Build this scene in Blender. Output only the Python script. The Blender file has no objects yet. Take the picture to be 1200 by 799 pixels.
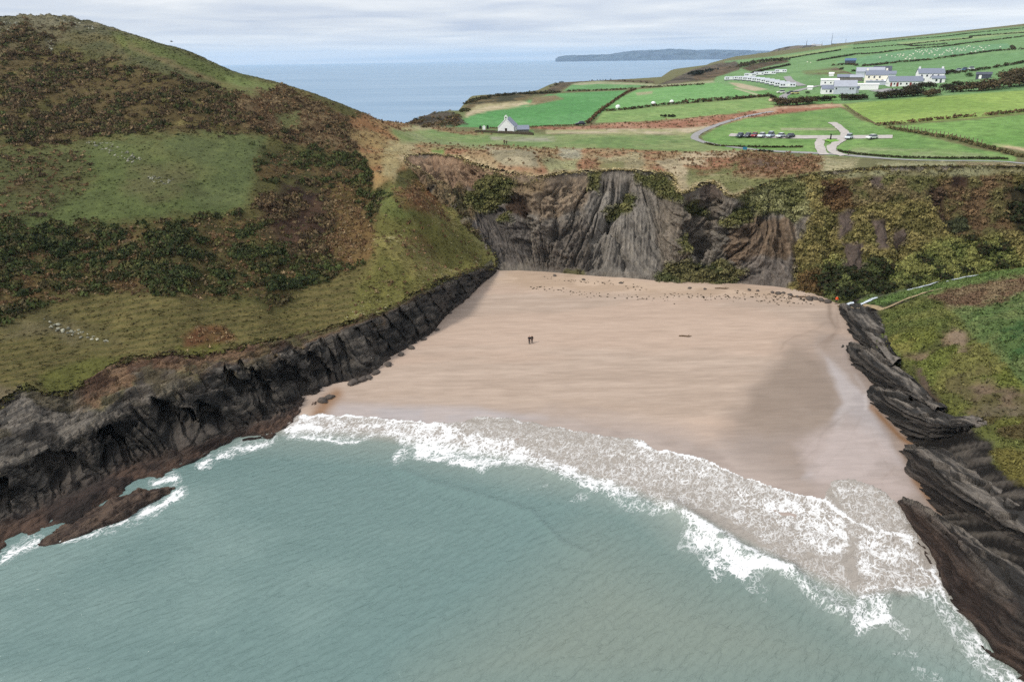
import bpy, math, random
import numpy as np
from mathutils import Vector, Matrix

random.seed(7)
RNG = np.random.default_rng(11)
scene = bpy.context.scene
COL = scene.collection

# ------------------------------------------------------------------ camera
CAM_H = 57.0
FPX = 800.0
PITCH = math.atan((399.5 - 70.0) / FPX)
ROLL = math.radians(0.85)
cF = np.array([0, math.cos(PITCH), -math.sin(PITCH)])
_r0 = np.array([1.0, 0, 0]); _u0 = np.array([0, math.sin(PITCH), math.cos(PITCH)])
cR = math.cos(ROLL) * _r0 - math.sin(ROLL) * _u0
cU = math.sin(ROLL) * _r0 + math.cos(ROLL) * _u0
CAM = np.array([0, 0, CAM_H])
cam_data = bpy.data.cameras.new("camera")
cam = bpy.data.objects.new("camera", cam_data)
COL.objects.link(cam)
cam.matrix_world = Matrix(((cR[0], cU[0], -cF[0], 0), (cR[1], cU[1], -cF[1], 0), (cR[2], cU[2], -cF[2], CAM_H), (0, 0, 0, 1)))
cam_data.lens = 24.0; cam_data.sensor_width = 36.0; cam_data.sensor_fit = 'HORIZONTAL'
cam_data.clip_start = 0.5; cam_data.clip_end = 80000
scene.camera = cam

# ------------------------------------------------------------------ light
SUN_EL, SUN_AZ = math.radians(45), math.radians(-116)      # azimuth from +Y, negative = from the -X side
scene.view_settings.view_transform = 'Standard'
scene.view_settings.look = 'None'
scene.view_settings.exposure = 0.33
scene.view_settings.gamma = 1.0
scene.cycles.use_denoising = False
try:
    scene.cycles.denoiser = 'OPENIMAGEDENOISE'
    scene.cycles.denoising_input_passes = 'RGB_ALBEDO_NORMAL'
    scene.cycles.denoising_prefilter = 'ACCURATE'
except Exception:
    pass
scene.cycles.use_adaptive_sampling = False
scene.cycles.max_bounces = 6
scene.cycles.diffuse_bounces = 3
scene.cycles.glossy_bounces = 3
scene.cycles.volume_bounces = 1
scene.cycles.sample_clamp_indirect = 4.0

def lin(c):
    c = np.asarray(c, float) / 255.0
    return np.where(c <= 0.04045, c / 12.92, ((c + 0.055) / 1.055) ** 2.4)

world = bpy.data.worlds.new("World"); scene.world = world; world.use_nodes = True
wn = world.node_tree; wn.nodes.clear()
def N(nt, typ, **kw):
    n = nt.nodes.new(typ)
    for k, v in kw.items():
        setattr(n, k, v)
    return n
def L(nt, a, ao, b, bi):
    nt.links.new(a.outputs[ao], b.inputs[bi])
wo = N(wn, 'ShaderNodeOutputWorld'); bg = N(wn, 'ShaderNodeBackground'); bg.inputs[1].default_value = 0.1
sky = N(wn, 'ShaderNodeTexSky'); sky.sky_type = 'NISHITA'; sky.sun_disc = False
sky.sun_elevation = SUN_EL; sky.sun_rotation = SUN_AZ
sky.air_density = 1.0; sky.dust_density = 1.2
tc = N(wn, 'ShaderNodeTexCoord')
sep = N(wn, 'ShaderNodeSeparateXYZ'); L(wn, tc, 'Generated', sep, 0)
# cloud sheet: directions projected on a high layer, so bands flatten towards the horizon
zc = N(wn, 'ShaderNodeMath', operation='ADD'); L(wn, sep, 2, zc, 0); zc.inputs[1].default_value = 0.035
zm = N(wn, 'ShaderNodeMath', operation='MAXIMUM'); L(wn, zc, 0, zm, 0); zm.inputs[1].default_value = 0.02
dx = N(wn, 'ShaderNodeMath', operation='DIVIDE'); L(wn, sep, 0, dx, 0); L(wn, zm, 0, dx, 1)
dy = N(wn, 'ShaderNodeMath', operation='DIVIDE'); L(wn, sep, 1, dy, 0); L(wn, zm, 0, dy, 1)
cmb = N(wn, 'ShaderNodeCombineXYZ'); L(wn, dx, 0, cmb, 0); L(wn, dy, 0, cmb, 1)
n1 = N(wn, 'ShaderNodeTexNoise'); n1.inputs['Scale'].default_value = 0.42; n1.inputs['Detail'].default_value = 5; n1.inputs['Roughness'].default_value = 0.55; n1.inputs['Distortion'].default_value = 0.3
L(wn, cmb, 0, n1, 'Vector')
r1 = N(wn, 'ShaderNodeValToRGB'); L(wn, n1, 'Fac', r1, 0)
def ramp(node, pts):
    e = node.color_ramp.elements
    while len(e) > 1: e.remove(e[-1])
    e[0].position = pts[0][0]; e[0].color = (*pts[0][1], 1)
    for p, c in pts[1:]:
        x = e.new(p); x.color = (*c, 1)
def C10(c): return tuple(lin(c))
ramp(r1, [(0.30, C10((190, 198, 216))), (0.44, C10((212, 217, 228))), (0.55, C10((226, 229, 235))), (0.68, C10((247, 247, 248)))])
# paler, bluish strip just above the sea horizon and a bright bank over it
r2 = N(wn, 'ShaderNodeValToRGB'); L(wn, sep, 2, r2, 0)
ramp(r2, [(0.0, (1, 1, 1)), (0.004, (0.85, 0.85, 0.85)), (0.014, (0.25, 0.25, 0.25)), (0.04, (0, 0, 0))])
n2 = N(wn, 'ShaderNodeTexNoise'); n2.inputs['Scale'].default_value = 2.2; n2.inputs['Detail'].default_value = 4
mp2 = N(wn, 'ShaderNodeMapping'); mp2.inputs['Scale'].default_value = (1.2, 1.2, 42); L(wn, tc, 'Generated', mp2, 0); L(wn, mp2, 0, n2, 'Vector')
rb = N(wn, 'ShaderNodeValToRGB'); L(wn, n2, 'Fac', rb, 0)
ramp(rb, [(0.40, C10((180, 202, 228))), (0.60, C10((228, 234, 243)))])
mxa = N(wn, 'ShaderNodeMix', data_type='RGBA'); L(wn, r2, 0, mxa, 0); L(wn, r1, 0, mxa, 6); L(wn, rb, 0, mxa, 7)
# bright bank low over the sea
r3 = N(wn, 'ShaderNodeValToRGB'); L(wn, sep, 2, r3, 0)
ramp(r3, [(0.0, (0, 0, 0)), (0.006, (0, 0, 0)), (0.013, (.62, .62, .62)), (0.026, (.5, .5, .5)), (0.05, (0, 0, 0))])
nb = N(wn, 'ShaderNodeMath', operation='MULTIPLY'); L(wn, r3, 0, nb, 0); n3 = N(wn, 'ShaderNodeMapRange'); L(wn, n2, 'Fac', n3, 0); n3.inputs[1].default_value = .35; n3.inputs[2].default_value = .6; L(wn, n3, 0, nb, 1)
mxw = N(wn, 'ShaderNodeMix', data_type='RGBA'); L(wn, nb, 0, mxw, 0); L(wn, mxa, 2, mxw, 6); mxw.inputs[7].default_value = (*C10((246, 248, 250)), 1); mxa = mxw
# overcast skies are brighter overhead than low down (CIE overcast: 1 + 2 sin(el))
ov = N(wn, 'ShaderNodeMath', operation='MULTIPLY_ADD'); L(wn, sep, 2, ov, 0); ov.inputs[1].default_value = 0.8; ov.inputs[2].default_value = 0.87
oe = N(wn, 'ShaderNodeMath', operation='MULTIPLY_ADD'); L(wn, sep, 0, oe, 0); oe.inputs[1].default_value = .10; L(wn, ov, 0, oe, 2)
ovm = N(wn, 'ShaderNodeMath', operation='MAXIMUM'); L(wn, oe, 0, ovm, 0); ovm.inputs[1].default_value = 0.3
SKY_GAIN = 9.6
ovs = N(wn, 'ShaderNodeMath', operation='MULTIPLY'); L(wn, ovm, 0, ovs, 0); ovs.inputs[1].default_value = SKY_GAIN
mul = N(wn, 'ShaderNodeVectorMath', operation='SCALE'); hi = N(wn, 'ShaderNodeMapRange'); L(wn, sep, 2, hi, 0); hi.inputs[1].default_value = .12; hi.inputs[2].default_value = .5; hi.inputs[4].default_value = .85
mxn = N(wn, 'ShaderNodeMix', data_type='RGBA'); L(wn, hi, 0, mxn, 0); L(wn, mxa, 2, mxn, 6); mxn.inputs[7].default_value = (.68, .68, .67, 1)
L(wn, mxn, 2, mul, 0); L(wn, ovs, 0, mul, 'Scale')
mxb = N(wn, 'ShaderNodeMix', data_type='RGBA'); mxb.inputs[0].default_value = 0.9; L(wn, sky, 0, mxb, 6); L(wn, mul, 0, mxb, 7)
L(wn, mxb, 2, bg, 0); L(wn, bg, 0, wo, 0)

sun_d = bpy.data.lights.new("sun", 'SUN'); sun_d.energy = 2.5; sun_d.angle = math.radians(10); sun_d.color = (1.0, 0.92, 0.80)
sun = bpy.data.objects.new("sun", sun_d); COL.objects.link(sun)
_sd = Vector((math.sin(SUN_AZ) * math.cos(SUN_EL), math.cos(SUN_AZ) * math.cos(SUN_EL), math.sin(SUN_EL)))
sun.rotation_euler = (-_sd).to_track_quat('-Z', 'Y').to_euler()
sun.location = (0, 0, 300)

# ------------------------------------------------------------------ survey helpers (photo bearings -> world)
def ray(px, py):
    px = np.asarray(px, float); py = np.asarray(py, float)
    x = (px - 600.0) / FPX; y = -(py - 399.5) / FPX
    return cF + x[..., None] * cR + y[..., None] * cU
def pz(px, py, z):
    d = ray(px, py); t = (np.asarray(z, float) - CAM_H) / d[..., 2]
    return CAM + d * t[..., None]
def pt(px, py, t):
    return CAM + ray(px, py) * np.asarray(t, float)[..., None]
def tz(px, py, z):
    return float((z - CAM_H) / ray(px, py)[2])
def proj(P):
    d = P - CAM
    zc_ = np.maximum(d @ cF, 1e-3)
    return 600 + FPX * (d @ cR) / zc_, 399.5 - FPX * (d @ cU) / zc_

# ------------------------------------------------------------------ noise
def _hash(ix, iy, iz, seed):
    h = (ix.astype(np.int64) * 374761393 + iy.astype(np.int64) * 668265263 + iz.astype(np.int64) * 2147483647 + seed * 974634777) & 0xFFFFFFFF
    h = ((h ^ (h >> 13)) * 1274126177) & 0xFFFFFFFF
    h = (h ^ (h >> 16)) & 0xFFFFFFFF
    return h.astype(np.float32) / np.float32(2147483648.0) - 1.0
def vn(x, y, z=0.0, seed=0):
    x = np.asarray(x, np.float32); y = np.asarray(y, np.float32); z = np.asarray(z, np.float32) + np.zeros_like(x)
    fx, fy, fz = np.floor(x), np.floor(y), np.floor(z)
    u, v, w = x - fx, y - fy, z - fz
    u = u * u * (3 - 2 * u); v = v * v * (3 - 2 * v); w = w * w * (3 - 2 * w)
    ix, iy, iz = fx.astype(np.int64), fy.astype(np.int64), fz.astype(np.int64)
    flat = not np.any(fz) and not np.any(w)
    def lay(k):
        a = _hash(ix, iy, iz + k, seed); b = _hash(ix + 1, iy, iz + k, seed)
        c = _hash(ix, iy + 1, iz + k, seed); d = _hash(ix + 1, iy + 1, iz + k, seed)
        return (a + (b - a) * u) * (1 - v) + (c + (d - c) * u) * v
    if flat: return lay(0)
    l0, l1 = lay(0), lay(1)
    return l0 + (l1 - l0) * w
def fbm(x, y, z=0.0, o=4, seed=0, g=0.5):
    s = 0; a = 1.0; f = 1.0; tot = 0
    for k in range(o):
        s = s + a * vn(np.asarray(x) * f, np.asarray(y) * f, np.asarray(z) * f, seed + k * 17); tot += a; a *= g; f *= 2.03
    return s / tot * 1.5
def sstep(a, b, x):
    t = np.clip((x - a) / (b - a), 0, 1); return t * t * (3 - 2 * t)

def worley(x, y, seed=0):
    """cell noise: random value of the nearest cell, distance to the cell border"""
    x = np.asarray(x, np.float32); y = np.asarray(y, np.float32); fx, fy = np.floor(x), np.floor(y)
    d1 = np.full(x.shape, 9., np.float32); d2 = d1.copy(); val = np.zeros(x.shape, np.float32)
    for i in (-1, 0, 1):
        for j in (-1, 0, 1):
            cx, cy = (fx + i).astype(np.int64), (fy + j).astype(np.int64); z0 = cx * 0
            qx = cx + .5 + .45 * _hash(cx, cy, z0, seed); qy = cy + .5 + .45 * _hash(cx, cy, z0 + 1, seed)
            d = np.hypot(x - qx, y - qy); v = _hash(cx, cy, z0 + 2, seed)
            nw = d < d1; d2 = np.where(nw, d1, np.minimum(d2, d)); val = np.where(nw, v, val); d1 = np.where(nw, d, d1)
    return val, d2 - d1
def sdpoly(px, py, poly):
    """signed distance, positive inside"""
    P = np.asarray(poly, np.float32); n = len(P)
    px = np.asarray(px, np.float32); py = np.asarray(py, np.float32)
    d2 = np.full(px.shape, 1e12, np.float32); ins = np.zeros(px.shape, bool)
    for i in range(n):
        ax, ay = P[i]; bx, by = P[(i + 1) % n]
        ex, ey = bx - ax, by - ay
        wx, wy = px - ax, py - ay
        tt = np.clip((wx * ex + wy * ey) / (ex * ex + ey * ey + 1e-9), 0, 1)
        d2 = np.minimum(d2, (wx - ex * tt) ** 2 + (wy - ey * tt) ** 2)
        c = (ay > py) != (by > py)
        if ey != 0:
            ins ^= c & (px < ax + (py - ay) * ex / ey)
    d = np.sqrt(d2)
    return np.where(ins, d, -d)
def dline(px, py, pts):
    P = np.asarray(pts, np.float32); d2 = np.full(np.shape(px), 1e12, np.float32)
    for i in range(len(P) - 1):
        ax, ay = P[i]; bx, by = P[i + 1]; ex, ey = bx - ax, by - ay
        wx, wy = px - ax, py - ay
        tt = np.clip((wx * ex + wy * ey) / (ex * ex + ey * ey + 1e-9), 0, 1)
        d2 = np.minimum(d2, (wx - ex * tt) ** 2 + (wy - ey * tt) ** 2)
    return np.sqrt(d2)
def catmull(P, n):
    """resample a polyline of points (k,d) to n points, Catmull-Rom, even in chord length"""
    P = np.asarray(P, float); k = len(P)
    s = np.concatenate([[0], np.cumsum(np.maximum(np.linalg.norm(np.diff(P, axis=0), axis=1), 1e-6))])
    q = np.linspace(0, s[-1], n)
    m = np.gradient(P, s, axis=0) if k > 2 else np.repeat((P[1:] - P[:1]) / s[-1], 2, 0)
    i = np.clip(np.searchsorted(s, q, 'right') - 1, 0, k - 2)
    h = (s[i + 1] - s[i])[:, None]; t = ((q - s[i]) / (s[i + 1] - s[i]))[:, None]
    return ((2 * t**3 - 3 * t**2 + 1) * P[i] + (t**3 - 2 * t**2 + t) * h * m[i] + (-2 * t**3 + 3 * t**2) * P[i + 1] + (t**3 - t**2) * h * m[i + 1])

# ------------------------------------------------------------------ mesh helpers
def tag(o, label=None, cat=None, group=None, kind=None):
    if label: o['label'] = label
    if cat: o['category'] = cat
    if group: o['group'] = group
    if kind: o['kind'] = kind
    return o
def np_mesh(name, V, F, mat=None, col=None, smooth=False, extra=None, parent=None):
    """V (n,3), F (m,3|4) -> one linked object"""
    V = np.ascontiguousarray(V, np.float32); F = np.ascontiguousarray(F, np.int32)
    me = bpy.data.meshes.new(name)
    m, k = F.shape
    me.vertices.add(len(V)); me.vertices.foreach_set('co', V.ravel())
    me.loops.add(m * k); me.loops.foreach_set('vertex_index', F.ravel())
    me.polygons.add(m); me.polygons.foreach_set('loop_start', np.arange(0, m * k, k, dtype=np.int32))
    try: me.polygons.foreach_set('loop_total', np.full(m, k, np.int32))
    except Exception: pass
    if smooth: me.polygons.foreach_set('use_smooth', np.ones(m, bool))
    if col is not None:
        a = me.color_attributes.new('Col', 'FLOAT_COLOR', 'POINT')
        c4 = np.ones((len(V), 4), np.float32); c4[:, :3] = col
        a.data.foreach_set('color', c4.ravel())
    for nm, arr in (extra or {}).items():
        a = me.attributes.new(nm, 'FLOAT', 'POINT'); a.data.foreach_set('value', np.ascontiguousarray(arr, np.float32).ravel())
    me.update(calc_edges=True); me.validate()
    if mat: me.materials.append(mat)
    o = bpy.data.objects.new(name, me); COL.objects.link(o)
    if parent: o.parent = parent
    return o
def grid_faces(nu, nv):
    i = np.arange(nu * nv).reshape(nu, nv)
    return np.stack([i[:-1, :-1], i[1:, :-1], i[1:, 1:], i[:-1, 1:]], -1).reshape(-1, 4)
def grid_normals(G):
    du = np.gradient(G, axis=0); dv = np.gradient(G, axis=1)
    n = np.cross(du, dv); return n / (np.linalg.norm(n, axis=-1, keepdims=True) + 1e-9)

class MB:
    """collects boxes, prisms and tubes into one mesh"""
    def __init__(s): s.v = []; s.f = []
    def add(s, vs, fs):
        b = len(s.v); s.v += [tuple(v) for v in vs]; s.f += [tuple(b + i for i in f) for f in fs]; return s
    def box(s, x0, x1, y0, y1, z0, z1):
        return s.add([(x0,y0,z0),(x1,y0,z0),(x1,y1,z0),(x0,y1,z0),(x0,y0,z1),(x1,y0,z1),(x1,y1,z1),(x0,y1,z1)],
                     [(0,3,2,1),(4,5,6,7),(0,1,5,4),(1,2,6,5),(2,3,7,6),(3,0,4,7)])
    def loft(s, rings, cap=True):
        n = len(rings[0]); b = len(s.v)
        for r in rings: s.v += [tuple(p) for p in r]
        for k in range(len(rings) - 1):
            for i in range(n):
                j = (i + 1) % n
                s.f.append((b + k*n + i, b + k*n + j, b + (k+1)*n + j, b + (k+1)*n + i))
        if cap:
            s.f.append(tuple(b + i for i in range(n))[::-1]); s.f.append(tuple(b + (len(rings)-1)*n + i for i in range(n)))
        return s
    def tube(s, p0, p1, r0, r1=None, n=6):
        r1 = r0 if r1 is None else r1
        p0 = Vector(p0); p1 = Vector(p1); d = (p1 - p0).normalized()
        a = d.orthogonal().normalized(); b = d.cross(a)
        return s.loft([[p + (a*math.cos(t) + b*math.sin(t))*r for t in [2*math.pi*i/n for i in range(n)]] for p, r in ((p0,r0),(p1,r1))])
    def build(s, name, mat, parent=None, smooth=False, loc=None):
        me = bpy.data.meshes.new(name); me.from_pydata(s.v, [], s.f); me.update()
        if mat: me.materials.append(mat)
        if smooth:
            for p in me.polygons: p.use_smooth = True
        o = bpy.data.objects.new(name, me); COL.objects.link(o)
        if parent: o.parent = parent
        if loc is not None: o.location = loc
        return o
def empty(name, loc, rz=0, label=None, cat=None, group=None, scale=None):
    o = bpy.data.objects.new(name, None); COL.objects.link(o)
    o.location = loc; o.rotation_euler = (0, 0, rz); o.empty_display_size = 0.3
    if scale: o.scale = (scale,) * 3
    return tag(o, label, cat, group)
def copy_tree(o, parent=None):
    c = o.copy(); COL.objects.link(c)
    if parent: c.parent = parent
    for ch in list(o.children): copy_tree(ch, c)
    return c

# ------------------------------------------------------------------ materials
MATS = {}
def plain(name, rgb, rough=0.7, spec=0.3, metal=0.0, var=0.12, scale=3.0, bump=0.0):
    if name in MATS: return MATS[name]
    m = bpy.data.materials.new(name); m.use_nodes = True; nt = m.node_tree
    p = nt.nodes['Principled BSDF']
    c = tuple(lin(rgb))
    tcn = N(nt, 'ShaderNodeTexCoord'); nz = N(nt, 'ShaderNodeTexNoise'); nz.inputs['Scale'].default_value = scale; nz.inputs['Detail'].default_value = 4
    L(nt, tcn, 'Object', nz, 'Vector')
    rp = N(nt, 'ShaderNodeValToRGB'); L(nt, nz, 'Fac', rp, 0)
    ramp(rp, [(0.3, tuple(x * (1 - var) for x in c)), (0.7, tuple(min(1, x * (1 + var)) for x in c))])
    L(nt, rp, 0, p, 'Base Color')
    p.inputs['Roughness'].default_value = rough; p.inputs['Specular IOR Level'].default_value = spec; p.inputs['Metallic'].default_value = metal
    if bump:
        b = N(nt, 'ShaderNodeBump'); b.inputs['Strength'].default_value = bump; b.inputs['Distance'].default_value = 0.1
        L(nt, nz, 'Fac', b, 'Height'); L(nt, b, 0, p, 'Normal')
    MATS[name] = m; return m

def ground_mat(name, var=0.45, s1=0.55, s2=2.6, bump=0.6, bdist=0.25, rough=0.92, spec=0.12, stretch=None, crack=0.0):
    """vertex colour zones broken up by two scales of noise, with relief"""
    m = bpy.data.materials.new(name); m.use_nodes = True; nt = m.node_tree
    p = nt.nodes['Principled BSDF']; p.inputs['Roughness'].default_value = rough; p.inputs['Specular IOR Level'].default_value = spec
    at = N(nt, 'ShaderNodeVertexColor'); at.layer_name = 'Col'
    tcn = N(nt, 'ShaderNodeTexCoord'); mp = N(nt, 'ShaderNodeMapping'); L(nt, tcn, 'Object', mp, 0)
    if stretch:      # turn into the bedding first, then draw out along it
        mp.inputs['Rotation'].default_value = stretch[0]
        mq = N(nt, 'ShaderNodeMapping'); mq.inputs['Scale'].default_value = stretch[1]; L(nt, mp, 0, mq, 0); mp = mq
    a = N(nt, 'ShaderNodeTexNoise'); a.inputs['Scale'].default_value = s1; a.inputs['Detail'].default_value = 6; a.inputs['Roughness'].default_value = 0.65
    b = N(nt, 'ShaderNodeTexNoise'); b.inputs['Scale'].default_value = s2; b.inputs['Detail'].default_value = 4; b.inputs['Roughness'].default_value = 0.7
    L(nt, mp, 0, a, 'Vector'); L(nt, mp, 0, b, 'Vector')
    r = N(nt, 'ShaderNodeValToRGB'); L(nt, a, 'Fac', r, 0)
    lo, hi = 1 - var, 1 + var
    ramp(r, [(0.28, (lo, lo * 0.97, lo * 0.95)), (0.5, (1, 1, 1)), (0.72, (hi, hi * 0.98, hi * 0.92))])
    r2_ = N(nt, 'ShaderNodeValToRGB'); L(nt, b, 'Fac', r2_, 0)
    lo2, hi2 = 1 - var * 0.7, 1 + var * 0.7
    ramp(r2_, [(0.3, (lo2,) * 3), (0.7, (hi2,) * 3)])
    m1 = N(nt, 'ShaderNodeMix', data_type='RGBA', blend_type='MULTIPLY'); m1.inputs[0].default_value = 1; L(nt, at, 0, m1, 6); L(nt, r, 0, m1, 7)
    m2 = N(nt, 'ShaderNodeMix', data_type='RGBA', blend_type='MULTIPLY'); m2.inputs[0].default_value = 1; L(nt, m1, 2, m2, 6); L(nt, r2_, 0, m2, 7)
    L(nt, m2, 2, p, 'Base Color')
    add = N(nt, 'ShaderNodeMath', operation='ADD'); L(nt, a, 'Fac', add, 0); L(nt, b, 'Fac', add, 1)
    hsrc = add
    if crack:
        w = N(nt, 'ShaderNodeTexVoronoi'); w.feature = 'DISTANCE_TO_EDGE'; w.inputs['Scale'].default_value = crack
        wd = N(nt, 'ShaderNodeVectorMath', operation='MULTIPLY_ADD'); L(nt, a, 'Color', wd, 0); wd.inputs[1].default_value = (1.4, 1.4, 1.4); L(nt, mp, 0, wd, 2)
        L(nt, wd, 0, w, 'Vector')
        cl = N(nt, 'ShaderNodeMath', operation='MINIMUM'); L(nt, w, 0, cl, 0); cl.inputs[1].default_value = 0.12
        k = N(nt, 'ShaderNodeMath', operation='MULTIPLY_ADD'); L(nt, cl, 0, k, 0); k.inputs[1].default_value = 5.0; L(nt, add, 0, k, 2); hsrc = k
    bp = N(nt, 'ShaderNodeBump'); bp.inputs['Strength'].default_value = bump; bp.inputs['Distance'].default_value = bdist
    L(nt, hsrc, 0, bp, 'Height'); L(nt, bp, 0, p, 'Normal')
    return m
def leaf_mat(name, var=0.25):
    m = bpy.data.materials.new(name); m.use_nodes = True; nt = m.node_tree
    p = nt.nodes['Principled BSDF']; p.inputs['Roughness'].default_value = 0.8; p.inputs['Specular IOR Level'].default_value = 0.15
    at = N(nt, 'ShaderNodeVertexColor'); at.layer_name = 'Col'
    tcn = N(nt, 'ShaderNodeTexCoord'); a = N(nt, 'ShaderNodeTexNoise'); a.inputs['Scale'].default_value = 1.7; a.inputs['Detail'].default_value = 3
    L(nt, tcn, 'Object', a, 'Vector')
    r = N(nt, 'ShaderNodeValToRGB'); L(nt, a, 'Fac', r, 0); ramp(r, [(0.3, (1 - var,) * 3), (0.7, (1 + var,) * 3)])
    oi = N(nt, 'ShaderNodeObjectInfo')
    mr = N(nt, 'ShaderNodeMapRange'); L(nt, oi, 'Random', mr, 0); mr.inputs[3].default_value = 0.8; mr.inputs[4].default_value = 1.2
    m1 = N(nt, 'ShaderNodeMix', data_type='RGBA', blend_type='MULTIPLY'); m1.inputs[0].default_value = 1; L(nt, at, 0, m1, 6); L(nt, r, 0, m1, 7)
    sc = N(nt, 'ShaderNodeVectorMath', operation='SCALE'); L(nt, m1, 2, sc, 0); L(nt, mr, 0, sc, 'Scale')
    L(nt, sc, 0, p, 'Base Color')
    return m
ALB = 0.70      # photo colour -> base colour, for the exposure and light above
def alb(c):
    l = lin(c) * ALB; y = l @ np.array([.2126, .7152, .0722])
    return (y[..., None] + (l - y[..., None]) * .84).astype(np.float32) if l.ndim > 1 else (y + (l - y) * .84).astype(np.float32)
# ================================================================== TERRAIN
# --- rim of the bay: columns (foot of cliff -> turf lip)
LEFTC = [  # shore px, foot px, crest px, lip px, crest step (m), lip step (m)
    ((-330, 790), (-330, 745), (-320, 690), (-300, 600), 3.5, 6.5),
    ((-130, 708), (-130, 668), (-130, 610), (-130, 525), 3.5, 7.0),
    ((0, 648), (0, 610), (0, 552), (0, 472), 3.6, 7.5),
    ((30, 638), (36, 592), (38, 536), (30, 456), 3.6, 7.5),
    ((72, 624), (69, 574), (72, 520), (70, 464), 3.6, 6.5),
    ((115, 600), (115, 556), (112, 499), (101, 449), 3.6, 6.0),
    ((155, 576), (161, 537), (152, 478), (140, 425), 3.6, 6.0),
    ((207, 556), (207, 527), (205, 455), (200, 414), 4.0, 4.6),
    ((268, 524), (268, 504), (263, 434), (240, 416), 4.0, 4.0),
    ((322, 513), (322, 484), (313, 424), (299, 402), 4.0, 3.4),
    ((366, 478), (367, 461), (358, 405), (346, 395), 4.0, 2.8),
    ((398, 452), (397, 447), (396, 390), (392, 383), 4.0, 2.0),
    ((426, 447), (424, 444), (424, 380), (422, 374), 4.2, 1.6),
    ((452, 427), (450, 425), (451, 369), (449, 364), 3.8, 1.2),
    ((479, 410), (477, 408), (478, 356), (476, 352), 3.4, 1.0),
    ((505, 394), (503, 393), (506, 341), (504, 337), 3.2, 1.0),
    ((525, 370), (523, 369), (529, 330), (527, 326), 2.6, 1.0),
    ((549, 350), (547, 349), (548, 321), (546, 318), 2.2, 0.8),
    ((565, 335), (563, 334), (564, 316), (562, 313), 1.6, 0.8),
    ((584, 320), (582, 319), (581, 314), (580, 311), 0.9, 0.7),
]
def zbeach_foot(px, py):   # sand height along the back and sides of the beach
    return float(np.interp(py, [318, 350, 400, 450, 470, 520], [3.2, 2.9, 1.9, 1.0, 0.4, 0.0]))
LS, LFt, LC, LL = [], [], [], []
for s, f, c, l, dc, dl in LEFTC:
    zs = -0.15 if s[1] > 470 else zbeach_foot(*s) - 1.0
    zf = 1.5 if f[1] > 470 else zbeach_foot(*f) + 0.1
    LS.append(pz(*s, zs)); LFt.append(pz(*f, zf)); tf = tz(*f, zf)
    LC.append(pt(*c, tf + dc)); LL.append(pt(*l, tf + dc + dl))
BACKC = [  # foot px, lip px, lip z
    ((587, 318), (545, 262), 14.0), ((590, 318), (522, 228), 20.0), ((594, 318), (500, 205), 25.0), ((599, 318), (474, 188.5), 29.2),
    ((607, 318), (500, 180.5), 29.6), ((616, 318.5), (533, 183.5), 29.2), ((628, 319), (557, 193), 28.2), ((645, 320), (600, 203), 27.2),
    ((668, 322), (640, 208), 26.6), ((690, 324), (667, 202.5), 27.0), ((714, 326), (704, 200), 27.2), ((741, 328), (743, 200), 27.2),
    ((765, 331), (777, 203), 26.6), ((790, 333), (803, 226), 24.6), ((815, 333.5), (833, 214), 26.0), ((840, 334.5), (858, 230), 24.4), ((870, 336), (882, 222), 25.4),
    ((915, 340), (905, 213), 26.6), ((945, 345), (935, 208), 27.4), ((965, 349), (965, 203), 28.2), ((985, 352), (1000, 199), 29.0),
    ((1010, 347), (1030, 197), 29.6), ((1040, 343), (1060, 196), 30.0), ((1080, 336), (1100, 195.5), 30.2), ((1120, 328), (1140, 195), 30.2),
    ((1160, 320), (1180, 195.5), 30.4), ((1210, 311), (1230, 198), 30.8), ((1300, 295), (1320, 202), 31.4), ((1450, 270), (1480, 205), 33.0)]
def zback_foot(px): return float(np.interp(px, [580, 960, 1010, 1080, 1160, 1210, 1300, 1450], [3.2, 3.0, 4.2, 5.8, 8.4, 9.8, 12.8, 17.5]))
BF = [pz(*f, zback_foot(f[0])) for f, l, z in BACKC]
BL = [pz(*l, z) for f, l, z in BACKC]

# --- control points for the land behind the rim, thin-plate interpolated in (bearing, log range)
CP = []
def cz(px, py, z): CP.append(pz(px, py, z))
def ct(px, py, t): CP.append(pt(px, py, t))
CP += LL[1:] + BL
ridge = [(-200, 40), (-100, 27), (0, 21.5), (25, 20.5), (52, 23), (62, 20), (75, 20), (85, 24), (110, 27), (130, 31), (150, 40), (180, 50), (205, 57), (230, 66), (250, 74), (280, 85), (300, 94), (330, 99), (350, 104), (370, 112), (400, 126), (420, 132), (440, 136)]
rx = np.array([r[0] for r in ridge]); ry = np.array([r[1] for r in ridge])
lipx = np.array([l[3][0] for l in LEFTC]); lipy = np.array([l[3][1] for l in LEFTC])
lipP = np.array(LL)
for px in (-200, -100, 0, 40, 75, 110, 150, 200, 250, 300, 340, 370, 400, 430):
    l0 = np.array([np.interp(px, lipx, lipP[:, k]) for k in range(3)])
    t0 = float((l0 - CAM) @ cF); z0 = l0[2]
    m = float(np.interp(px, [0, 330, 370, 400, 430], [0.46, 0.45, 0.41, 0.37, 0.30])); yr = float(np.interp(px, rx, ry)); yl = float(np.interp(px, lipx, lipy))
    ts = None
    for fr in (0.18, 0.36, 0.54, 0.7, 0.84, 0.93, 1.0):
        py = yl + (yr - yl) * fr
        dz = ray(px, py)[2]
        t = (z0 - m * t0 - CAM_H) / (dz - m)
        CP.append(pt(px, py, t)); ts = t
    for k, dyy in ((1.10, 5), (1.3, 40), (1.6, 110)):
        if px < 400 or k < 1.2: CP.append(pt(px, yr + dyy, ts * k))
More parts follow.
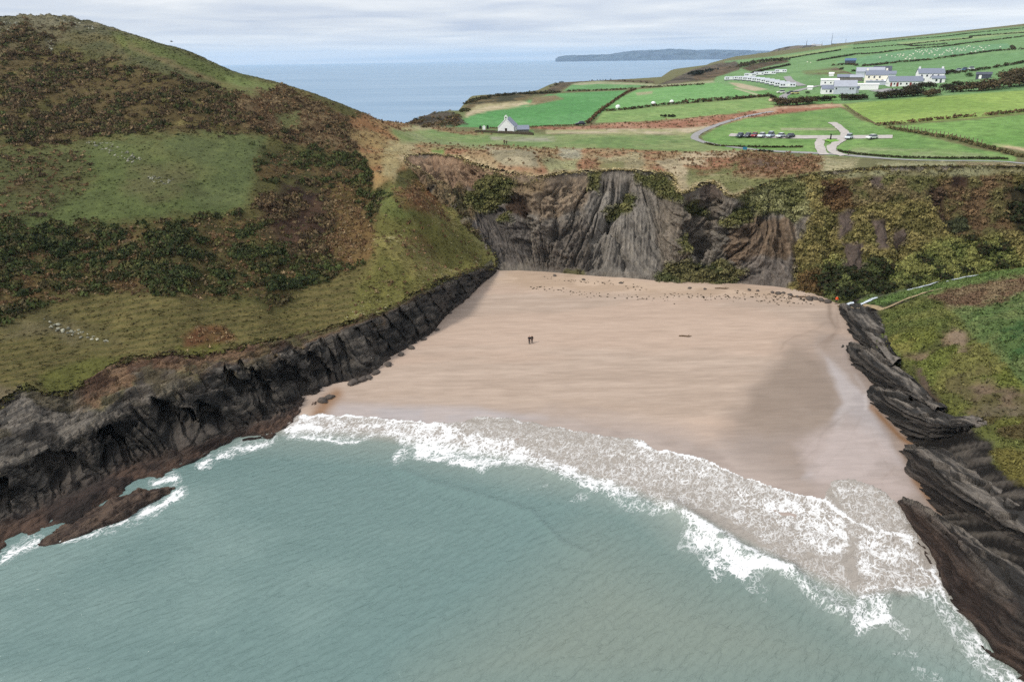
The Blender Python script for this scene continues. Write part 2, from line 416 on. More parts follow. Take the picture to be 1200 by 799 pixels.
for a in [(500, 300, 14), (500, 250, 21), (450, 200, 30), (450, 280, 20), (450, 160, 34), (520, 280, 14.5), (470, 235, 25), (550, 300, 8.5), (520, 310, 9.0)]: cz(*a)
for a in [(470, 152, 262), (470, 144, 285), (500, 165, 245), (500, 150, 285), (515, 134, 345), (515, 131, 356), (500, 140, 335), (540, 141, 335), (545, 149, 300), (485, 143, 335),
          (560, 172, 228), (593, 157, 267), (560, 150, 290), (560, 135, 350), (560, 122, 420), (560, 112, 480), (600, 140, 320), (600, 125, 400), (600, 111, 500), (640, 108, 560),
          (640, 180, 212), (700, 160, 249), (700, 175, 222), (700, 140, 306), (700, 120, 392), (700, 108, 505), (700, 95, 780), (660, 97, 740), (640, 130, 345), (750, 95, 800),
          (780, 180, 214), (850, 180, 212), (850, 150, 264), (850, 120, 343), (850, 105, 429), (850, 85, 640), (850, 74, 1000), (800, 100, 520), (800, 87, 900), (835, 77, 1300),
          (960, 185, 214), (960, 165, 236), (960, 130, 302), (960, 115, 344), (960, 100, 400), (960, 85, 503), (960, 70, 760), (960, 57, 1300), (900, 68, 1150), (900, 90, 520), (900, 95, 480),
          (1030, 160, 238), (1030, 185, 205), (1100, 170, 216), (1100, 140, 252), (1100, 120, 294), (1100, 100, 371), (1100, 85, 447), (1100, 70, 600), (1100, 58, 800), (1100, 43, 1250), (1030, 50, 1280), (1030, 75, 600), (1030, 95, 405),
          (1200, 180, 200), (1200, 150, 226), (1200, 130, 252), (1200, 110, 291), (1200, 90, 345), (1200, 75, 420), (1200, 60, 600), (1200, 33, 1220), (1200, 45, 850),
          (1320, 150, 230), (1320, 100, 320), (1320, 50, 650), (1320, 15, 1200), (1450, 150, 240), (1450, 60, 500), (1450, 0, 1200)]: ct(*a)
CP = np.array(CP)
def warpc(X, Y): return np.arctan2(X, Y) * 1.0, 0.5 * np.log(X * X + Y * Y)
ca, cr = warpc(CP[:, 0], CP[:, 1])
def tpsk(d2): return 0.5 * d2 * np.log(d2 + 1e-12)
n = len(CP)
A = np.zeros((n + 3, n + 3)); A[:n, :n] = tpsk((ca[:, None] - ca) ** 2 + (cr[:, None] - cr) ** 2) + np.eye(n) * 2e-5
A[:n, n] = A[n, :n] = 1; A[:n, n + 1] = A[n + 1, :n] = ca; A[:n, n + 2] = A[n + 2, :n] = cr
W_ = np.linalg.solve(A, np.concatenate([CP[:, 2], np.zeros(3)]))
def tps(X, Y):
    X = np.asarray(X, float); sh = X.shape; a, r = warpc(X.ravel(), np.asarray(Y, float).ravel()); out = np.empty(a.shape)
    cf, rf = ca.astype(np.float32), cr.astype(np.float32); w = W_.astype(np.float32)
    for i in range(0, len(a), 40000):
        aa, rr = a[i:i+40000].astype(np.float32), r[i:i+40000].astype(np.float32)
        d2 = (aa[:, None] - cf) ** 2 + (rr[:, None] - rf) ** 2
        out[i:i+40000] = (0.5 * d2 * np.log(d2 + 1e-12)) @ w[:n] + w[n] + w[n+1] * aa + w[n+2] * rr
    return out.reshape(sh)
# land's far coast: beyond it the ground falls to the sea
COASTF = np.array([pt(px, py, t)[:2] for px, py, t in [(-500, 60, 330), (-200, 40, 300), (0, 20, 275), (75, 20, 258), (150, 40, 262), (250, 74, 262), (330, 99, 262), (400, 120, 275), (440, 136, 300), (476, 143, 318),
          (486, 140, 362), (515, 131, 376), (538, 138, 378), (543, 132, 430), (556, 118, 500), (585, 111, 545), (630, 108, 600), (640, 104, 660), (652, 98, 770), (680, 93, 850), (745, 94, 850), (775, 99, 780),
          (785, 97, 1020), (800, 87, 1180), (833, 77, 1400), (860, 72, 1500), (900, 66, 1500), (1000, 52, 1500), (1100, 42, 1480), (1200, 33, 1450), (1500, 0, 1500)]])
LANDP = np.concatenate([COASTF, np.array([[900, 60], [0, 20], [-300, 20]])])
def hland(X, Y):
    h = tps(X, Y)
    sd = sdpoly(X, Y, LANDP)
    R = np.hypot(X, Y)
    out = np.maximum(-sd, 0)
    drop = np.where(R > 700, 0.55, 0.9)
    h = np.where(out > 0, np.maximum(h - out * drop - 0.0015 * out * out, -6), h)
    return h
_GC = {}
def G(px, py, tmin=100.0, tmax=1700.0):
    """ground point seen at photo position (px,py) on the land"""
    key = (round(float(px), 2), round(float(py), 2))
    if key in _GC: return _GC[key]
    d = ray(float(px), float(py)).reshape(3)
    ts = np.exp(np.linspace(math.log(tmin), math.log(tmax), 500)); P = CAM + d * ts[:, None]
    below = P[:, 2] < hland(P[:, 0], P[:, 1])
    i = int(np.argmax(below)) if below.any() else len(ts) - 1
    if i == 0: i = 1
    a, b = ts[i - 1], ts[i]
    for _ in range(3):
        tt = np.linspace(a, b, 12); P = CAM + d * tt[:, None]; bl = P[:, 2] < hland(P[:, 0], P[:, 1])
        j = int(np.argmax(bl)) if bl.any() else 11
        j = max(j, 1); a, b = tt[j - 1], tt[j]
    q = CAM + d * b; q[2] = hland(q[:1], q[1:2])[0]
    _GC[key] = q; return q

# --- bay outline (turf lip), used to trim the land sheet
LIPC = catmull(np.array(LL + BL), 420)
BAYP = np.concatenate([LIPC[:, :2], np.array([[400, 120], [300, -50], [-300, -50]])])

# ------------------------------------------------------------------ land sheet
NA = 900
az = np.radians(np.linspace(-46, 45, NA))
Rr = np.concatenate([np.exp(np.linspace(math.log(84), math.log(262), 410, endpoint=False)), np.exp(np.linspace(math.log(262), math.log(1800), 190))])
AZ, RR = np.meshgrid(az, Rr, indexing='ij')
GX = (RR * np.sin(AZ)); GY = (RR * np.cos(AZ))
GZ = hland(GX, GY)
PX, PY = proj(np.stack([GX, GY, GZ], -1))
S = GX.shape
col = np.zeros(S + (3,), np.float32); rough = np.full(S, 0.12, np.float32)
VEG = {k: np.zeros(S, np.float32) for k in ('gorse', 'heath', 'bracken', 'tuft', 'pale')}
nA = fbm(GX / 9.0, GY / 9.0, 0, 5, 1); nB = fbm(GX / 2.6, GY / 2.6, 0, 4, 2); nC = fbm(GX / 30.0, GY / 30.0, 0, 4, 3)
nS = fbm(PX / 26.0, PY / 9.0 + PX * 0.02, 0, 4, 9)    # stands of plants drawn out along the slope
def paint(poly, c1, c2=None, soft=3.0, rag=0.0, alpha=1.0, ns=None, lo=-0.25, hi=0.25, rg=None, far=None, near=None, **veg):
    """a zone of ground cover: traced outline, two colours mixed by noise"""
    P = np.asarray(poly, float); b0, b1 = P.min(0) - soft - rag * 2 - 2, P.max(0) + soft + rag * 2 + 2
    idx = np.nonzero((PX > b0[0]) & (PX < b1[0]) & (PY > b0[1]) & (PY < b1[1]))
    if len(idx[0]) == 0: return
    R_ = RR[idx]
    sd = sdpoly(PX[idx], PY[idx], P)
    if rag: sd = sd + rag * (nA[idx] * 0.7 + nB[idx] * 0.5)
    k = np.clip(sd / soft + 0.5, 0, 1) * alpha
    if far: k = k * (R_ < far)
    if near: k = k * (R_ > near)
    nn = nA if ns is None else ns
    w = sstep(lo, hi, nn[idx])[:, None]
    c = alb(c1) * (1 - w) + alb(c2 if c2 else c1) * w
    col[idx] = col[idx] * (1 - k[:, None]) + c * k[:, None]
    if rg is not None: rough[idx] = rough[idx] * (1 - k) + rg * k
    for kk in VEG:
        VEG[kk][idx] = VEG[kk][idx] * (1 - k) + veg.get(kk, 0.0) * k
col[:] = alb((112, 112, 70))
hill = [(-400, -20), (440, -20), (470, 150), (500, 180), (545, 262), (590, 330), (400, 390), (250, 430), (-400, 720)]
paint(hill, (92, 90, 52), (112, 104, 64), soft=4, rg=0.25, tuft=0.5)
# hill top, stony
paint([(-300, 0), (0, 15), (80, 15), (140, 33), (200, 55), (150, 62), (60, 45), (-300, 60)], (98, 98, 82), (126, 122, 108), soft=14, rag=6, rg=1.1, tuft=0.5)
paint([(60, 38), (150, 38), (260, 75), (330, 96), (310, 118), (270, 122), (200, 92), (120, 68)], (92, 96, 70), (106, 100, 72), soft=16, rag=6, rg=0.15, tuft=0.6)
paint([(130, 38), (190, 52), (250, 74), (322, 100), (318, 112), (270, 108), (210, 82), (150, 62)], (92, 104, 58), (108, 118, 64), soft=9, rag=4, rg=0.1, tuft=0.4)
paint([(265, 90), (300, 96), (322, 104), (300, 112), (270, 104)], (110, 128, 76), (120, 132, 84), soft=8, rag=3)
paint([(150, 50), (205, 72), (270, 100), (300, 106), (265, 104), (200, 80), (150, 58)], (128, 110, 88), (104, 100, 68), soft=5, rag=4, alpha=0.7)
# dark heath and gorse on the upper slope
paint([(-300, 60), (0, 45), (45, 48), (70, 62), (110, 75), (170, 82), (240, 98), (280, 118), (330, 112), (390, 128), (420, 148), (400, 175), (350, 165), (300, 160), (200, 156), (120, 158), (60, 168), (0, 172), (-300, 200)],
      (98, 84, 56), (124, 114, 72), soft=12, rag=9, ns=nS, rg=0.7, heath=1.0, gorse=0.16, tuft=0.35)
paint([(0, 30), (80, 34), (60, 60), (20, 70), (0, 70)], (92, 84, 66), (116, 108, 88), soft=8, rag=6, alpha=0.7, heath=0.5, tuft=0.5)
paint([(20, 130), (60, 118), (75, 140), (40, 152)], (84, 88, 46), (100, 92, 56), soft=8, rag=6, tuft=0.4, alpha=0.7)
paint([(270, 120), (330, 104), (400, 130), (440, 140), (455, 165), (400, 178), (330, 165), (290, 150)], (96, 76, 58), (124, 104, 82), soft=9, rag=7, rg=0.5, heath=0.5, bracken=0.6, tuft=0.4)
paint([(322, 134), (350, 132), (352, 148), (330, 152)], (104, 112, 70), soft=6, rag=3, alpha=0.8, tuft=0.3)
# the green shelf
paint([(-300, 215), (0, 178), (60, 172), (150, 160), (240, 156), (314, 158), (312, 176), (306, 200), (292, 236), (262, 258), (200, 256), (100, 270), (0, 276), (-300, 320)],
      (90, 104, 60), (104, 112, 70), soft=12, rag=11, ns=nC, rg=0.15, tuft=0.3)
paint([(0, 178), (90, 178), (110, 210), (60, 245), (0, 262)], (98, 84, 58), (88, 90, 56), soft=22, rag=12, alpha=0.8, rg=0.3, tuft=0.6, bracken=0.25, heath=0.12)
paint([(180, 164), (310, 160), (304, 200), (280, 240), (220, 240), (250, 200)], (88, 102, 64), (96, 108, 70), soft=14, rag=6, alpha=0.9, rg=0.08, tuft=0.12)
paint([(150, 190), (220, 190), (240, 225), (180, 240), (140, 225)], (104, 98, 72), (92, 98, 62), soft=14, rag=8, alpha=0.6, tuft=0.3)
# gorse belt below it
paint([(-300, 330), (0, 272), (100, 268), (200, 256), (270, 250), (330, 262), (430, 280), (440, 306), (395, 330), (350, 338), (320, 368), (300, 352), (230, 350), (150, 344), (60, 356), (0, 384), (-300, 430)],
      (84, 78, 48), (124, 102, 70), soft=8, rag=10, ns=nS, rg=0.8, gorse=0.85, bracken=0.45, tuft=0.4)
paint([(20, 318), (150, 316), (180, 336), (110, 345), (30, 352)], (110, 84, 58), (88, 84, 48), soft=10, rag=8, alpha=0.7, bracken=0.7, gorse=0.15, tuft=0.4)
# dark gorse gully and purple thicket
paint([(296, 176), (330, 168), (400, 182), (440, 200), (452, 232), (440, 262), (400, 262), (392, 214), (330, 210), (300, 220)], (72, 72, 44), (104, 86, 58), soft=12, rag=14, rg=0.8, gorse=0.6, bracken=0.3, tuft=0.4)
paint([(310, 226), (338, 212), (372, 216), (388, 244), (396, 276), (372, 304), (345, 300), (326, 276), (304, 256)], (64, 48, 46), (86, 64, 56), soft=16, rag=13, rg=0.8, heath=1.3)
paint([(386, 214), (414, 222), (428, 252), (452, 286), (430, 312), (396, 318), (380, 286), (392, 254)], (122, 84, 60), (104, 88, 54), soft=18, rag=14, rg=0.5, bracken=.9, tuft=.4)
paint([(400, 250), (440, 262), (446, 300), (410, 318)], (108, 104, 60), (126, 96, 66), soft=16, rag=12, alpha=.6, bracken=.4, tuft=.5)
# lower slope above the lip, ribbed with sheep tracks
trk = np.sin((PY + PX * 0.17) * 0.85 + nA * 2.2)
paint([(-300, 430), (0, 384), (60, 356), (150, 344), (230, 350), (300, 352), (320, 368), (350, 340), (440, 306), (470, 330), (400, 392), (250, 436), (-300, 720)], (96, 92, 54), (116, 106, 68), soft=8, rag=6, ns=trk * 0.4 + nB * 0.3, rg=0.22, tuft=0.55)
paint([(0, 360), (50, 362), (125, 385), (140, 402), (90, 410), (60, 392), (0, 400)], (122, 112, 92), (98, 92, 62), soft=8, rag=6, alpha=0.6, tuft=0.3)
paint([(45, 440), (110, 420), (160, 420), (120, 452), (90, 475), (55, 462)], (92, 96, 42), (102, 104, 50), soft=8, rag=4, rg=0.2, tuft=0.5)
paint([(205, 408), (260, 398), (256, 416), (238, 428), (212, 424)], (104, 106, 44), (116, 114, 54), soft=7, rag=3, rg=0.2, tuft=0.5)
paint([(215, 392), (235, 380), (262, 384), (278, 398), (240, 406), (215, 408)], (116, 78, 56), (108, 92, 56), soft=7, rag=4, rg=0.3, bracken=0.9)
paint([(-300, 480), (0, 455), (52, 470), (40, 500), (-300, 640)], (104, 92, 72), (120, 108, 90), soft=9, rag=5, rg=0.3, tuft=0.2)
# slope towards the corner of the beach
paint([(440, 262), (456, 232), (500, 205), (545, 262), (590, 322), (540, 330), (430, 378), (400, 386), (420, 330), (440, 306)], (112, 110, 58), (138, 130, 78), soft=8, rag=6, rg=0.35, tuft=.7, bracken=.12, pale=0.3)
paint([(440, 224), (480, 214), (492, 250), (470, 262), (446, 250)], (100, 112, 60), soft=10, rag=6, alpha=0.8, tuft=0.5)
paint([(470, 280), (500, 276), (512, 300), (480, 304)], (116, 92, 58), (104, 100, 56), soft=8, rag=5, alpha=0.7, bracken=0.5, tuft=0.3)
paint([(462, 226), (490, 204), (514, 228), (524, 256), (500, 250), (474, 244)], (128, 84, 60), (118, 98, 60), soft=12, rag=10, bracken=0.7, tuft=.4, alpha=0.9)
# neck between hill and church: rusty bracken and bleached grass
paint([(408, 136), (440, 134), (470, 142), (560, 156), (620, 166), (700, 172), (800, 176), (880, 186), (905, 215), (800, 240), (700, 215), (600, 210), (500, 190), (470, 200), (440, 222), (430, 190), (410, 160)],
      (158, 114, 82), (160, 134, 96), soft=5, rag=4, rg=0.25, bracken=0.2, pale=0.25)
paint([(448, 168), (485, 158), (492, 176), (474, 186), (462, 214), (446, 205)], (174, 160, 128), (150, 128, 92), soft=6, rag=5, pale=0.5)
paint([(455, 150), (520, 158), (570, 168), (570, 174), (500, 170), (470, 168)], (138, 150, 102), (120, 138, 84), soft=6, rag=3)
for pl, c in [([(568, 172), (625, 178), (632, 196), (590, 196)], (178, 170, 138)), ([(634, 186), (680, 184), (676, 202), (644, 206)], (158, 162, 112)), ([(656, 174), (682, 174), (680, 186), (658, 186)], (186, 184, 160)),
              ([(700, 184), (755, 178), (752, 200), (715, 202)], (172, 164, 124)), ([(770, 190), (800, 186), (835, 205), (800, 224), (784, 206)], (190, 176, 142)), ([(800, 205), (832, 200), (820, 220), (805, 224)], (186, 174, 136))]:
    paint(pl, c, tuple(int(x * 0.82) for x in c), soft=5, rag=4, pale=0.5, alpha=0.9)
paint([(505, 176), (520, 174), (522, 182), (508, 184)], (112, 140, 60), soft=4, rag=2)
paint([(700, 190), (730, 188), (732, 202), (704, 204)], (118, 120, 70), soft=5, rag=3, alpha=0.8)
# right of the cliff top
paint([(800, 178), (930, 186), (1000, 192), (1010, 230), (870, 236), (810, 232)], (112, 116, 66), (128, 130, 80), soft=5, rag=4, rg=0.3, tuft=0.6)
paint([(802, 178), (868, 176), (862, 196), (820, 205), (800, 196)], (154, 108, 78), (184, 166, 134), soft=8, rag=7, bracken=0.3, pale=0.3)
paint([(862, 184), (880, 178), (965, 182), (966, 200), (900, 208), (862, 204)], (150, 106, 76), (150, 120, 88), soft=9, rag=7, bracken=0.6)
paint([(870, 190), (895, 185), (930, 192), (900, 199), (872, 198)], (96, 78, 64), (116, 94, 76), soft=8, rag=6, bracken=0.3)
paint([(962, 184), (1005, 190), (1000, 205), (965, 204)], (174, 166, 128), (150, 148, 108), soft=9, rag=7, pale=0.5)
paint([(1030, 192), (1120, 191), (1118, 204), (1040, 206)], (170, 172, 134), (150, 152, 112), soft=5, rag=4, pale=0.5)
paint([(1120, 190), (1260, 194), (1260, 212), (1120, 210)], (128, 118, 84), (150, 136, 104), soft=5, rag=4, pale=0.2, tuft=0.4)
# lawn behind the cliff and round the car park
paint([(480, 146), (520, 154), (555, 158), (640, 157), (720, 157), (800, 158), (830, 152), (812, 162), (824, 169), (870, 176), (800, 178), (700, 174), (600, 173), (545, 168), (500, 162)], (112, 142, 76), (130, 150, 88), soft=3, rag=2, rg=0.05)
paint([(575, 160), (648, 160), (650, 166), (600, 166), (575, 164)], (168, 164, 148), (140, 148, 112), soft=3, rag=2, alpha=0.8)
paint([(640, 152), (720, 150), (830, 146), (838, 150), (800, 158), (720, 157), (640, 157)], (190, 178, 148), (160, 160, 112), soft=2.5, rag=1.5)
paint([(600, 149.5), (690, 147), (800, 140), (860, 133), (905, 126), (975, 121.5), (986, 124), (940, 131), (880, 139), (850, 146), (800, 150.5), (720, 151), (640, 152)], (160, 108, 82), (178, 132, 104), soft=2, rag=1.5, rg=0.2, bracken=0.1)
paint([(875, 128), (985, 122), (990, 126), (940, 131), (900, 134)], (164, 108, 84), (190, 160, 130), soft=1.5, rag=1.5)
paint([(822, 160), (845, 147), (880, 138), (940, 131), (985, 126), (1010, 142), (1040, 150), (1080, 159), (1130, 171), (1190, 184), (1190, 190), (1080, 188), (1000, 184), (900, 178), (850, 174), (826, 167)], (104, 150, 68), (116, 158, 76), soft=2, rag=1, rg=0.04)
paint([(850, 152), (900, 150), (960, 150), (960, 157), (860, 157)], (128, 166, 82), soft=4, alpha=0.6)
paint([(1000, 172), (1090, 175), (1170, 182), (1170, 186), (1080, 186), (990, 182)], (150, 164, 112), (124, 152, 84), soft=3, rag=2, alpha=0.8)
paint([(915, 150.5), (980, 150.5), (980, 152.5), (915, 152.5)], (180, 170, 148), soft=1.5, alpha=0.8)
# fields
paint([(517, 148), (530, 142), (572, 130), (610, 121), (645, 110), (737, 106), (693, 143), (680, 146.5), (617, 149), (572, 150)], (78, 150, 74), (88, 156, 84), soft=1.2, ns=nC, rg=0.03)
paint([(625, 115), (650, 111), (660, 116), (620, 124)], (132, 118, 84), soft=2.5, rag=1.5)
paint([(660, 107), (672, 98), (700, 95), (765, 99), (747, 103)], (92, 150, 84), (104, 158, 94), soft=1.2, rg=0.03)
paint([(666, 99), (690, 95), (765, 98.5), (767, 100.5), (700, 98.5), (680, 100)], (150, 160, 116), (170, 168, 136), soft=1.2)
paint([(747, 105), (775, 103), (800, 100), (838, 96), (900, 104), (912, 110), (850, 117), (800, 121), (745, 127), (706, 130), (722, 117)], (104, 164, 84), (112, 168, 92), soft=1.2, rg=0.03)
paint([(745, 109), (765, 107), (764, 110), (747, 112)], (160, 160, 120), soft=2)
paint([(757, 100), (800, 98), (836, 94.5), (838, 97), (800, 99.5), (765, 102)], (160, 164, 124), soft=1.5)
paint([(697, 144), (707, 131), (745, 128), (800, 122.5), (850, 118), (905, 113.5), (907, 126), (860, 133), (800, 139), (740, 143)], (122, 160, 82), (132, 164, 88), soft=1.2, rg=0.03)
paint([(985, 123), (1040, 117), (1110, 112), (1200, 104), (1330, 90), (1330, 118), (1200, 132), (1145, 138), (1080, 143), (1028, 147)], (128, 164, 62), (140, 172, 70), soft=1.2, ns=nC, rg=0.03)
paint([(1036, 149), (1080, 145), (1145, 140), (1200, 134), (1330, 122), (1330, 175), (1200, 174), (1160, 172), (1110, 162), (1070, 156)], (104, 154, 64), (114, 160, 72), soft=1.2, ns=nC, rg=0.03)
paint([(1165, 170), (1200, 174), (1330, 178), (1330, 182), (1200, 177)], (196, 176, 140), soft=2, rag=1)
# farm, far fields
paint([(836, 96), (850, 72), (900, 67), (1000, 52), (1100, 41), (1210, 30), (1400, 0), (1400, 100), (1200, 106), (1110, 112), (985, 122), (905, 112)], (104, 150, 88), (112, 156, 94), soft=1.5, ns=nC, rg=0.03)
paint([(850, 100), (940, 112), (985, 108), (985, 121), (908, 124), (905, 112)], (96, 150, 70), (108, 156, 78), soft=2)
paint([(854, 97), (868, 98), (900, 105), (884, 107), (868, 104)], (190, 176, 148), (176, 164, 132), soft=1.5)
paint([(862, 103), (890, 111), (888, 112.3), (860, 104)], (176, 176, 140), soft=1)
paint([(940, 84), (985, 78), (1010, 84), (1005, 90), (975, 88), (945, 88)], (110, 92, 72), (116, 140, 78), soft=3, rag=2)
paint([(980, 73), (1025, 64.5), (1083, 57), (1180, 51), (1186, 56), (1140, 62), (1080, 70), (1020, 76), (985, 76)], (98, 154, 104), (106, 158, 108), soft=1)
paint([(980, 79), (1080, 73), (1142, 66), (1200, 61), (1400, 44), (1400, 60), (1200, 75), (1140, 84), (1060, 90), (1000, 87)], (102, 152, 88), (108, 156, 96), soft=1)
paint([(1000, 62), (1060, 57), (1085, 55.5), (1025, 62), (1000, 65)], (112, 160, 96), soft=1)
paint([(860, 76), (990, 54), (1000, 55), (930, 68), (870, 78)], (128, 160, 90), (140, 164, 100), soft=1.5)
paint([(1050, 50), (1130, 44), (1200, 36), (1200, 39), (1130, 47), (1060, 53)], (138, 166, 104), soft=1)
paint([(868, 80), (890, 73), (922, 70.5), (925, 73), (900, 78), (880, 84)], (66, 56, 40), (96, 80, 54), soft=1.5, rag=1, heath=0.3, gorse=0.4)
# far headland edges
paint([(540, 132), (556, 116), (585, 109), (650, 106), (652, 110), (625, 112), (610, 119), (560, 124)], (64, 64, 42), (110, 96, 62), soft=2, rag=2, rg=0.4, gorse=0.6)
paint([(470, 152), (530, 140), (545, 134), (560, 124), (612, 119), (626, 122), (560, 133), (520, 146), (500, 152)], (194, 180, 146), (168, 160, 118), soft=3, rag=2)
paint([(520, 131), (545, 131), (545, 140), (530, 142)], (112, 128, 72), soft=3, rag=2, alpha=0.8)
paint([(478, 146), (490, 138), (505, 130), (526, 131), (538, 136), (548, 146), (530, 148), (500, 149)], (56, 54, 46), (92, 84, 72), soft=3, rag=2, rg=1.0, heath=0.3)
paint([(634, 112), (648, 100), (660, 94.5), (690, 92), (765, 95), (768, 98), (700, 95), (672, 98), (655, 107)], (72, 64, 46), (104, 90, 66), soft=1.5, rag=1.5, rg=0.4, gorse=0.2)
paint([(765, 101), (790, 92), (812, 82), (840, 75), (862, 72), (870, 78), (845, 88), (815, 95), (790, 98)], (66, 61, 52), (104, 94, 80), soft=1.5, rag=1.5, rg=0.6)
paint([(812, 88), (836, 80), (872, 76), (866, 82), (838, 91), (815, 96)], (76, 66, 48), (108, 90, 68), soft=1.5, rag=1)
# churchyard
paint([(556, 152), (625, 152), (626, 158), (558, 156)], (104, 138, 72), soft=1.5)

_hl = np.clip(sdpoly(PX, PY, hill) / 30 + .5, 0, 1)[..., None] * (RR < 420)[..., None]
col = col * (1 - _hl * (1 - np.array([.94, .94, .76], np.float32)))
# bleached grass fringe along the broken edge
_sdb = sdpoly(GX, GY, BAYP); fr_ = np.exp(-(np.maximum(-_sdb, 0) / (1.6 + 1.0 * nA)) ** 2) * (PX > 462) * (PX < 880) * (PY < 240) * (_sdb < 2) * .85
fr_ = np.clip(fr_, 0, 1)[..., None]; col = col * (1 - fr_) + (alb((178, 160, 122)) * (1 + .25 * nB[..., None])) * fr_
_ff = ((rough < .06) & (RR > 205))[..., None]
_mow = np.sin((GX * .8 + GY * .35) * 1.1) * .5 + nA * .6 + nC * .8
col = np.where(_ff, col * (1 + .07 * _mow[..., None] + .05 * nB[..., None] * np.array([1.2, .8, 1.])), col).astype(np.float32)
# fine relief, then trim to the bay
zf = GZ + rough * (0.9 * nB + 0.6 * nA) * np.where(RR > 400, 0.5, 1.0)
inb = sdpoly(GX, GY, BAYP)               # positive: inside the bay
lipn = fbm(GX / 2.2, GY / 2.2, 0, 3, 31) * 0.7
cut = inb + lipn
edge = np.exp(-np.maximum(-cut, 0) / 1.6)
zf = zf + 0.25 * edge
ok = cut < 0.0
idx = -np.ones(S, np.int64)
F = grid_faces(*S)
okf = ok.ravel()
F = F[okf[F].all(1)]
F = F[(zf.ravel()[F] > -4.5).any(1)]
used = np.unique(F); remap = -np.ones(GX.size, np.int64); remap[used] = np.arange(len(used))
LV = np.stack([GX, GY, zf], -1).reshape(-1, 3)
M_land = ground_mat('turf_and_heath', var=0.32, s1=0.35, s2=2.3, bump=0.9, bdist=0.35)
land = np_mesh('hillside', LV[used], remap[F][:, ::-1], M_land, col.reshape(-1, 3)[used], smooth=True)
tag(land, kind='structure')
# ================================================================== CLIFFS
def paintg(GPX, GPY, colr, nn, poly, c1, c2=None, soft=3.0, rag=0.0, alpha=1.0, fields=None, mask=None, wn=None, **vals):
    P = np.asarray(poly, float); b0, b1 = P.min(0) - soft - rag * 2 - 2, P.max(0) + soft + rag * 2 + 2
    idx = np.nonzero((GPX > b0[0]) & (GPX < b1[0]) & (GPY > b0[1]) & (GPY < b1[1]))
    if len(idx[0]) == 0: return
    sd = sdpoly(GPX[idx], GPY[idx], P) + rag * nn[idx]
    k = np.clip(sd / soft + 0.5, 0, 1) * alpha
    if mask is not None: k = k * mask[idx]
    w = (sstep(-0.25, 0.25, nn[idx]) if wn is None else wn[idx])[:, None]
    c = alb(c1) * (1 - w) + alb(c2 if c2 else c1) * w
    colr[idx] = colr[idx] * (1 - k[:, None]) + c * k[:, None]
    for f, arr in (fields or {}).items():
        arr[idx] = arr[idx] * (1 - k) + vals.get(f, 0.0) * k

def ribbon(curves, nu, rows):
    """curves: list of (k,3) matching key columns; rows: number of rows between successive curves -> grid (nu, nv, 3), row fraction"""
    K = len(curves[0])
    ref = sum(np.linalg.norm(np.diff(np.array(c), axis=0), axis=1) for c in curves) / len(curves)
    s = np.concatenate([[0], np.cumsum(np.maximum(ref, 0.8))])
    q = np.linspace(0, s[-1], nu)
    def interp(P):
        P = np.array(P, float); out = np.empty((nu, 3))
        m = np.gradient(P, s, axis=0)
        i = np.clip(np.searchsorted(s, q, 'right') - 1, 0, K - 2); h = (s[i+1] - s[i])[:, None]; t = ((q - s[i]) / (s[i+1] - s[i]))[:, None]
        return (2*t**3-3*t**2+1)*P[i] + (t**3-2*t**2+t)*h*m[i] + (-2*t**3+3*t**2)*P[i+1] + (t**3-t**2)*h*m[i+1]
    R = [interp(c) for c in curves]
    out = []; fr = []
    for k in range(len(R) - 1):
        for j in range(rows[k] + (k == len(R) - 2)):
            t = j / rows[k]; out.append(R[k] * (1 - t) + R[k+1] * t); fr.append(k + t)
    return np.stack(out, 1), np.array(fr), q

def ridge1(x): return np.abs(np.sin(np.pi * x))

# ---------------- left cliff: bench, buttresses with black gullies, soil slope
def outward(A, B, d):
    v = B[:, :2] - A[:, :2]; v = v / (np.linalg.norm(v, axis=1, keepdims=True) + 1e-6)
    return v * d
LSa, LFa, LCa, LLa = map(np.array, (LS, LFt, LC, LL))
LB = LLa.copy(); LB[:, :2] += outward(LFa, LLa, 2.6); LB[:, 2] = hland(LB[:, 0], LB[:, 1]) - 0.8
LLd = LLa.copy(); LLd[:, 2] -= 0.12
LSs = LSa.copy(); LSs[:, 2] -= 0.25; LS0 = LSa.copy(); LS0[:, :2] -= outward(LFa, LLa, 1.5); LS0[:, 2] -= 2.5
g, fr, q = ribbon([LS0, LSs, LFa, LCa, LLd, LB], 1150, [5, 24, 54, 36, 8]); fr = fr - 1
U, V = np.meshgrid(q, fr, indexing='ij')
nor = grid_normals(g)
if nor[..., 2].mean() < 0: nor = -nor
gx, gy, gz = g[..., 0], g[..., 1], g[..., 2]
vface = np.clip(V - 1, 0, 1)                        # 0 foot .. 1 crest
faceband = sstep(0.75, 1.15, V) * (1 - sstep(1.85, 2.2, V)); farh = sstep(q[-1] * .46, q[-1] * .56, U)
size = np.interp(U, [0, q[-1] * .48, q[-1] * .56, q[-1] * .8, q[-1]], [1.0, 1.0, 0.6, 0.5, 0.3])
wv = fbm(U / 9.0, V * 0.5, 0, 3, 41)
ph = (U + 4.6 * vface) / (6.3 * np.clip(size, .6, 1)) + 0.75 * wv
lean = 8.0 * vface; phA = (U + lean) / np.interp(U, [0, q[-1] * .45, q[-1] * .6, q[-1]], [5.6, 5.2, 4.2, 2.8]) + 0.8 * wv + farh * 1.1 * fbm(U / 8, V * .4, 0, 3, 59)
sawA = (phA - np.floor(phA)); phB = (U + .8 * lean) / 1.55 + 1.2 * wv + .5 * fbm(U / 3, V * 2, 0, 2, 58); sawB = phB - np.floor(phB)
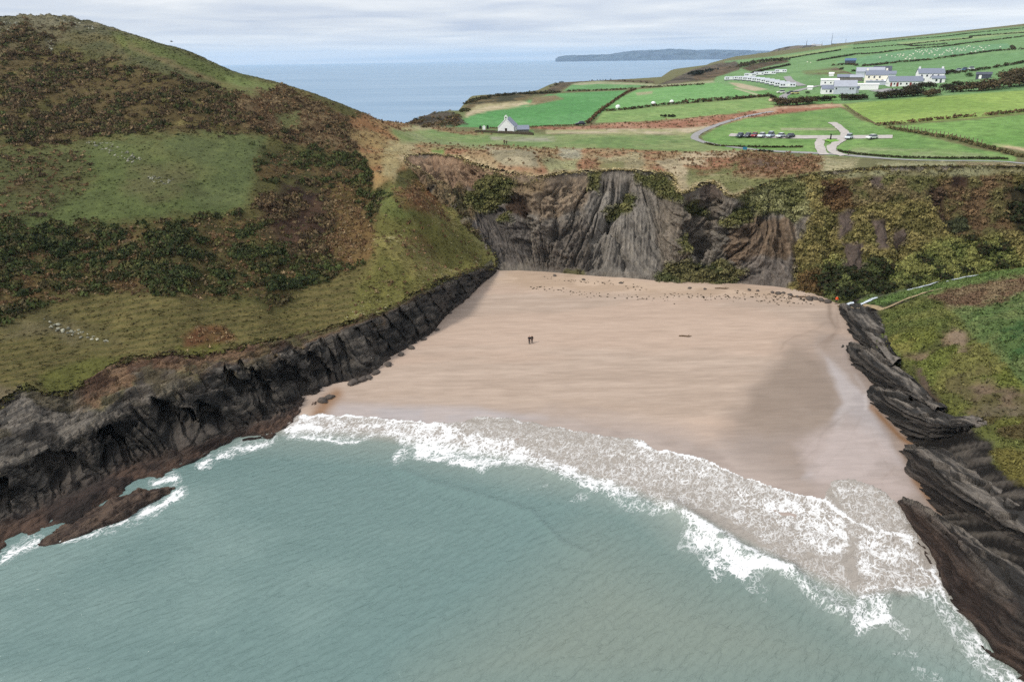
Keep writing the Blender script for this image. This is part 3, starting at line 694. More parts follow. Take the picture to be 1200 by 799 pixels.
wk1, wd1 = worley((U + .7 * lean) / 1.9 + .4 * wv, V * 3.4 + .3 * wv, 55); wk2, wd2 = worley((U + .7 * lean) / .75, V * 9 + wv, 56)
b1 = ridge1(ph) ** 0.45
cell = np.floor(ph); cj = vn(cell * 1.7 + 0.31, 0 * cell + 0.5, 0, 43)
ph2 = (U + 3.4 * vface) / 2.1 + 1.1 * fbm(U / 4.0, V * 0.8, 0, 3, 42)
b2 = ridge1(ph2) ** 0.5
disp = faceband * size * (1.9 * (sawA ** .8 * np.clip((1 - sawA) / .06, 0, 1) - .6) * (0.7 + 0.5 * cj) + (0.9 - .6 * farh) * (sawB - .5))
wt_, wtd = worley(U / 5.5 + .5 * wv, V * 7 + U * .07, 57); tpm = sstep(1.8, 2.1, V); wk1 = wk1 * (1 - tpm) + wt_ * tpm; wk2 = wk2 * (1 - tpm); wd1 = np.where(tpm > .5, wtd, wd1)
disp += size * sstep(.7, 1.1, V) * (1 - sstep(3.0, 3.5, V)) * (.55 * wk1 + .22 * wk2 - .35 * np.exp(-wd1 / .06) * .8)
cav = fbm((U + 5.0 * vface) / 4.2 + 7, vface * 0.9, 0, 3, 53)
cavm = sstep(0.0, 0.26, cav) * sstep(1.12, 1.3, V) * (1 - sstep(1.62 + 0.2 * wv, 1.86 + 0.2 * wv, V))
cavm = cavm * (1 - sstep(q[-1] * .42, q[-1] * .50, U))
disp -= 1.2 * size * cavm
# bedding on the upper slabs and the bench
bed = fbm(U * 0.10 + 3, V * 7.0 + U * 0.10 + wv, 0, 3, 44)
bs = (V * 7.0 + U * 0.10 + 0.9 * wv + .5 * fbm(U / 3, V * 2, 0, 3, 54)); bsaw = bs - np.floor(bs); b3 = V * 19 + U * .21 + 1.4 * wv; bsaw = bsaw * .75 + .3 * (b3 - np.floor(b3))
disp += size * (1 - sstep(3.0, 3.6, V)) * (0.26 * bed + 0.72 * (bsaw - 0.5) * (.25 + .75 * sstep(1.5, 2.1, V)))
bench = 1 - sstep(0.6, 1.1, V)
disp += bench * size * (0.55 * fbm(U / 3.2, V * 2.2, 0, 4, 45) + 0.5 * fbm(U / 11.0, V * 1.3, 0, 2, 46))
disp += size * 0.30 * fbm(gx / 1.3, gy / 1.3, gz / 1.3, 4, 47)
disp *= (1 - sstep(3.3, 3.9, V) * 0.8)
g2 = g + nor * disp[..., None]
# the caves and gullies cut back into the cliff
lx, ly = proj(g); hdir = LSa[:, :2] - LLa[:, :2]; hd = g[:, 5, :2] - g[:, -10, :2]; hd = hd / np.linalg.norm(hd, axis=1, keepdims=True)
cvn = fbm(gx / 1.6, gy / 1.6, gz / 1.6, 4, 49); carve = np.zeros(lx.shape, np.float32)
for pl, dp in [([(40, 538), (62, 527), (88, 529), (97, 562), (62, 570), (40, 560)], 4.0), ([(117, 508), (128, 501), (144, 505), (154, 538), (136, 553), (119, 551)], 4.5), ([(-6, 560), (7, 563), (11, 600), (-6, 606)], 3.5), ([(176, 466), (200, 471), (229, 487), (240, 512), (215, 526), (195, 520), (185, 497)], 5.0),
               ([(264, 430), (279, 443), (302, 458), (306, 474), (286, 470), (269, 456)], 3.6), ([(230, 474), (256, 480), (275, 504), (256, 520), (238, 515)], 3.0), ([(295, 430), (307, 438), (321, 462), (316, 474), (301, 463)], 3.2), ([(327, 438), (345, 429), (362, 450), (358, 464), (339, 464)], 3.4), ([(357, 414), (373, 421), (393, 443), (388, 449), (369, 446)], 3.0), ([(396, 396), (405, 403), (414, 426), (408, 432), (399, 415)], 2.2)]:
    carve = np.maximum(carve, dp * np.clip((sdpoly(lx, ly, pl) + 3.5 * cvn) / 5 + .4, 0, 1))
for pl, w_, dp in [([(282, 425), (300, 440), (316, 452)], 2.5, 1.8), ([(318, 418), (334, 432), (348, 446)], 2.5, 1.8), ([(340, 408), (356, 424)], 2.5, 1.5), ([(376, 398), (390, 418), (398, 436)], 2.5, 1.6), ([(418, 386), (432, 404), (445, 424)], 2.2, 1.6), ([(434, 378), (450, 400), (460, 415)], 2.0, 1.4), ([(450, 371), (466, 390), (478, 406)], 2.0, 1.4), ([(468, 362), (482, 380), (492, 396)], 1.8, 1.3), ([(486, 354), (496, 370), (505, 388)], 1.8, 1.2), ([(502, 345), (512, 360), (520, 374)], 1.6, 1.1), ([(517, 337), (526, 350), (535, 361)], 1.5, 1.0), ([(532, 328), (542, 340), (549, 348)], 1.3, .9), ([(546, 322), (556, 332), (562, 336)], 1.2, .7)]:
    carve = np.maximum(carve, dp * np.exp(-(dline(lx + 1.5 * cvn, ly, pl) / w_) ** 2))
carve *= sstep(1.02, 1.2, V) * (1 - sstep(2.6, 3.0, V))
g2[..., :2] -= hd[:, None, :] * (carve * (1 + .25 * cvn))[..., None]
g2[..., 2] -= bench * 0.25 * np.abs(fbm(U / 2.0, V * 6, 0, 3, 48))
lx, ly = proj(g)
lc = np.zeros(g.shape, np.float32)
nn = fbm(gx / 2.5, gy / 2.5, gz / 2.5, 4, 50)
streak = fbm(U * 0.25, V * 9 + U * .2, 0, 3, 51)
def mixc(a, b, w): w = w[..., None]; return alb(a) * (1 - w) + alb(b) * w
lc[:] = mixc((40, 38, 36), (90, 84, 78), sstep(-0.3, 0.35, streak))
top = sstep(1.75, 2.15, V)
lc = lc * (1 - top[..., None]) + mixc((70, 65, 60), (132, 124, 114), sstep(-0.3, 0.3, streak + 0.4 * nn)) * top[..., None]
bn = (1 - sstep(0.5, 1.25, V)) * sstep(-1, 0, 200 - U)
lc = lc * (1 - bn[..., None]) + mixc((62, 46, 40), (96, 72, 58), sstep(-0.3, 0.3, nn)) * bn[..., None]
wetl = 1 - sstep(0.15, 0.55, V + 0.2 * nn)
lc = lc * (1 - 0.55 * wetl[..., None])
soil = sstep(2.0, 2.5, V + 0.35 * nn + .15 * wk1) * sstep(35, 75, U) * (1 - sstep(q[-1] * .66, q[-1] * .76, U))
lc = lc * (1 - soil[..., None]) + mixc((98, 70, 50), (142, 108, 80), sstep(-0.3, 0.3, nn)) * soil[..., None]
grs = sstep(2.55, 3.0, V + 0.5 * nn) * sstep(q[-1] * .62, q[-1] * .75, U) + sstep(3.1, 3.3, V) * 0.7
grs = np.maximum(grs, .85 * sstep(2.2, 2.75, V + .55 * nn + .2 * wt_) * sstep(80, 130, lx))
grs = np.clip(grs, 0, 1) * np.clip(0.4 + sstep(-.1, .2, nn), 0, 1)
lc = lc * (1 - grs[..., None]) + mixc((92, 96, 50), (118, 112, 66), sstep(-0.3, 0.3, nn)) * grs[..., None]
lich = sstep(0.25, 0.5, fbm(gx / 5, gy / 5, gz / 5, 3, 52)) * sstep(1.7, 2.2, V) * 0.4
lc = lc * (1 - lich[..., None]) + alb((116, 104, 62)) * lich[..., None]
soil2 = .85 * sstep(2.4, 2.65, V + .35 * nn) * (1 - sstep(3.25, 3.45, V)) * sstep(80, 105, lx) * (1 - sstep(290, 330, lx))
lc = lc * (1 - soil2[..., None]) + mixc((108, 74, 52), (148, 112, 82), sstep(-0.3, 0.3, nn)) * soil2[..., None]
M_rock = ground_mat('dark_slate_rock', var=0.42, s1=0.8, s2=4.0, bump=1.0, bdist=0.35, rough=0.72, spec=0.3, stretch=((0, .25, math.radians(-61)), (.32, 1.3, 2.3)), crack=0.5)
tag(np_mesh('rock_cliff', g2.reshape(-1, 3), grid_faces(*g.shape[:2]), M_rock, lc.reshape(-1, 3), smooth=False), kind='structure')

# ---------------- back cliff and valley side
BFa, BLa = np.array(BF), np.array(BL)
ov_ = outward(BFa, BLa, 1.0)
BB = BLa.copy(); BB[:, :2] += ov_ * 2.6; BB[:, 2] = hland(BB[:, 0], BB[:, 1]) - 0.9
BU = BFa.copy(); BU[:, 2] -= 1.2; BU[:, :2] -= ov_ * 1.0
pxk = np.array([c[0][0] for c in BACKC], float)
def between(f, sag): 
    P = BFa * (1 - f) + BLa * f; P[:, 2] += sag; return P
# scree low down is gentler, the upper face steeper
sg = np.interp(pxk, [585, 610, 700, 880, 960, 1200], [0, -1.0, -1.5, -1.5, 0.5, 0.5])
B1 = between(0.42, 0); B1[:, 2] += sg; B2 = between(0.78, 0); B2[:, 2] += sg * 0.9
BLd = BLa.copy(); BLd[:, 2] -= np.where(np.array([c[0][0] for c in BACKC]) > 890, 0.0, 0.25)
g, fr, q = ribbon([BU, BFa, B1, B2, BLd, BB], 1000, [4, 50, 46, 34, 7])
U, V = np.meshgrid(q, fr, indexing='ij'); nor = grid_normals(g)
if nor[..., 2].mean() < 0: nor = -nor
gx, gy, gz = g[..., 0], g[..., 1], g[..., 2]
bx, by = proj(g)
hgt = np.clip((V - 1) / 3, 0, 1)
nn = fbm(gx / 3.0, gy / 3.0, gz / 3.0, 5, 60); nf = fbm(gx / 1.0, gy / 1.0, gz / 1.0, 4, 61); nl = fbm(gx / 9, gy / 9, gz / 9, 3, 62)
rockk = 1 - sstep(905, 945, bx + 14 * nn)
fan = (bx - 735) * 0.013
fl = bx / 13.0 + fan * (1 - hgt) * 2.0 + 1.0 * fbm(bx / 38, hgt * 1.4, 0, 3, 63)
kslant = np.interp(bx, [585, 625, 650, 690, 735, 775, 800, 840, 880, 905, 930], [.55, .25, -.4, -.5, 0, .5, -.3, -.9, -.4, 0, .3]); cs_ = bx - kslant * (by - 262) + 3 * nl
rib = 1 - np.abs(fbm(cs_ / 17, by / 120, 0, 3, 69)) * 2.0; rib2 = 1 - np.abs(fbm(cs_ / 6, by / 60, 0, 3, 70)) * 2.0; rib3 = fbm(cs_ / 2.6, by / 30, 0, 3, 71)
flute = ridge1(fl) ** 0.6
fl2 = bx / 4.6 + fan * (1 - hgt) * 3 + 0.9 * fbm(bx / 14, hgt * 2.2, 0, 3, 64)
flute2 = ridge1(fl2) ** 0.7
mid = sstep(1.0, 1.35, V) * (1 - sstep(3.3, 3.9, V))
fanm = np.exp(-((bx - 735) / 46) ** 4) + 0.5 * np.exp(-((bx - 905) / 30) ** 4) + 0.28
disp = mid * rockk * (-2.0 * sstep(.62, 1.0, rib) - .8 * sstep(.5, 1.0, rib2) + .28 * rib3 + .3 * fanm * (flute2 - .6))
blk = fbm(gx / 4.5, gy / 4.5 + gz / 3.0, gz / 2.2, 4, 66)
disp += mid * rockk * 1.7 * blk * np.clip(1.25 - fanm, 0.25, 1)
butt = np.exp(-((bx - 640) / 40) ** 2) * np.exp(-((by - 268) / 34) ** 2) * 1.6 + np.exp(-((bx - 735) / 48) ** 2) * np.exp(-((by - 282) / 46) ** 2) * 2.2 + np.exp(-((bx - 905) / 38) ** 2) * np.exp(-((by - 285) / 36) ** 2) * 2.6 
disp += butt
wa, wda = worley(gx / 2.6 + .5 * nl, (gz + gx * .35) / 1.5 + .4 * nl, 67); wb_, wdb = worley(gx / 1.0 + .3 * nn, (gz + gx * .3) / .7, 68)
disp += mid * rockk * np.clip(1.3 - fanm, .2, 1) * (.75 * wa + .3 * wb_)
# gullies
for pl, w, dpt in [([(743, 203), (735, 222), (712, 262), (690, 320)], 6, 2.0), ([(712, 262), (728, 290), (730, 320)], 3.5, 1.6), ([(806, 226), (815, 250), (818, 296)], 7, 1.8), ([(655, 230), (648, 275), (634, 316)], 6, 1.5),
                   ([(605, 232), (618, 262), (622, 300)], 5, 1.2), ([(838, 240), (828, 270), (818, 296)], 6, 1.5), ([(932, 244), (936, 280), (932, 325)], 7, 1.6), ([(975, 262), (970, 300), (975, 335)], 8, 1.5), ([(1045, 262), (1060, 290), (1040, 325)], 9, 1.4), ([(1096, 226), (1112, 250), (1120, 270)], 8, 1.4)]:
    d = dline(bx + 5 * nn, by, pl); disp -= 1.6 * dpt * np.exp(-(d / (.8 * w)) ** 2) * mid
disp += mid * (0.7 * nn + 0.35 * nf) * (0.6 + 0.6 * (bx < 680) + 0.4 * (bx > 860))
# ledges
for pl, w, dpt in [([(585, 238), (610, 232), (624, 245), (618, 252)], 5, 1.2), ([(650, 272), (676, 272)], 3, 0.8), ([(844, 292), (860, 305), (885, 312)], 4, 1.0), ([(970, 214), (1004, 217)], 4, 1.3), ([(1020, 232), (1050, 238), (1078, 228)], 4, 1.2), ([(1030, 252), (1048, 262)], 4, 1.0), ([(982, 226), (968, 240)], 5, 1.2)]:
    d = dline(bx + 3 * nn, by + 3 * nf, pl); up = np.exp(-((d) / w) ** 2); disp -= dpt * up
disp += (1 - rockk) * mid * (0.9 * nl + 0.5 * nn)
disp *= sstep(0.9, 1.15, V) * (1 - sstep(3.55, 4.05, V))
g2 = g + nor * disp[..., None]
bc = np.zeros(g.shape, np.float32)
dens_b = np.zeros(g.shape[:2], np.float32); dens_g = np.zeros(g.shape[:2], np.float32); dens_t = np.zeros(g.shape[:2], np.float32)
flw = sstep(0.2, 0.9, flute2)
bc[:] = mixc((104, 98, 90), (150, 141, 130), np.clip(.5 + .55 * rib3 + .3 * nl, 0, 1))
fl_ = {'b': dens_b, 'g': dens_g, 't': dens_t}
ribw = np.clip(.5 + .6 * rib3 + .25 * nn, 0, 1)
def pb(*a, **k): paintg(bx, by, bc, nn, *a, fields=fl_, wn=(None if ('t' in k or 'b' in k) else ribw), **k)
pb([(475, 185), (530, 180), (600, 200), (640, 206), (615, 222), (570, 216), (545, 225), (505, 222), (480, 205)], (150, 120, 94), (178, 148, 118), soft=5, rag=6)
pb([(500, 192), (528, 190), (545, 200), (556, 212), (530, 222), (505, 214)], (146, 118, 94), (172, 144, 116), soft=5, rag=5)
pb([(600, 204), (690, 204), (690, 236), (640, 262), (612, 240), (600, 232)], (138, 120, 100), (162, 142, 118), soft=7, rag=6)
pb([(690, 234), (735, 218), (755, 240), (775, 290), (778, 326), (690, 324), (684, 290)], (112, 107, 101), (152, 145, 136), soft=7, rag=5)
pb([(640, 262), (690, 262), (690, 322), (622, 318), (622, 285)], (98, 92, 86), (132, 122, 112), soft=7, rag=6)
pb([(545, 248), (590, 240), (620, 262), (622, 300), (605, 312), (585, 305), (560, 278)], (88, 84, 82), (124, 116, 110), soft=5, rag=6)
pb([(586, 232), (608, 228), (622, 246), (618, 256), (596, 248)], (66, 52, 42), (84, 66, 52), soft=4, rag=4)
pb([(770, 240), (836, 214), (858, 228), (830, 262), (818, 292), (780, 320), (772, 280)], (112, 104, 93), (148, 136, 122), soft=6, rag=5)
pb([(826, 216), (845, 216), (848, 232), (815, 238)], (96, 84, 76), (116, 102, 92), soft=4, rag=3)
pb([(858, 270), (885, 254), (925, 258), (934, 290), (930, 332), (870, 320), (848, 295)], (102, 86, 70), (144, 122, 100), soft=6, rag=6)
pb([(868, 306), (930, 300), (934, 338), (870, 334)], (112, 104, 98), (138, 128, 120), soft=6, rag=5)
pb([(478, 192), (500, 204), (530, 214), (556, 226), (566, 250), (548, 262), (560, 284), (545, 268), (520, 240), (496, 214)], (112, 104, 62), (132, 112, 76), soft=7, rag=9, alpha=.85, t=.8)
pb([(590, 212), (640, 212), (636, 224), (600, 228)], (118, 108, 68), (140, 118, 84), soft=5, rag=6, alpha=.6, t=.4)
# turf hanging down the face
for pl in [[(545, 228), (570, 205), (606, 208), (600, 226), (575, 250), (560, 252), (546, 244)], [(558, 222), (575, 214), (575, 236), (560, 238)], [(708, 252), (735, 222), (748, 232), (742, 248), (720, 260)], [(742, 202), (780, 205), (806, 230), (800, 240), (768, 226), (748, 216)],
           [(688, 202), (702, 200), (702, 228), (692, 222)], [(815, 236), (830, 244), (828, 254), (802, 246)], [(845, 262), (862, 242), (885, 240), (880, 258), (858, 266)], [(795, 282), (808, 272), (815, 290), (798, 298)], [(585, 250), (600, 250), (604, 262), (590, 262)]]:
    pb(pl, (88, 92, 44), (112, 110, 58), soft=4, rag=5, b=0.35, t=0.9)
pb([(762, 322), (790, 308), (850, 306), (870, 318), (860, 338), (770, 332)], (84, 90, 48), (110, 106, 62), soft=4, rag=6, b=0.5, t=0.6)
pb([(665, 316), (685, 318), (684, 326), (660, 322)], (90, 92, 56), (108, 104, 68), soft=4, rag=4, t=0.6)
pb([(862, 224), (905, 208), (960, 206), (965, 225), (960, 250), (930, 258), (885, 252), (870, 244)], (110, 112, 58), (138, 138, 88), soft=6, rag=6, b=0.2, t=0.9)
pb([(935, 205), (965, 200), (1500, 180), (1500, 290), (1210, 325), (1060, 350), (985, 356), (925, 344), (934, 290), (950, 255), (950, 230)], (112, 106, 52), (140, 128, 68), soft=6, rag=7, b=0.35, t=0.7)
pb([(965, 210), (1010, 214), (1012, 240), (975, 250), (962, 236)], (84, 60, 36), (104, 78, 44), soft=5, rag=5, b=0.6, t=0.5)
pb([(990, 205), (1100, 200), (1100, 232), (1000, 240)], (108, 108, 58), (126, 112, 72), soft=6, rag=6, b=0.15, t=0.8)
pb([(1100, 208), (1190, 200), (1190, 270), (1130, 280), (1100, 250)], (116, 92, 62), (104, 98, 54), soft=7, rag=7, b=0.2, t=0.8)
pb([(965, 300), (1060, 305), (1100, 280), (1170, 280), (1200, 310), (1060, 345), (985, 356), (960, 345)], (102, 112, 48), (130, 132, 60), soft=7, rag=7, b=0.7, t=0.4, g=0.25)
pb([(955, 310), (1040, 305), (1050, 345), (985, 354), (955, 345)], (66, 78, 36), (90, 98, 46), soft=6, rag=6, b=0.8, g=0.7)
pb([(935, 320), (962, 312), (965, 345), (935, 342)], (108, 82, 44), (84, 70, 36), soft=4, rag=5, b=0.7)
for pl in [[(1018, 204), (1034, 208), (1032, 222), (1022, 220)], [(1052, 262), (1066, 268), (1064, 290), (1050, 284)], [(988, 285), (1012, 285), (1012, 318), (990, 316)], [(1020, 255), (1040, 258), (1042, 290), (1030, 290)], [(980, 250), (1000, 244), (998, 270), (984, 280)]]:
    pb(pl, (116, 100, 92), (92, 80, 72), soft=4, rag=4)
pb([(1090, 215), (1106, 216), (1112, 250), (1126, 262), (1112, 268), (1094, 240)], (66, 52, 42), (84, 66, 50), soft=4, rag=4, b=0.3)
pb([(1116, 194), (1134, 196), (1134, 218), (1116, 220)], (56, 40, 30), (70, 52, 40), soft=4, rag=4, g=0.8)
pb([(1110, 255), (1132, 255), (1130, 270), (1112, 268)], (58, 64, 40), (66, 72, 44), soft=4, rag=4, b=0.8)
pb([(1180, 215), (1260, 205), (1260, 300), (1190, 270)], (44, 42, 26), (60, 54, 34), soft=5, rag=6, g=0.8)
pb([(960, 204), (1300, 192), (1300, 203), (960, 208)], (140, 136, 96), (150, 150, 110), soft=4, rag=4, t=0.7)
M_cliff = ground_mat('shale_cliff', var=0.34, s1=0.7, s2=3.2, bump=1.0, bdist=0.4, rough=0.9, spec=0.15, stretch=((0, 0, 0), (1.3, 0.8, 0.45)), crack=0.35)
tag(np_mesh('shale_cliff', g2.reshape(-1, 3), grid_faces(*g.shape[:2]), M_cliff, bc.reshape(-1, 3), smooth=False), kind='structure')
CLIFF = (g2, nor, bx, by, V, dens_b, dens_g, dens_t, bc)

# ================================================================== BEACH
BP = np.array([pz(*a) for a in [(400, 468, .45), (380, 490, .15), (480, 490, .25), (600, 500, .3), (690, 512, .3), (765, 524, .3), (850, 546, .25), (920, 575, .2), (990, 608, .15), (1068, 629, .1), (1060, 570, .7), (620, 400, 1.9), (590, 318, 3.3), (680, 322, 3.4), (760, 331, 3.5), (850, 337, 3.5), (940, 347, 3.3),
     (985, 357, 2.9), (985, 400, 2.3), (1015, 440, 1.9), (1040, 500, 1.4), (1070, 540, 1.0), (800, 400, 1.9), (800, 460, 1.1), (450, 430, 1.5), (520, 370, 2.3), (900, 450, 1.5), (920, 520, .8), (600, 600, -1), (300, 600, -1), (900, 700, -1), (300, 799, -2), (600, 799, -2.2), (900, 799, -2), (1150, 790, -1.0), (1090, 700, -.4), (560, 560, -.5), (760, 600, -.5), (1000, 680, -.5), (100, 640, -1.2), (600, 300, 4.3), (800, 310, 4.3), (1000, 340, 4.0), (1100, 400, 3.0)]])
def tps2(P, reg=1e-3):
    k = len(P); S_ = 60.0; x = P[:, 0] / S_; y = P[:, 1] / S_
    A = np.zeros((k+3, k+3)); A[:k, :k] = tpsk((x[:, None]-x)**2 + (y[:, None]-y)**2) + np.eye(k) * reg
    A[:k, k] = A[k, :k] = 1; A[:k, k+1] = A[k+1, :k] = x; A[:k, k+2] = A[k+2, :k] = y
    w = np.linalg.solve(A, np.concatenate([P[:, 2], np.zeros(3)]))
    def f(X, Y):
        sh = np.shape(X); a = np.ravel(X) / S_; b = np.ravel(Y) / S_; o = np.empty(a.shape)
        for i in range(0, len(a), 60000):
            d2 = (a[i:i+60000, None] - x)**2 + (b[i:i+60000, None] - y)**2
            o[i:i+60000] = tpsk(d2) @ w[:k] + w[k] + w[k+1]*a[i:i+60000] + w[k+2]*b[i:i+60000]
        return o.reshape(sh)
    return f
hbeach = tps2(BP)
xs = np.arange(-50, 100, 0.33); ys = np.arange(56, 190, 0.33)
X, Y = np.meshgrid(xs, ys, indexing='ij'); Z = hbeach(X, Y)
Z = Z + 0.025 * fbm(X / 6, Y / 1.6, 0, 3, 70)
sx, sy = proj(np.stack([X, Y, Z], -1))
sn = fbm(X / 7, Y / 5, 0, 4, 71)
streak = fbm(X / 16 + 0.3 * fbm(X / 9, Y / 9, 0, 2, 78), Y / 1.9, 0, 5, 72) + 0.5 * fbm(X / 5, Y / 0.9, 0, 3, 73)
sc = np.zeros(X.shape + (3,), np.float32); wet = np.zeros(X.shape, np.float32)
w = .26 + .48 * sstep(-0.7, 0.7, streak)
sc[:] = mixc((174, 154, 139), (199, 179, 164), w)
pk = sstep(-0.2, 0.5, fbm(X / 40, Y / 12, 0, 3, 74))[..., None] * 0.5
sc = sc * (1 - pk) + alb((200, 174, 156)) * pk
def ps(*a, **k): paintg(sx, sy, sc, sn, *a, fields={'w': wet}, **k)
# dry upper beach
ps([(570, 330), (600, 316), (700, 320), (850, 334), (960, 346), (975, 356), (900, 350), (760, 346), (640, 340)], (200, 176, 154), (186, 162, 140), soft=12, rag=5)
# damp lower beach
ps([(380, 470), (480, 474), (600, 480), (720, 492), (860, 520), (930, 480), (965, 400), (1010, 400), (1110, 620), (1000, 640), (360, 520)], (166, 150, 142), (176, 160, 152), soft=26, rag=8, w=0.75)
ps([(395, 474), (560, 478), (640, 490), (560, 500), (390, 492)], (176, 168, 170), (182, 170, 168), soft=10, rag=3, w=1.0)
# the wet corner where the stream fans out
ps([(972, 375), (935, 398), (905, 425), (880, 452), (862, 480), (855, 505), (880, 535), (960, 575), (1075, 620), (1100, 600), (1062, 520), (1030, 480), (1000, 430), (992, 390)], (152, 134, 122), (144, 128, 118), soft=34, rag=10, w=0.75, alpha=.62)
ps([(885, 455), (930, 410), (960, 420), (985, 460), (975, 500), (900, 510), (868, 495)], (144, 126, 112), (152, 134, 120), soft=14, rag=5, w=0.6, alpha=.8)
ps([(966, 414), (990, 436), (1010, 455), (1018, 480), (1040, 510), (1060, 545), (1000, 570), (940, 560), (975, 505), (985, 470), (972, 440)], (178, 168, 168), (166, 156, 156), soft=8, rag=5, w=1.0)
ps([(930, 520), (990, 490), (1040, 515), (1075, 575), (1040, 600), (960, 580)], (184, 168, 164), (170, 154, 148), soft=14, rag=6, w=0.95, alpha=.8)
for pl, wd, c, a in [([(972, 358), (974, 372), (980, 384), (975, 398), (962, 408), (957, 413)], 3.0, (150, 130, 116), .8), ([(982, 370), (984, 388), (970, 398), (958, 405)], 1.6, (140, 118, 104), .8), ([(972, 378), (950, 388), (930, 396), (915, 410)], 1.3, (150, 130, 114), .7),
                  ([(958, 410), (975, 425), (990, 440), (996, 460), (990, 478), (985, 492)], 4.5, (182, 172, 170), .6), ([(1002, 440), (1014, 458), (1016, 480)], 2.5, (196, 188, 188), .6), ([(985, 492), (965, 505), (955, 525), (935, 545)], 1.5, (140, 124, 118), .7), ([(1000, 480), (975, 500), (945, 520), (930, 540)], 1.2, (146, 130, 122), .6),
                  ([(1010, 490), (990, 520), (965, 545), (950, 560)], 1.2, (146, 130, 122), .6), ([(1020, 500), (1030, 530), (1050, 560)], 1.2, (150, 134, 126), .5), ([(1032, 575), (1032, 562), (1050, 548)], 1.2, (146, 124, 112), .7), ([(1000, 500), (1005, 540), (1020, 575)], 1.0, (154, 138, 130), .5), ([(1040, 520), (1046, 545), (1066, 570)], 1.0, (154, 138, 130), .5)]:
    d = dline(sx + 2.5 * sn, sy + 2 * sn, pl); k = np.exp(-(d / wd) ** 2) * a * (.45 if wd < 1.8 else 1) * (.5 + .5 * sstep(-.4, .3, sn))
    sc = sc * (1 - k[..., None]) + alb(c) * k[..., None]; wet = np.maximum(wet, k)
# rusty water against the right rocks and in the left corner
for pl, wd, a in [([(1022, 478), (1038, 494), (1055, 512), (1070, 522)], 3.5, .9), ([(1072, 562), (1092, 588), (1116, 612), (1135, 628)], 4, .8), ([(372, 484), (384, 472), (396, 463)], 7, .9)]:
    d = dline(sx + 2 * sn, sy + 2 * sn, pl); k = np.exp(-(d / wd) ** 2) * a
    sc = sc * (1 - k[..., None]) + alb((150, 110, 72)) * k[..., None]; wet = np.maximum(wet, k)
# reflecting film of the last wash
d = np.clip(sdpoly(sx, sy, [(395, 476), (520, 474), (640, 484), (740, 500), (860, 545), (980, 600), (1060, 625), (1060, 640), (300, 540)]) + 6 * sn, -20, 20)
wet = np.maximum(wet, 0.9 * np.clip(d / 12 + .5, 0, 1))
def sand_mat():
    m = bpy.data.materials.new('beach_sand'); m.use_nodes = True; nt = m.node_tree; p = nt.nodes['Principled BSDF']
    at = N(nt, 'ShaderNodeVertexColor'); at.layer_name = 'Col'
    we = N(nt, 'ShaderNodeAttribute'); we.attribute_name = 'wet'
    tcn = N(nt, 'ShaderNodeTexCoord'); a = N(nt, 'ShaderNodeTexNoise'); a.inputs['Scale'].default_value = 1.0; a.inputs['Detail'].default_value = 8; a.inputs['Roughness'].default_value = .6
    mp = N(nt, 'ShaderNodeMapping'); mp.inputs['Scale'].default_value = (0.22, 1.1, 1); mp.inputs['Rotation'].default_value = (0, 0, 0.07); L(nt, tcn, 'Object', mp, 0); L(nt, mp, 0, a, 'Vector')
    f = N(nt, 'ShaderNodeTexNoise'); f.inputs['Scale'].default_value = 6; f.inputs['Detail'].default_value = 5; L(nt, tcn, 'Object', f, 'Vector')
    r = N(nt, 'ShaderNodeValToRGB'); L(nt, a, 'Fac', r, 0); ramp(r, [(0.3, (.88, .87, .86)), (0.7, (1.07, 1.06, 1.05))])
    rf = N(nt, 'ShaderNodeValToRGB'); L(nt, f, 'Fac', rf, 0); ramp(rf, [(0.3, (.94,) * 3), (0.7, (1.05,) * 3)])
    m1 = N(nt, 'ShaderNodeMix', data_type='RGBA', blend_type='MULTIPLY'); m1.inputs[0].default_value = 1; L(nt, at, 0, m1, 6); L(nt, r, 0, m1, 7)
    m2 = N(nt, 'ShaderNodeMix', data_type='RGBA', blend_type='MULTIPLY'); m2.inputs[0].default_value = 1; L(nt, m1, 2, m2, 6); L(nt, rf, 0, m2, 7)
    L(nt, m2, 2, p, 'Base Color')
    mr = N(nt, 'ShaderNodeMapRange'); L(nt, we, 'Fac', mr, 0); mr.inputs[3].default_value = .9; mr.inputs[4].default_value = .22; L(nt, mr, 0, p, 'Roughness')
    ms = N(nt, 'ShaderNodeMapRange'); L(nt, we, 'Fac', ms, 0); ms.inputs[3].default_value = .1; ms.inputs[4].default_value = .4; L(nt, ms, 0, p, 'Specular IOR Level')
    bp = N(nt, 'ShaderNodeBump'); bp.inputs['Distance'].default_value = .04; L(nt, a, 'Fac', bp, 'Height')
    mb = N(nt, 'ShaderNodeMapRange'); L(nt, we, 'Fac', mb, 0); mb.inputs[3].default_value = .5; mb.inputs[4].default_value = .1; L(nt, mb, 0, bp, 'Strength')
    L(nt, bp, 0, p, 'Normal'); return m
tag(np_mesh('sand_beach', np.stack([X, Y, Z], -1).reshape(-1, 3), grid_faces(*X.shape), sand_mat(), sc.reshape(-1, 3), smooth=True, extra={'wet': wet}), kind='structure')

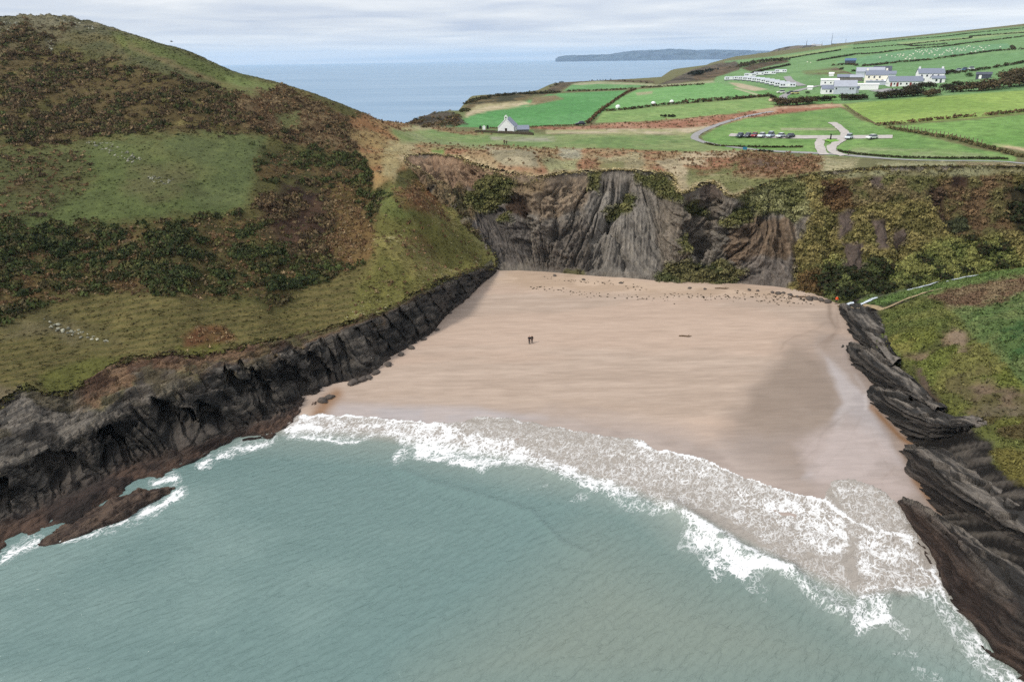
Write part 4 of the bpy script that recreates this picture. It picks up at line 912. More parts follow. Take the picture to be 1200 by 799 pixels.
# ================================================================== SEA
xs = np.arange(-110, 72, 0.3); ys = np.arange(36, 122, 0.3)
X, Y = np.meshgrid(xs, ys, indexing='ij'); Zb = hbeach(X, Y)
x0, y0 = proj(np.stack([X, Y, np.maximum(Zb, 0.0)], -1))
wn_ = fbm(X / 5, Y / 5, 0, 4, 80); wf = fbm(X / 1.6, Y / 1.6, 0, 3, 81)
SW = [(-400, 900), (-400, 300), (352, 486), (400, 485), (440, 488), (480, 491.5), (494, 492), (499, 496), (540, 494), (556, 489), (575, 487.5), (600, 491), (640, 498), (690, 507), (720, 513), (750, 516), (765, 527), (800, 531), (840, 543.5), (867, 556), (910, 572), (966, 586), (972, 563), (1004, 560), (1040, 578), (1058, 596), (1078, 632), (1120, 640), (1400, 760), (1400, 1200), (-400, 1200)]
sdw = sdpoly(x0, y0, SW) + 2.0 * wf + 1.5 * wn_
H = np.zeros(X.shape)
H += 0.05 * fbm(X / 3.2 + Y / 9, Y / 1.5 - X / 5, 0, 4, 82)
def crest(pl, width_up, width_dn, h):
    """a swell line: traced crest, steeper on the shoreward side"""
    d = dline(x0 + 2 * wn_, y0 + 2 * wn_, pl); return h * np.exp(-(d / width_up) ** 2)
for pl, w_, h_ in [([(470, 552), (500, 566), (560, 580), (620, 600), (660, 640), (690, 650)], 5, .22), ([(560, 550), (640, 550), (690, 572), (760, 592)], 7, .28), ([(786, 592), (820, 612), (850, 635), (885, 655), (925, 668)], 9, .65), ([(930, 668), (955, 695), (985, 716)], 6, .3), ([(990, 722), (1020, 706), (1045, 700)], 9, .5), ([(600, 600), (700, 650), (800, 720), (960, 790)], 24, .12), ([(300, 700), (500, 740), (700, 780)], 30, .08)]:
    H += crest(pl, w_, w_, h_)
film = np.clip(sdw, 0, 1)
surf = np.maximum(Zb + 0.03 + 0.02 * np.clip(sdw / 6, 0, 1), 0.0) + H * sstep(0, 30, sdw)
Zs = np.where(sdw > 0, surf, np.minimum(Zb, surf) - 0.12 - 0.02 * np.minimum(-sdw, 40))
foam = np.zeros(X.shape, np.float32); murk = np.zeros(X.shape, np.float32)
def pf(poly, val, soft=5, rag=3):
    global foam
    sd = sdpoly(x0, y0, poly) + rag * wn_ + rag * .6 * wf
    foam = np.maximum(foam, val * np.clip(sd / soft + .5, 0, 1))
def lf(pl, val, wdt, rag=1.5):
    global foam
    d = dline(x0 + rag * wn_, y0 + rag * wf, pl); foam = np.maximum(foam, val * np.exp(-(d / wdt) ** 2))
# left cluster on the corner
pf([(334, 512), (352, 487), (400, 486), (440, 489), (496, 493), (500, 497), (498, 520), (478, 532), (462, 545), (456, 540), (470, 522), (462, 512), (440, 510), (420, 516), (400, 519), (378, 513), (345, 514)], .54, 4, 3)
pf([(380, 500), (420, 496), (470, 500), (480, 515), (440, 508), (410, 512)], 0.35, 6, 3)
lf([(352, 488), (400, 487), (440, 490), (495, 493)], .9, 2.5); lf([(345, 513), (378, 514), (400, 519), (420, 517), (440, 509)], .85, 2); lf([(338, 506), (352, 500), (380, 503)], .8, 6)
# main broken wave
pf([(496, 495), (540, 500), (580, 512), (620, 524), (660, 540), (700, 556), (745, 578), (752, 584), (720, 578), (690, 573), (668, 566), (650, 556), (630, 548), (600, 549), (570, 549), (545, 549), (510, 541), (490, 532), (486, 518)], .92, 6, 5)
pf([(496, 494), (545, 495), (580, 502), (620, 509), (690, 519), (735, 519), (765, 527), (760, 590), (720, 566), (640, 534), (560, 508)], .44, 5, 3)
pf([(735, 519), (765, 527), (800, 531), (840, 544), (867, 556), (910, 572), (967, 587), (980, 600), (960, 635), (930, 650), (900, 636), (870, 616), (840, 600), (800, 596), (770, 598), (740, 570)], .43, 6, 4)
pf([(880, 575), (960, 590), (994, 609), (1000, 640), (985, 655), (955, 650), (930, 625), (900, 600)], .60, 8, 5)
lf([(745, 519), (765, 527), (800, 531.5), (840, 544), (867, 556.5), (910, 572), (967, 587), (994, 609), (1027, 622), (1068, 629)], .9, 3)
lf([(765, 600), (780, 596), (800, 597)], .7, 4); pf([(715, 582), (750, 582), (775, 596), (760, 600), (735, 596)], .50, 5, 4)
pf([(786, 596), (805, 597), (830, 612), (860, 634), (900, 652), (935, 668), (928, 674), (900, 664), (884, 664), (872, 675), (850, 668), (838, 668), (820, 645), (806, 632), (800, 615)], 1.0, 6, 5)
pf([(800, 612), (830, 640), (850, 672), (838, 680), (815, 650), (800, 640)], .5, 6, 5)
lf([(930, 668), (945, 690), (960, 705), (975, 712), (990, 718)], .75, 5); lf([(940, 680), (955, 690), (985, 713)], .6, 7, 4)
pf([(994, 614), (1027, 623), (1068, 630), (1080, 650), (1098, 680), (1085, 690), (1050, 682), (1020, 690), (1005, 670), (1002, 640)], .58, 7, 5)
lf([(1010, 690), (1040, 687), (1075, 690), (1090, 700)], .8, 5)
pf([(997, 716), (1008, 702), (1026, 694), (1040, 698), (1042, 714), (1046, 728), (1020, 733), (1008, 738)], 1.0, 6, 5); lf([(1045, 728), (1058, 738), (1062, 742)], .6, 4)
pf([(1080, 650), (1100, 682), (1116, 712), (1145, 752), (1165, 780), (1195, 800), (1210, 830), (1170, 805), (1140, 780), (1115, 745), (1095, 705), (1078, 690)], .58, 7, 5)
lf([(1092, 668), (1108, 704), (1140, 740), (1158, 770), (1196, 800)], .9, 4)
pf([(860, 640), (930, 650), (985, 655), (1000, 690), (985, 712), (960, 690), (930, 668), (880, 655)], .33, 8, 5)
# foam along the left rocks
lf([(0, 656), (20, 644), (45, 632)], .8, 6, 4); lf([(74, 634), (100, 628), (126, 618), (155, 606), (190, 590), (212, 577)], .85, 5, 4); lf([(146, 609), (178, 598)], .7, 7, 5); lf([(180, 566), (205, 560)], .8, 5, 3); lf([(236, 546), (262, 534), (290, 524), (320, 516)], .8, 4.5, 4)
pf([(970, 566), (1004, 562), (1040, 580), (1056, 600), (1072, 630), (1030, 622), (995, 606)], .36, 6, 4); lf([(556, 490), (575, 488.5), (600, 492), (625, 497), (665, 503), (690, 507.5), (735, 517), (752, 516), (762, 520)], .62, 1.6); pf([(560, 491), (640, 500), (735, 518), (690, 518), (620, 508), (570, 499)], .26, 4, 2)
# stray flecks
foam = np.maximum(foam, 0.30 * sstep(.25, .6, fbm(X / 4, Y / 4, 0, 3, 85)) * np.clip(sdpoly(x0, y0, [(700, 560), (800, 590), (930, 680), (1000, 740), (1100, 745), (1180, 799), (1080, 799), (920, 720), (780, 640), (600, 570)]) / 25 + .2, 0, 1))
foam = foam * (.72 + .34 * sstep(-.45, .45, fbm(X / 9, Y / 9, 0, 3, 87)))
# sandy water near the edge
murk = np.clip(1 - sdpoly(x0, y0, [(-400, 1200), (-400, 520), (335, 520), (450, 530), (600, 560), (740, 590), (800, 640), (930, 690), (1010, 745), (1130, 780), (1250, 900), (1250, 1200)]) / 40 - .5, 0, 1)
film_ = np.clip(1 - sdpoly(x0, y0, [(-400, 1200), (-400, 520), (335, 505), (450, 512), (600, 535), (740, 575), (800, 600), (930, 665), (1010, 700), (1100, 690), (1200, 790), (1250, 1200)]) / 14 - .5, 0, 1)
tone = sstep(-.4, .5, fbm(X / 24, Y / 16, 0, 3, 86))
bl_ = np.clip(sdpoly(x0, y0, [(700, 640), (900, 690), (1100, 799), (700, 830), (500, 799), (600, 720)]) / 120 + .5, 0, 1)
wc = mixc((108, 140, 139), (122, 152, 150), tone)
wc = wc * (1 - .7 * bl_[..., None]) + alb((134, 146, 134)) * .7 * bl_[..., None]
wc = wc * (1 - murk[..., None] * .75) + alb((150, 162, 154)) * murk[..., None] * .75
wc = wc * (1 - film_[..., None] * .9) + alb((172, 162, 154)) * film_[..., None] * .9
def water_mat(name, near=True):
    m = bpy.data.materials.new(name); m.use_nodes = True; nt = m.node_tree; p = nt.nodes['Principled BSDF']
    tcn = N(nt, 'ShaderNodeTexCoord')
    p.inputs['IOR'].default_value = 1.33; p.inputs['Specular IOR Level'].default_value = 0.5
    mp0 = N(nt, 'ShaderNodeMapping'); mp0.inputs['Rotation'].default_value = (0, 0, math.radians(-38)); L(nt, tcn, 'Object', mp0, 0)
    mp = N(nt, 'ShaderNodeMapping'); mp.inputs['Scale'].default_value = (0.5, 1.5, 1) if near else (0.02, 0.06, 1)
    L(nt, mp0, 0, mp, 0)
    a = N(nt, 'ShaderNodeTexNoise'); a.inputs['Scale'].default_value = 0.95; a.inputs['Detail'].default_value = 5; a.inputs['Roughness'].default_value = .55; a.inputs['Distortion'].default_value = .5; L(nt, mp, 0, a, 'Vector')
    bp = N(nt, 'ShaderNodeBump'); L(nt, a, 'Fac', bp, 'Height')
    if not near:
        p.inputs['Roughness'].default_value = .32; bp.inputs['Strength'].default_value = .35; bp.inputs['Distance'].default_value = 3.0
        b = N(nt, 'ShaderNodeTexNoise'); mp3 = N(nt, 'ShaderNodeMapping'); mp3.inputs['Scale'].default_value = (0.0006, 0.0022, 1); L(nt, tcn, 'Object', mp3, 0); L(nt, mp3, 0, b, 'Vector'); b.inputs['Detail'].default_value = 4
        r = N(nt, 'ShaderNodeValToRGB'); L(nt, b, 'Fac', r, 0); ramp(r, [(.35, tuple(alb((84, 142, 186)))), (.65, tuple(alb((116, 162, 200))))]); L(nt, r, 0, p, 'Base Color'); L(nt, bp, 0, p, 'Normal')
        return m
    bp.inputs['Strength'].default_value = .8; bp.inputs['Distance'].default_value = .55
    at = N(nt, 'ShaderNodeVertexColor'); at.layer_name = 'Col'; fo = N(nt, 'ShaderNodeAttribute'); fo.attribute_name = 'foam'
    # lace: warped cell edges at two sizes
    wz = N(nt, 'ShaderNodeTexNoise'); wz.inputs['Scale'].default_value = .6; wz.inputs['Detail'].default_value = 4; L(nt, tcn, 'Object', wz, 'Vector')
    mf1 = N(nt, 'ShaderNodeMapping'); mf1.inputs['Rotation'].default_value = (0, 0, math.radians(28)); L(nt, tcn, 'Object', mf1, 0); mf2 = N(nt, 'ShaderNodeMapping'); mf2.inputs['Scale'].default_value = (1.25, .7, 1); L(nt, mf1, 0, mf2, 0)
    wv_ = N(nt, 'ShaderNodeVectorMath', operation='MULTIPLY_ADD'); L(nt, wz, 'Color', wv_, 0); wv_.inputs[1].default_value = (3.0, 3.0, 0); L(nt, mf2, 0, wv_, 2)
    def lace(scale):
        v = N(nt, 'ShaderNodeTexVoronoi'); v.feature = 'DISTANCE_TO_EDGE'; v.voronoi_dimensions = '2D'; v.inputs['Scale'].default_value = scale; v.inputs['Randomness'].default_value = 1; L(nt, wv_, 0, v, 'Vector'); return v
    def fil(scale, k_, rough_):
        n_ = N(nt, 'ShaderNodeTexNoise'); n_.inputs['Scale'].default_value = scale; n_.inputs['Detail'].default_value = 3; n_.inputs['Roughness'].default_value = rough_; n_.inputs['Distortion'].default_value = .8; L(nt, mf2, 0, n_, 'Vector')
        a_ = N(nt, 'ShaderNodeMath', operation='SUBTRACT'); L(nt, n_, 'Fac', a_, 0); a_.inputs[1].default_value = .5
        b_ = N(nt, 'ShaderNodeMath', operation='ABSOLUTE'); L(nt, a_, 0, b_, 0); c_ = N(nt, 'ShaderNodeMath', operation='MULTIPLY'); L(nt, b_, 0, c_, 0); c_.inputs[1].default_value = k_; return c_
    v1, v2 = lace(1.0), lace(2.1)
    s1 = N(nt, 'ShaderNodeMath', operation='MULTIPLY'); L(nt, v1, 0, s1, 0); s1.inputs[1].default_value = 1.8
    nl_ = N(nt, 'ShaderNodeTexNoise'); nl_.inputs['Scale'].default_value = .16; nl_.inputs['Detail'].default_value = 3; L(nt, tcn, 'Object', nl_, 'Vector')
    nr_ = N(nt, 'ShaderNodeMapRange'); L(nt, nl_, 'Fac', nr_, 0); nr_.inputs[1].default_value = .42; nr_.inputs[2].default_value = .6; nr_.inputs[4].default_value = .18
    s2 = N(nt, 'ShaderNodeMath', operation='MULTIPLY_ADD'); L(nt, v2, 0, s2, 0); s2.inputs[1].default_value = 2.6; L(nt, nr_, 0, s2, 2)
    mn = N(nt, 'ShaderNodeMath', operation='SMOOTH_MIN'); mn.inputs[2].default_value = .08; f1, f2 = fil(.6, 5.6, .52), fil(1.5, 5.0, .5); mo = N(nt, 'ShaderNodeMath', operation='SMOOTH_MIN'); mo.inputs[2].default_value = .08; L(nt, f1, 0, mo, 0); L(nt, f2, 0, mo, 1)
    s3 = N(nt, 'ShaderNodeMath', operation='MULTIPLY_ADD'); L(nt, s2, 0, s3, 0); s3.inputs[1].default_value = 1.0; s3.inputs[2].default_value = .12; L(nt, mo, 0, mn, 0); L(nt, s3, 0, mn, 1)
    nz = N(nt, 'ShaderNodeTexNoise'); nz.inputs['Scale'].default_value = .42; nz.inputs['Detail'].default_value = 7; nz.inputs['Roughness'].default_value = .62; L(nt, tcn, 'Object', nz, 'Vector')
    # density shifted by noise, foam where lace distance < density^2
    dn = N(nt, 'ShaderNodeMath', operation='MULTIPLY_ADD'); L(nt, nz, 'Fac', dn, 0); dn.inputs[1].default_value = 2.3; dn.inputs[2].default_value = -.36
    dd = N(nt, 'ShaderNodeMath', operation='MULTIPLY'); L(nt, fo, 'Fac', dd, 0); L(nt, dn, 0, dd, 1)
    pw = N(nt, 'ShaderNodeMath', operation='POWER'); L(nt, dd, 0, pw, 0); pw.inputs[1].default_value = 2.2
    sb = N(nt, 'ShaderNodeMath', operation='SUBTRACT'); L(nt, pw, 0, sb, 0); L(nt, mn, 0, sb, 1)
    fr_ = N(nt, 'ShaderNodeMapRange'); fr_.interpolation_type = 'SMOOTHSTEP'; L(nt, sb, 0, fr_, 0); fr_.inputs[1].default_value = -.17; fr_.inputs[2].default_value = .22; fr_.inputs[4].default_value = .95
    ex = N(nt, 'ShaderNodeMath', operation='GREATER_THAN'); L(nt, fo, 'Fac', ex, 0); ex.inputs[1].default_value = .06
    fm = N(nt, 'ShaderNodeMath', operation='MULTIPLY'); L(nt, fr_, 0, fm, 0); L(nt, ex, 0, fm, 1)
    mx = N(nt, 'ShaderNodeMix', data_type='RGBA'); L(nt, fm, 0, mx, 0); L(nt, at, 0, mx, 6); mx.inputs[7].default_value = (.70, .72, .75, 1)
    L(nt, mx, 2, p, 'Base Color')
    rr_ = N(nt, 'ShaderNodeMapRange'); L(nt, fm, 0, rr_, 0); rr_.inputs[3].default_value = .14; rr_.inputs[4].default_value = .9; L(nt, rr_, 0, p, 'Roughness')
    bp2 = N(nt, 'ShaderNodeBump'); bp2.inputs['Strength'].default_value = .8; bp2.inputs['Distance'].default_value = .16; L(nt, sb, 0, bp2, 'Height')
    mf = N(nt, 'ShaderNodeMix', data_type='VECTOR'); L(nt, fm, 0, mf, 0); L(nt, bp, 0, mf, 4); L(nt, bp2, 0, mf, 5)
    L(nt, mf, 1, p, 'Normal')
    return m
Fg = grid_faces(*X.shape); keep = (sdw.ravel()[Fg] > -12).any(1); Fg = Fg[keep]
us = np.unique(Fg); rm = -np.ones(X.size, np.int64); rm[us] = np.arange(len(us))
tag(np_mesh('bay_water', np.stack([X, Y, Zs], -1).reshape(-1, 3)[us], rm[Fg], water_mat('bay_water'), wc.reshape(-1, 3)[us], smooth=True, extra={'foam': foam.ravel()[us]}), kind='structure')
o = np_mesh('open_sea', np.array([[-30000, -300, -.9], [30000, -300, -.9], [30000, 29000, -.9], [-30000, 29000, -.9]]), np.array([[0, 1, 2, 3]]), water_mat('open_sea', False)); tag(o, kind='structure')

# ================================================================== RIGHT SPUR
SP = np.array([pz(*a) for a in [(985, 354, 3.0), (1012, 350, 4.2), (1040, 345, 5.0), (1090, 335, 6.6), (1150, 323, 8.8), (1210, 313, 10.3), (1300, 297, 13.5), (1035, 364, 5.3), (1080, 347, 8.6), (1130, 336, 11), (1200, 324, 13.5), (1300, 310, 17), (1100, 380, 10.5), (1035, 395, 6.2), (1060, 370, 7.3), (1200, 380, 15), (1150, 400, 12), (1100, 430, 8.8), (1200, 440, 13), (1130, 480, 8.2),
     (1200, 500, 10.2), (1085, 460, 6.8), (1150, 530, 6.6), (1200, 560, 8.4), (1300, 500, 14), (1300, 400, 19), (1300, 600, 10.5), (1400, 350, 20), (1300, 700, 6.5), (1400, 600, 14), (1200, 640, 5.0), (1250, 760, 4.0), (1300, 850, 4.0),
     (996, 385, 1.2), (1000, 420, 0.9), (1030, 470, 0.6), (1060, 510, 0.3), (1075, 540, 0.0), (1095, 592, -0.6), (1070, 590, -1.2), (1090, 650, -1.2), (1130, 720, -1.4), (1190, 790, -1.6), (1250, 850, -1.6), (1015, 395, 3.3), (1060, 445, 4.5), (1085, 505, 3.6), (1130, 560, 4.0), (1140, 640, 2.0), (1200, 720, 1.5)]])
hspur = tps2(SP, 2e-3)
xs = np.arange(46, 190, 0.36); ys = np.arange(40, 178, 0.36)
X, Y = np.meshgrid(xs, ys, indexing='ij'); Z = hspur(X, Y)
px_, py_ = proj(np.stack([X, Y, Z], -1))
sn = fbm(X / 4, Y / 4, 0, 5, 90); sf = fbm(X / 1.3, Y / 1.3, 0, 4, 91)
Z = Z + 0.25 * sn + 0.18 * sf
spc = np.zeros(X.shape + (3,), np.float32); sbu = np.zeros(X.shape, np.float32); stu = np.zeros(X.shape, np.float32)
sdep = np.zeros(X.shape, np.float32)
_dd = np.array([.50, -.86]); _s = X * _dd[0] + Y * _dd[1]; _w = X * .86 + Y * .5; _st = fbm(_s * .14, _w * 1.5 + .4 * sn, 0, 4, 92)
spc[:] = mixc((34, 32, 31), (92, 86, 80), sstep(-.2, .5, _st))
Z = Z + .35 * _st * (px_ < 1190)
def pp(*a, **k): paintg(px_, py_, spc, sn, *a, fields={'b': sbu, 't': stu, 'd': sdep}, **k)
pp([(1035, 358), (1080, 345), (1130, 333), (1200, 320), (1420, 280), (1420, 700), (1260, 600), (1200, 565), (1165, 540), (1172, 525), (1130, 495), (1095, 480), (1060, 440), (1030, 410), (1028, 392), (1032, 380)], (92, 98, 42), (112, 120, 52), soft=6, rag=6, t=0.8, b=0.03)
pp([(1032, 366), (1090, 350), (1120, 372), (1105, 392), (1060, 384), (1030, 402)], (100, 112, 46), (118, 124, 56), soft=6, rag=5, t=.8, b=.08)
pp([(1080, 346), (1190, 322), (1240, 320), (1190, 350), (1170, 372), (1120, 362)], (124, 98, 74), (142, 122, 90), soft=6, rag=5, t=.9, b=.12)
pp([(1120, 365), (1200, 345), (1350, 320), (1350, 480), (1200, 455), (1170, 420), (1140, 395)], (92, 118, 58), (110, 128, 68), soft=7, rag=6, t=.6)
pp([(1175, 384), (1200, 372), (1215, 410), (1185, 425), (1170, 400)], (66, 104, 50), (88, 116, 56), soft=6, rag=5, t=.6)
pp([(1030, 404), (1060, 385), (1095, 380), (1105, 395), (1090, 408), (1060, 414)], (116, 124, 44), (132, 130, 56), soft=5, rag=4, t=.9)
pp([(1060, 420), (1130, 396), (1170, 420), (1200, 450), (1210, 460), (1150, 450), (1110, 465), (1080, 445)], (112, 122, 42), (124, 124, 56), soft=5, rag=5, t=.9)
pp([(1060, 416), (1098, 402), (1104, 384), (1116, 392), (1135, 398), (1132, 408), (1100, 412), (1080, 424)], (130, 112, 86), (108, 96, 64), soft=6, rag=9, d=.8, t=.3)
pp([(1108, 388), (1118, 384), (1138, 398), (1122, 410)], (146, 126, 104), soft=5, rag=6, d=.8)
pp([(1115, 452), (1160, 440), (1200, 456), (1300, 465), (1300, 510), (1200, 492), (1150, 492), (1120, 478)], (122, 104, 84), (104, 98, 58), soft=7, rag=11, d=.8, t=.35)
pp([(1135, 490), (1160, 474), (1230, 474), (1230, 488), (1160, 500)], (126, 114, 98), (106, 98, 70), soft=6, rag=9, d=.6, t=.2)
pp([(1088, 466), (1120, 462), (1140, 474), (1120, 486), (1095, 480)], (118, 124, 46), (100, 104, 44), soft=4, rag=5, t=.8)
pp([(1150, 490), (1220, 484), (1300, 500), (1300, 560), (1210, 520), (1175, 512)], (112, 116, 44), (92, 82, 46), soft=5, rag=5, t=.9)
pp([(1160, 530), (1185, 525), (1230, 545), (1230, 585), (1185, 560)], (134, 132, 42), (116, 110, 44), soft=5, rag=5, t=1.0)
pp([(1068, 425), (1082, 430), (1100, 470), (1110, 490), (1085, 470)], (104, 88, 74), (86, 72, 60), soft=5, rag=5)
# stream bank on the valley side
pp([(1005, 353), (1060, 340), (1150, 320), (1260, 300), (1260, 312), (1150, 332), (1060, 352), (1035, 358)], (92, 122, 52), (108, 132, 62), soft=4, rag=3, t=.7)
Z = Z - sdep * 0.55
M_spur = ground_mat('spur_turf', var=0.34, s1=0.5, s2=2.6, bump=1.0, bdist=.35)
inside = sdpoly(X, Y, np.array([pz(*a)[:2] for a in [(978, 352, 2.6), (985, 372, 2.2), (992, 410, 1.5), (1012, 450, 1), (1040, 505, .6), (1060, 545, .3), (1048, 590, -.5), (1060, 640, -.8), (1100, 715, -1), (1180, 805, -1.2), (1400, 1000, -1)]] + [[190, 20], [250, 100], [220, 200]] + [pz(*a)[:2] for a in [(1300, 292, 13), (1150, 318, 8.5), (1060, 336, 5), (1000, 346, 3.6)]]))
Fg = grid_faces(*X.shape); Fg = Fg[(inside.ravel()[Fg] > 0).all(1)]
us = np.unique(Fg); rm = -np.ones(X.size, np.int64); rm[us] = np.arange(len(us))
tag(np_mesh('spur_hillside', np.stack([X, Y, Z], -1).reshape(-1, 3)[us], rm[Fg], M_spur, spc.reshape(-1, 3)[us], smooth=True), kind='structure')
SPUR = (X, Y, Z, px_, py_, sbu, stu, spc, inside)

# ---------------- tilted slabs of rock running out of the spur
def slab(foot, cres, back, nu=260, lean=0.35, seed=0, brown=0.0, amp=1.0):
    Fp = catmull([pz(*a) for a in foot], 16); Cp = catmull([pz(*a) for a in cres], 16); Bp_ = catmull([pz(*a) for a in back], 16)
    under = Fp.copy(); under[:, 2] -= 1.8
    sink = Bp_.copy(); sink[:, 2] -= 2.0
    g, fr, q = ribbon([under, Fp, Cp, Bp_, sink], nu, [6, 30, 30, 6])
    nor = grid_normals(g)
    if nor[..., 2].mean() < 0: nor = -nor
    U, V = np.meshgrid(q, fr, indexing='ij')
    d = Cp[-1] - Cp[0]; d /= np.linalg.norm(d); side = np.cross(d, [0, 0, 1]); side /= np.linalg.norm(side); upv = np.cross(side, d)
    s_ = g @ d; w1 = g @ (side * .5 + upv * .86); w2 = g @ (side * .86 - upv * .5)
    warp = fbm(s_ / 6, w1 / 3, w2 / 6, 3, seed + 100)
    saw = w1 * 1.15 + 0.9 * warp; saw = saw - np.floor(saw)
    saw2 = w1 * 4.2 + 1.5 * warp + s_ * .05; saw2 = saw2 - np.floor(saw2)
    st = fbm(s_ * .14, w1 * 4.6, w2 * .9, 4, seed + 101)
    di = amp * ((saw - .5) * .75 + (saw2 - .5) * .26 + .35 * st + .3 * fbm(g[..., 0] / 2.2, g[..., 1] / 2.2, g[..., 2] / 2.2, 4, seed + 102))
    di *= sstep(0.4, 1.1, V)
    g2 = g + nor * di[..., None]
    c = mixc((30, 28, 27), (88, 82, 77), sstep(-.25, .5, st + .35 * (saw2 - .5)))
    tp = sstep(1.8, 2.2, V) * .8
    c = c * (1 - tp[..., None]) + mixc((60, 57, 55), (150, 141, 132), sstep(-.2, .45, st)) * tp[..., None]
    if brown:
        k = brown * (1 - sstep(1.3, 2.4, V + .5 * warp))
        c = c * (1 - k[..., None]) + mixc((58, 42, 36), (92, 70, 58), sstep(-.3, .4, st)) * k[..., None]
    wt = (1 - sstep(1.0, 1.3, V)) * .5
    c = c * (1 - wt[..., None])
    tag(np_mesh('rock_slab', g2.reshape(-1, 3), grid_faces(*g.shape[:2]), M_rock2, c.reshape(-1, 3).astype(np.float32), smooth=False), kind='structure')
M_rock2 = ground_mat('bedded_slate', var=0.42, s1=0.9, s2=4.5, bump=1.0, bdist=.3, rough=.68, spec=.35, stretch=((0, -.12, math.radians(60)), (.22, 2.2, 2.8)), crack=0.35)
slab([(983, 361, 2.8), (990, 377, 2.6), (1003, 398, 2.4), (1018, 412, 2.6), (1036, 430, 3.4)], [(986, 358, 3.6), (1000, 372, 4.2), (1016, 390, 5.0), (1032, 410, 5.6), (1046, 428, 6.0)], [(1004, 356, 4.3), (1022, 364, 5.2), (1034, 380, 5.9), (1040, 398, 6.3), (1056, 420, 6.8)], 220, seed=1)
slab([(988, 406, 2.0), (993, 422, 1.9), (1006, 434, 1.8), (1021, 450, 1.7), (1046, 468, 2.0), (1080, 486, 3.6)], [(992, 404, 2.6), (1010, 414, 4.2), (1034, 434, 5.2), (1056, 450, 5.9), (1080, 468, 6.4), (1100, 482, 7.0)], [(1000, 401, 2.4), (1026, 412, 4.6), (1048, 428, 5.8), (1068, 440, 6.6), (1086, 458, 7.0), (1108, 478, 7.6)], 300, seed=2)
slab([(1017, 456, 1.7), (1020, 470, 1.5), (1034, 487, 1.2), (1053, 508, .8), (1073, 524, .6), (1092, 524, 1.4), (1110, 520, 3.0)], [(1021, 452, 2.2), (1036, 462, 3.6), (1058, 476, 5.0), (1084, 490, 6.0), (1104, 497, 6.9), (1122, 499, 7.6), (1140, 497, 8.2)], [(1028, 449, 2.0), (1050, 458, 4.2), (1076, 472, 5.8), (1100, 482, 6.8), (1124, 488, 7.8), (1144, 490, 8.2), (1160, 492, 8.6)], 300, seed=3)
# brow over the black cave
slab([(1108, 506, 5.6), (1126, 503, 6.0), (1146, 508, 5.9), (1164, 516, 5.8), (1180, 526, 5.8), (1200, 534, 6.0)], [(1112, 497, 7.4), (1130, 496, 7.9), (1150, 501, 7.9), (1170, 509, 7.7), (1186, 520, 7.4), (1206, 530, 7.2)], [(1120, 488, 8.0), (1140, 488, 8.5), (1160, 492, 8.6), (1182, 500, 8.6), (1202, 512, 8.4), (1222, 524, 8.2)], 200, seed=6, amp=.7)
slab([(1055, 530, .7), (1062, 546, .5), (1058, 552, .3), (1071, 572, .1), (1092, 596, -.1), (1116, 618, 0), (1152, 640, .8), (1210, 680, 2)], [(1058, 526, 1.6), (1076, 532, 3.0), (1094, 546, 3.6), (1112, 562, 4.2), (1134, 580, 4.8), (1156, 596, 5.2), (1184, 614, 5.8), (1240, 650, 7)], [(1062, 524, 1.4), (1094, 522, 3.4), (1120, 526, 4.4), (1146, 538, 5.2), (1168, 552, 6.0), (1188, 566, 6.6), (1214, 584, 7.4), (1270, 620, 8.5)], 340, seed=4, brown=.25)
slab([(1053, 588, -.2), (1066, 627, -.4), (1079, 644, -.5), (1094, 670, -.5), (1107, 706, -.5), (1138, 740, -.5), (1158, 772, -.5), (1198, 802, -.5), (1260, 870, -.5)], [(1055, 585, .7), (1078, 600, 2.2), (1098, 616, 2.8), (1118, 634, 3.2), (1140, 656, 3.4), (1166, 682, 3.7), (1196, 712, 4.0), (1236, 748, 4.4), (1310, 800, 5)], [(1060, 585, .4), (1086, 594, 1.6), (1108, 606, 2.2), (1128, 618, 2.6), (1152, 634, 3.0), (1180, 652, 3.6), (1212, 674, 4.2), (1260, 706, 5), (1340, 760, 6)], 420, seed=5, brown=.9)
# ================================================================== VEGETATION
M_leaf = leaf_mat('leaves_and_stems')
def clump(k, seed, hgt=0.8, size=0.42, spiky=0.3, hollow=0.35):
    """k small leaf-sized triangles through a low dome of unit radius; returns verts (k,3,3), shade (k)"""
    r = np.random.default_rng(seed)
    th = r.uniform(0, 2 * np.pi, k); ph = np.arccos(r.uniform(0.0, 1, k)); rad = r.uniform(hollow, 1, k) ** 0.6
    bump = 1 + 0.3 * np.sin(3 * th + seed) * np.sin(2 * ph + seed * .7)
    c = np.stack([np.sin(ph) * np.cos(th) * rad * bump, np.sin(ph) * np.sin(th) * rad * bump, np.cos(ph) * hgt * rad * bump + 0.08], -1)
    a = r.normal(size=(k, 3)); a /= np.linalg.norm(a, axis=1, keepdims=True)
    n_ = c / (np.linalg.norm(c, axis=1, keepdims=True) + 1e-6); n_ = n_ + 0.55 * a; n_ /= np.linalg.norm(n_, axis=1, keepdims=True)
    u = np.cross(n_, r.normal(size=(k, 3))); u /= np.linalg.norm(u, axis=1, keepdims=True); v = np.cross(n_, u)
    s = size * r.uniform(.6, 1.3, (k, 1))
    T = np.stack([c + u * s * .75, c - u * s * .75 * r.uniform(.6, 1.2, (k, 1)), c + v * s * 1.2 + np.array([0, 0, spiky]) * s], 1)
    return T
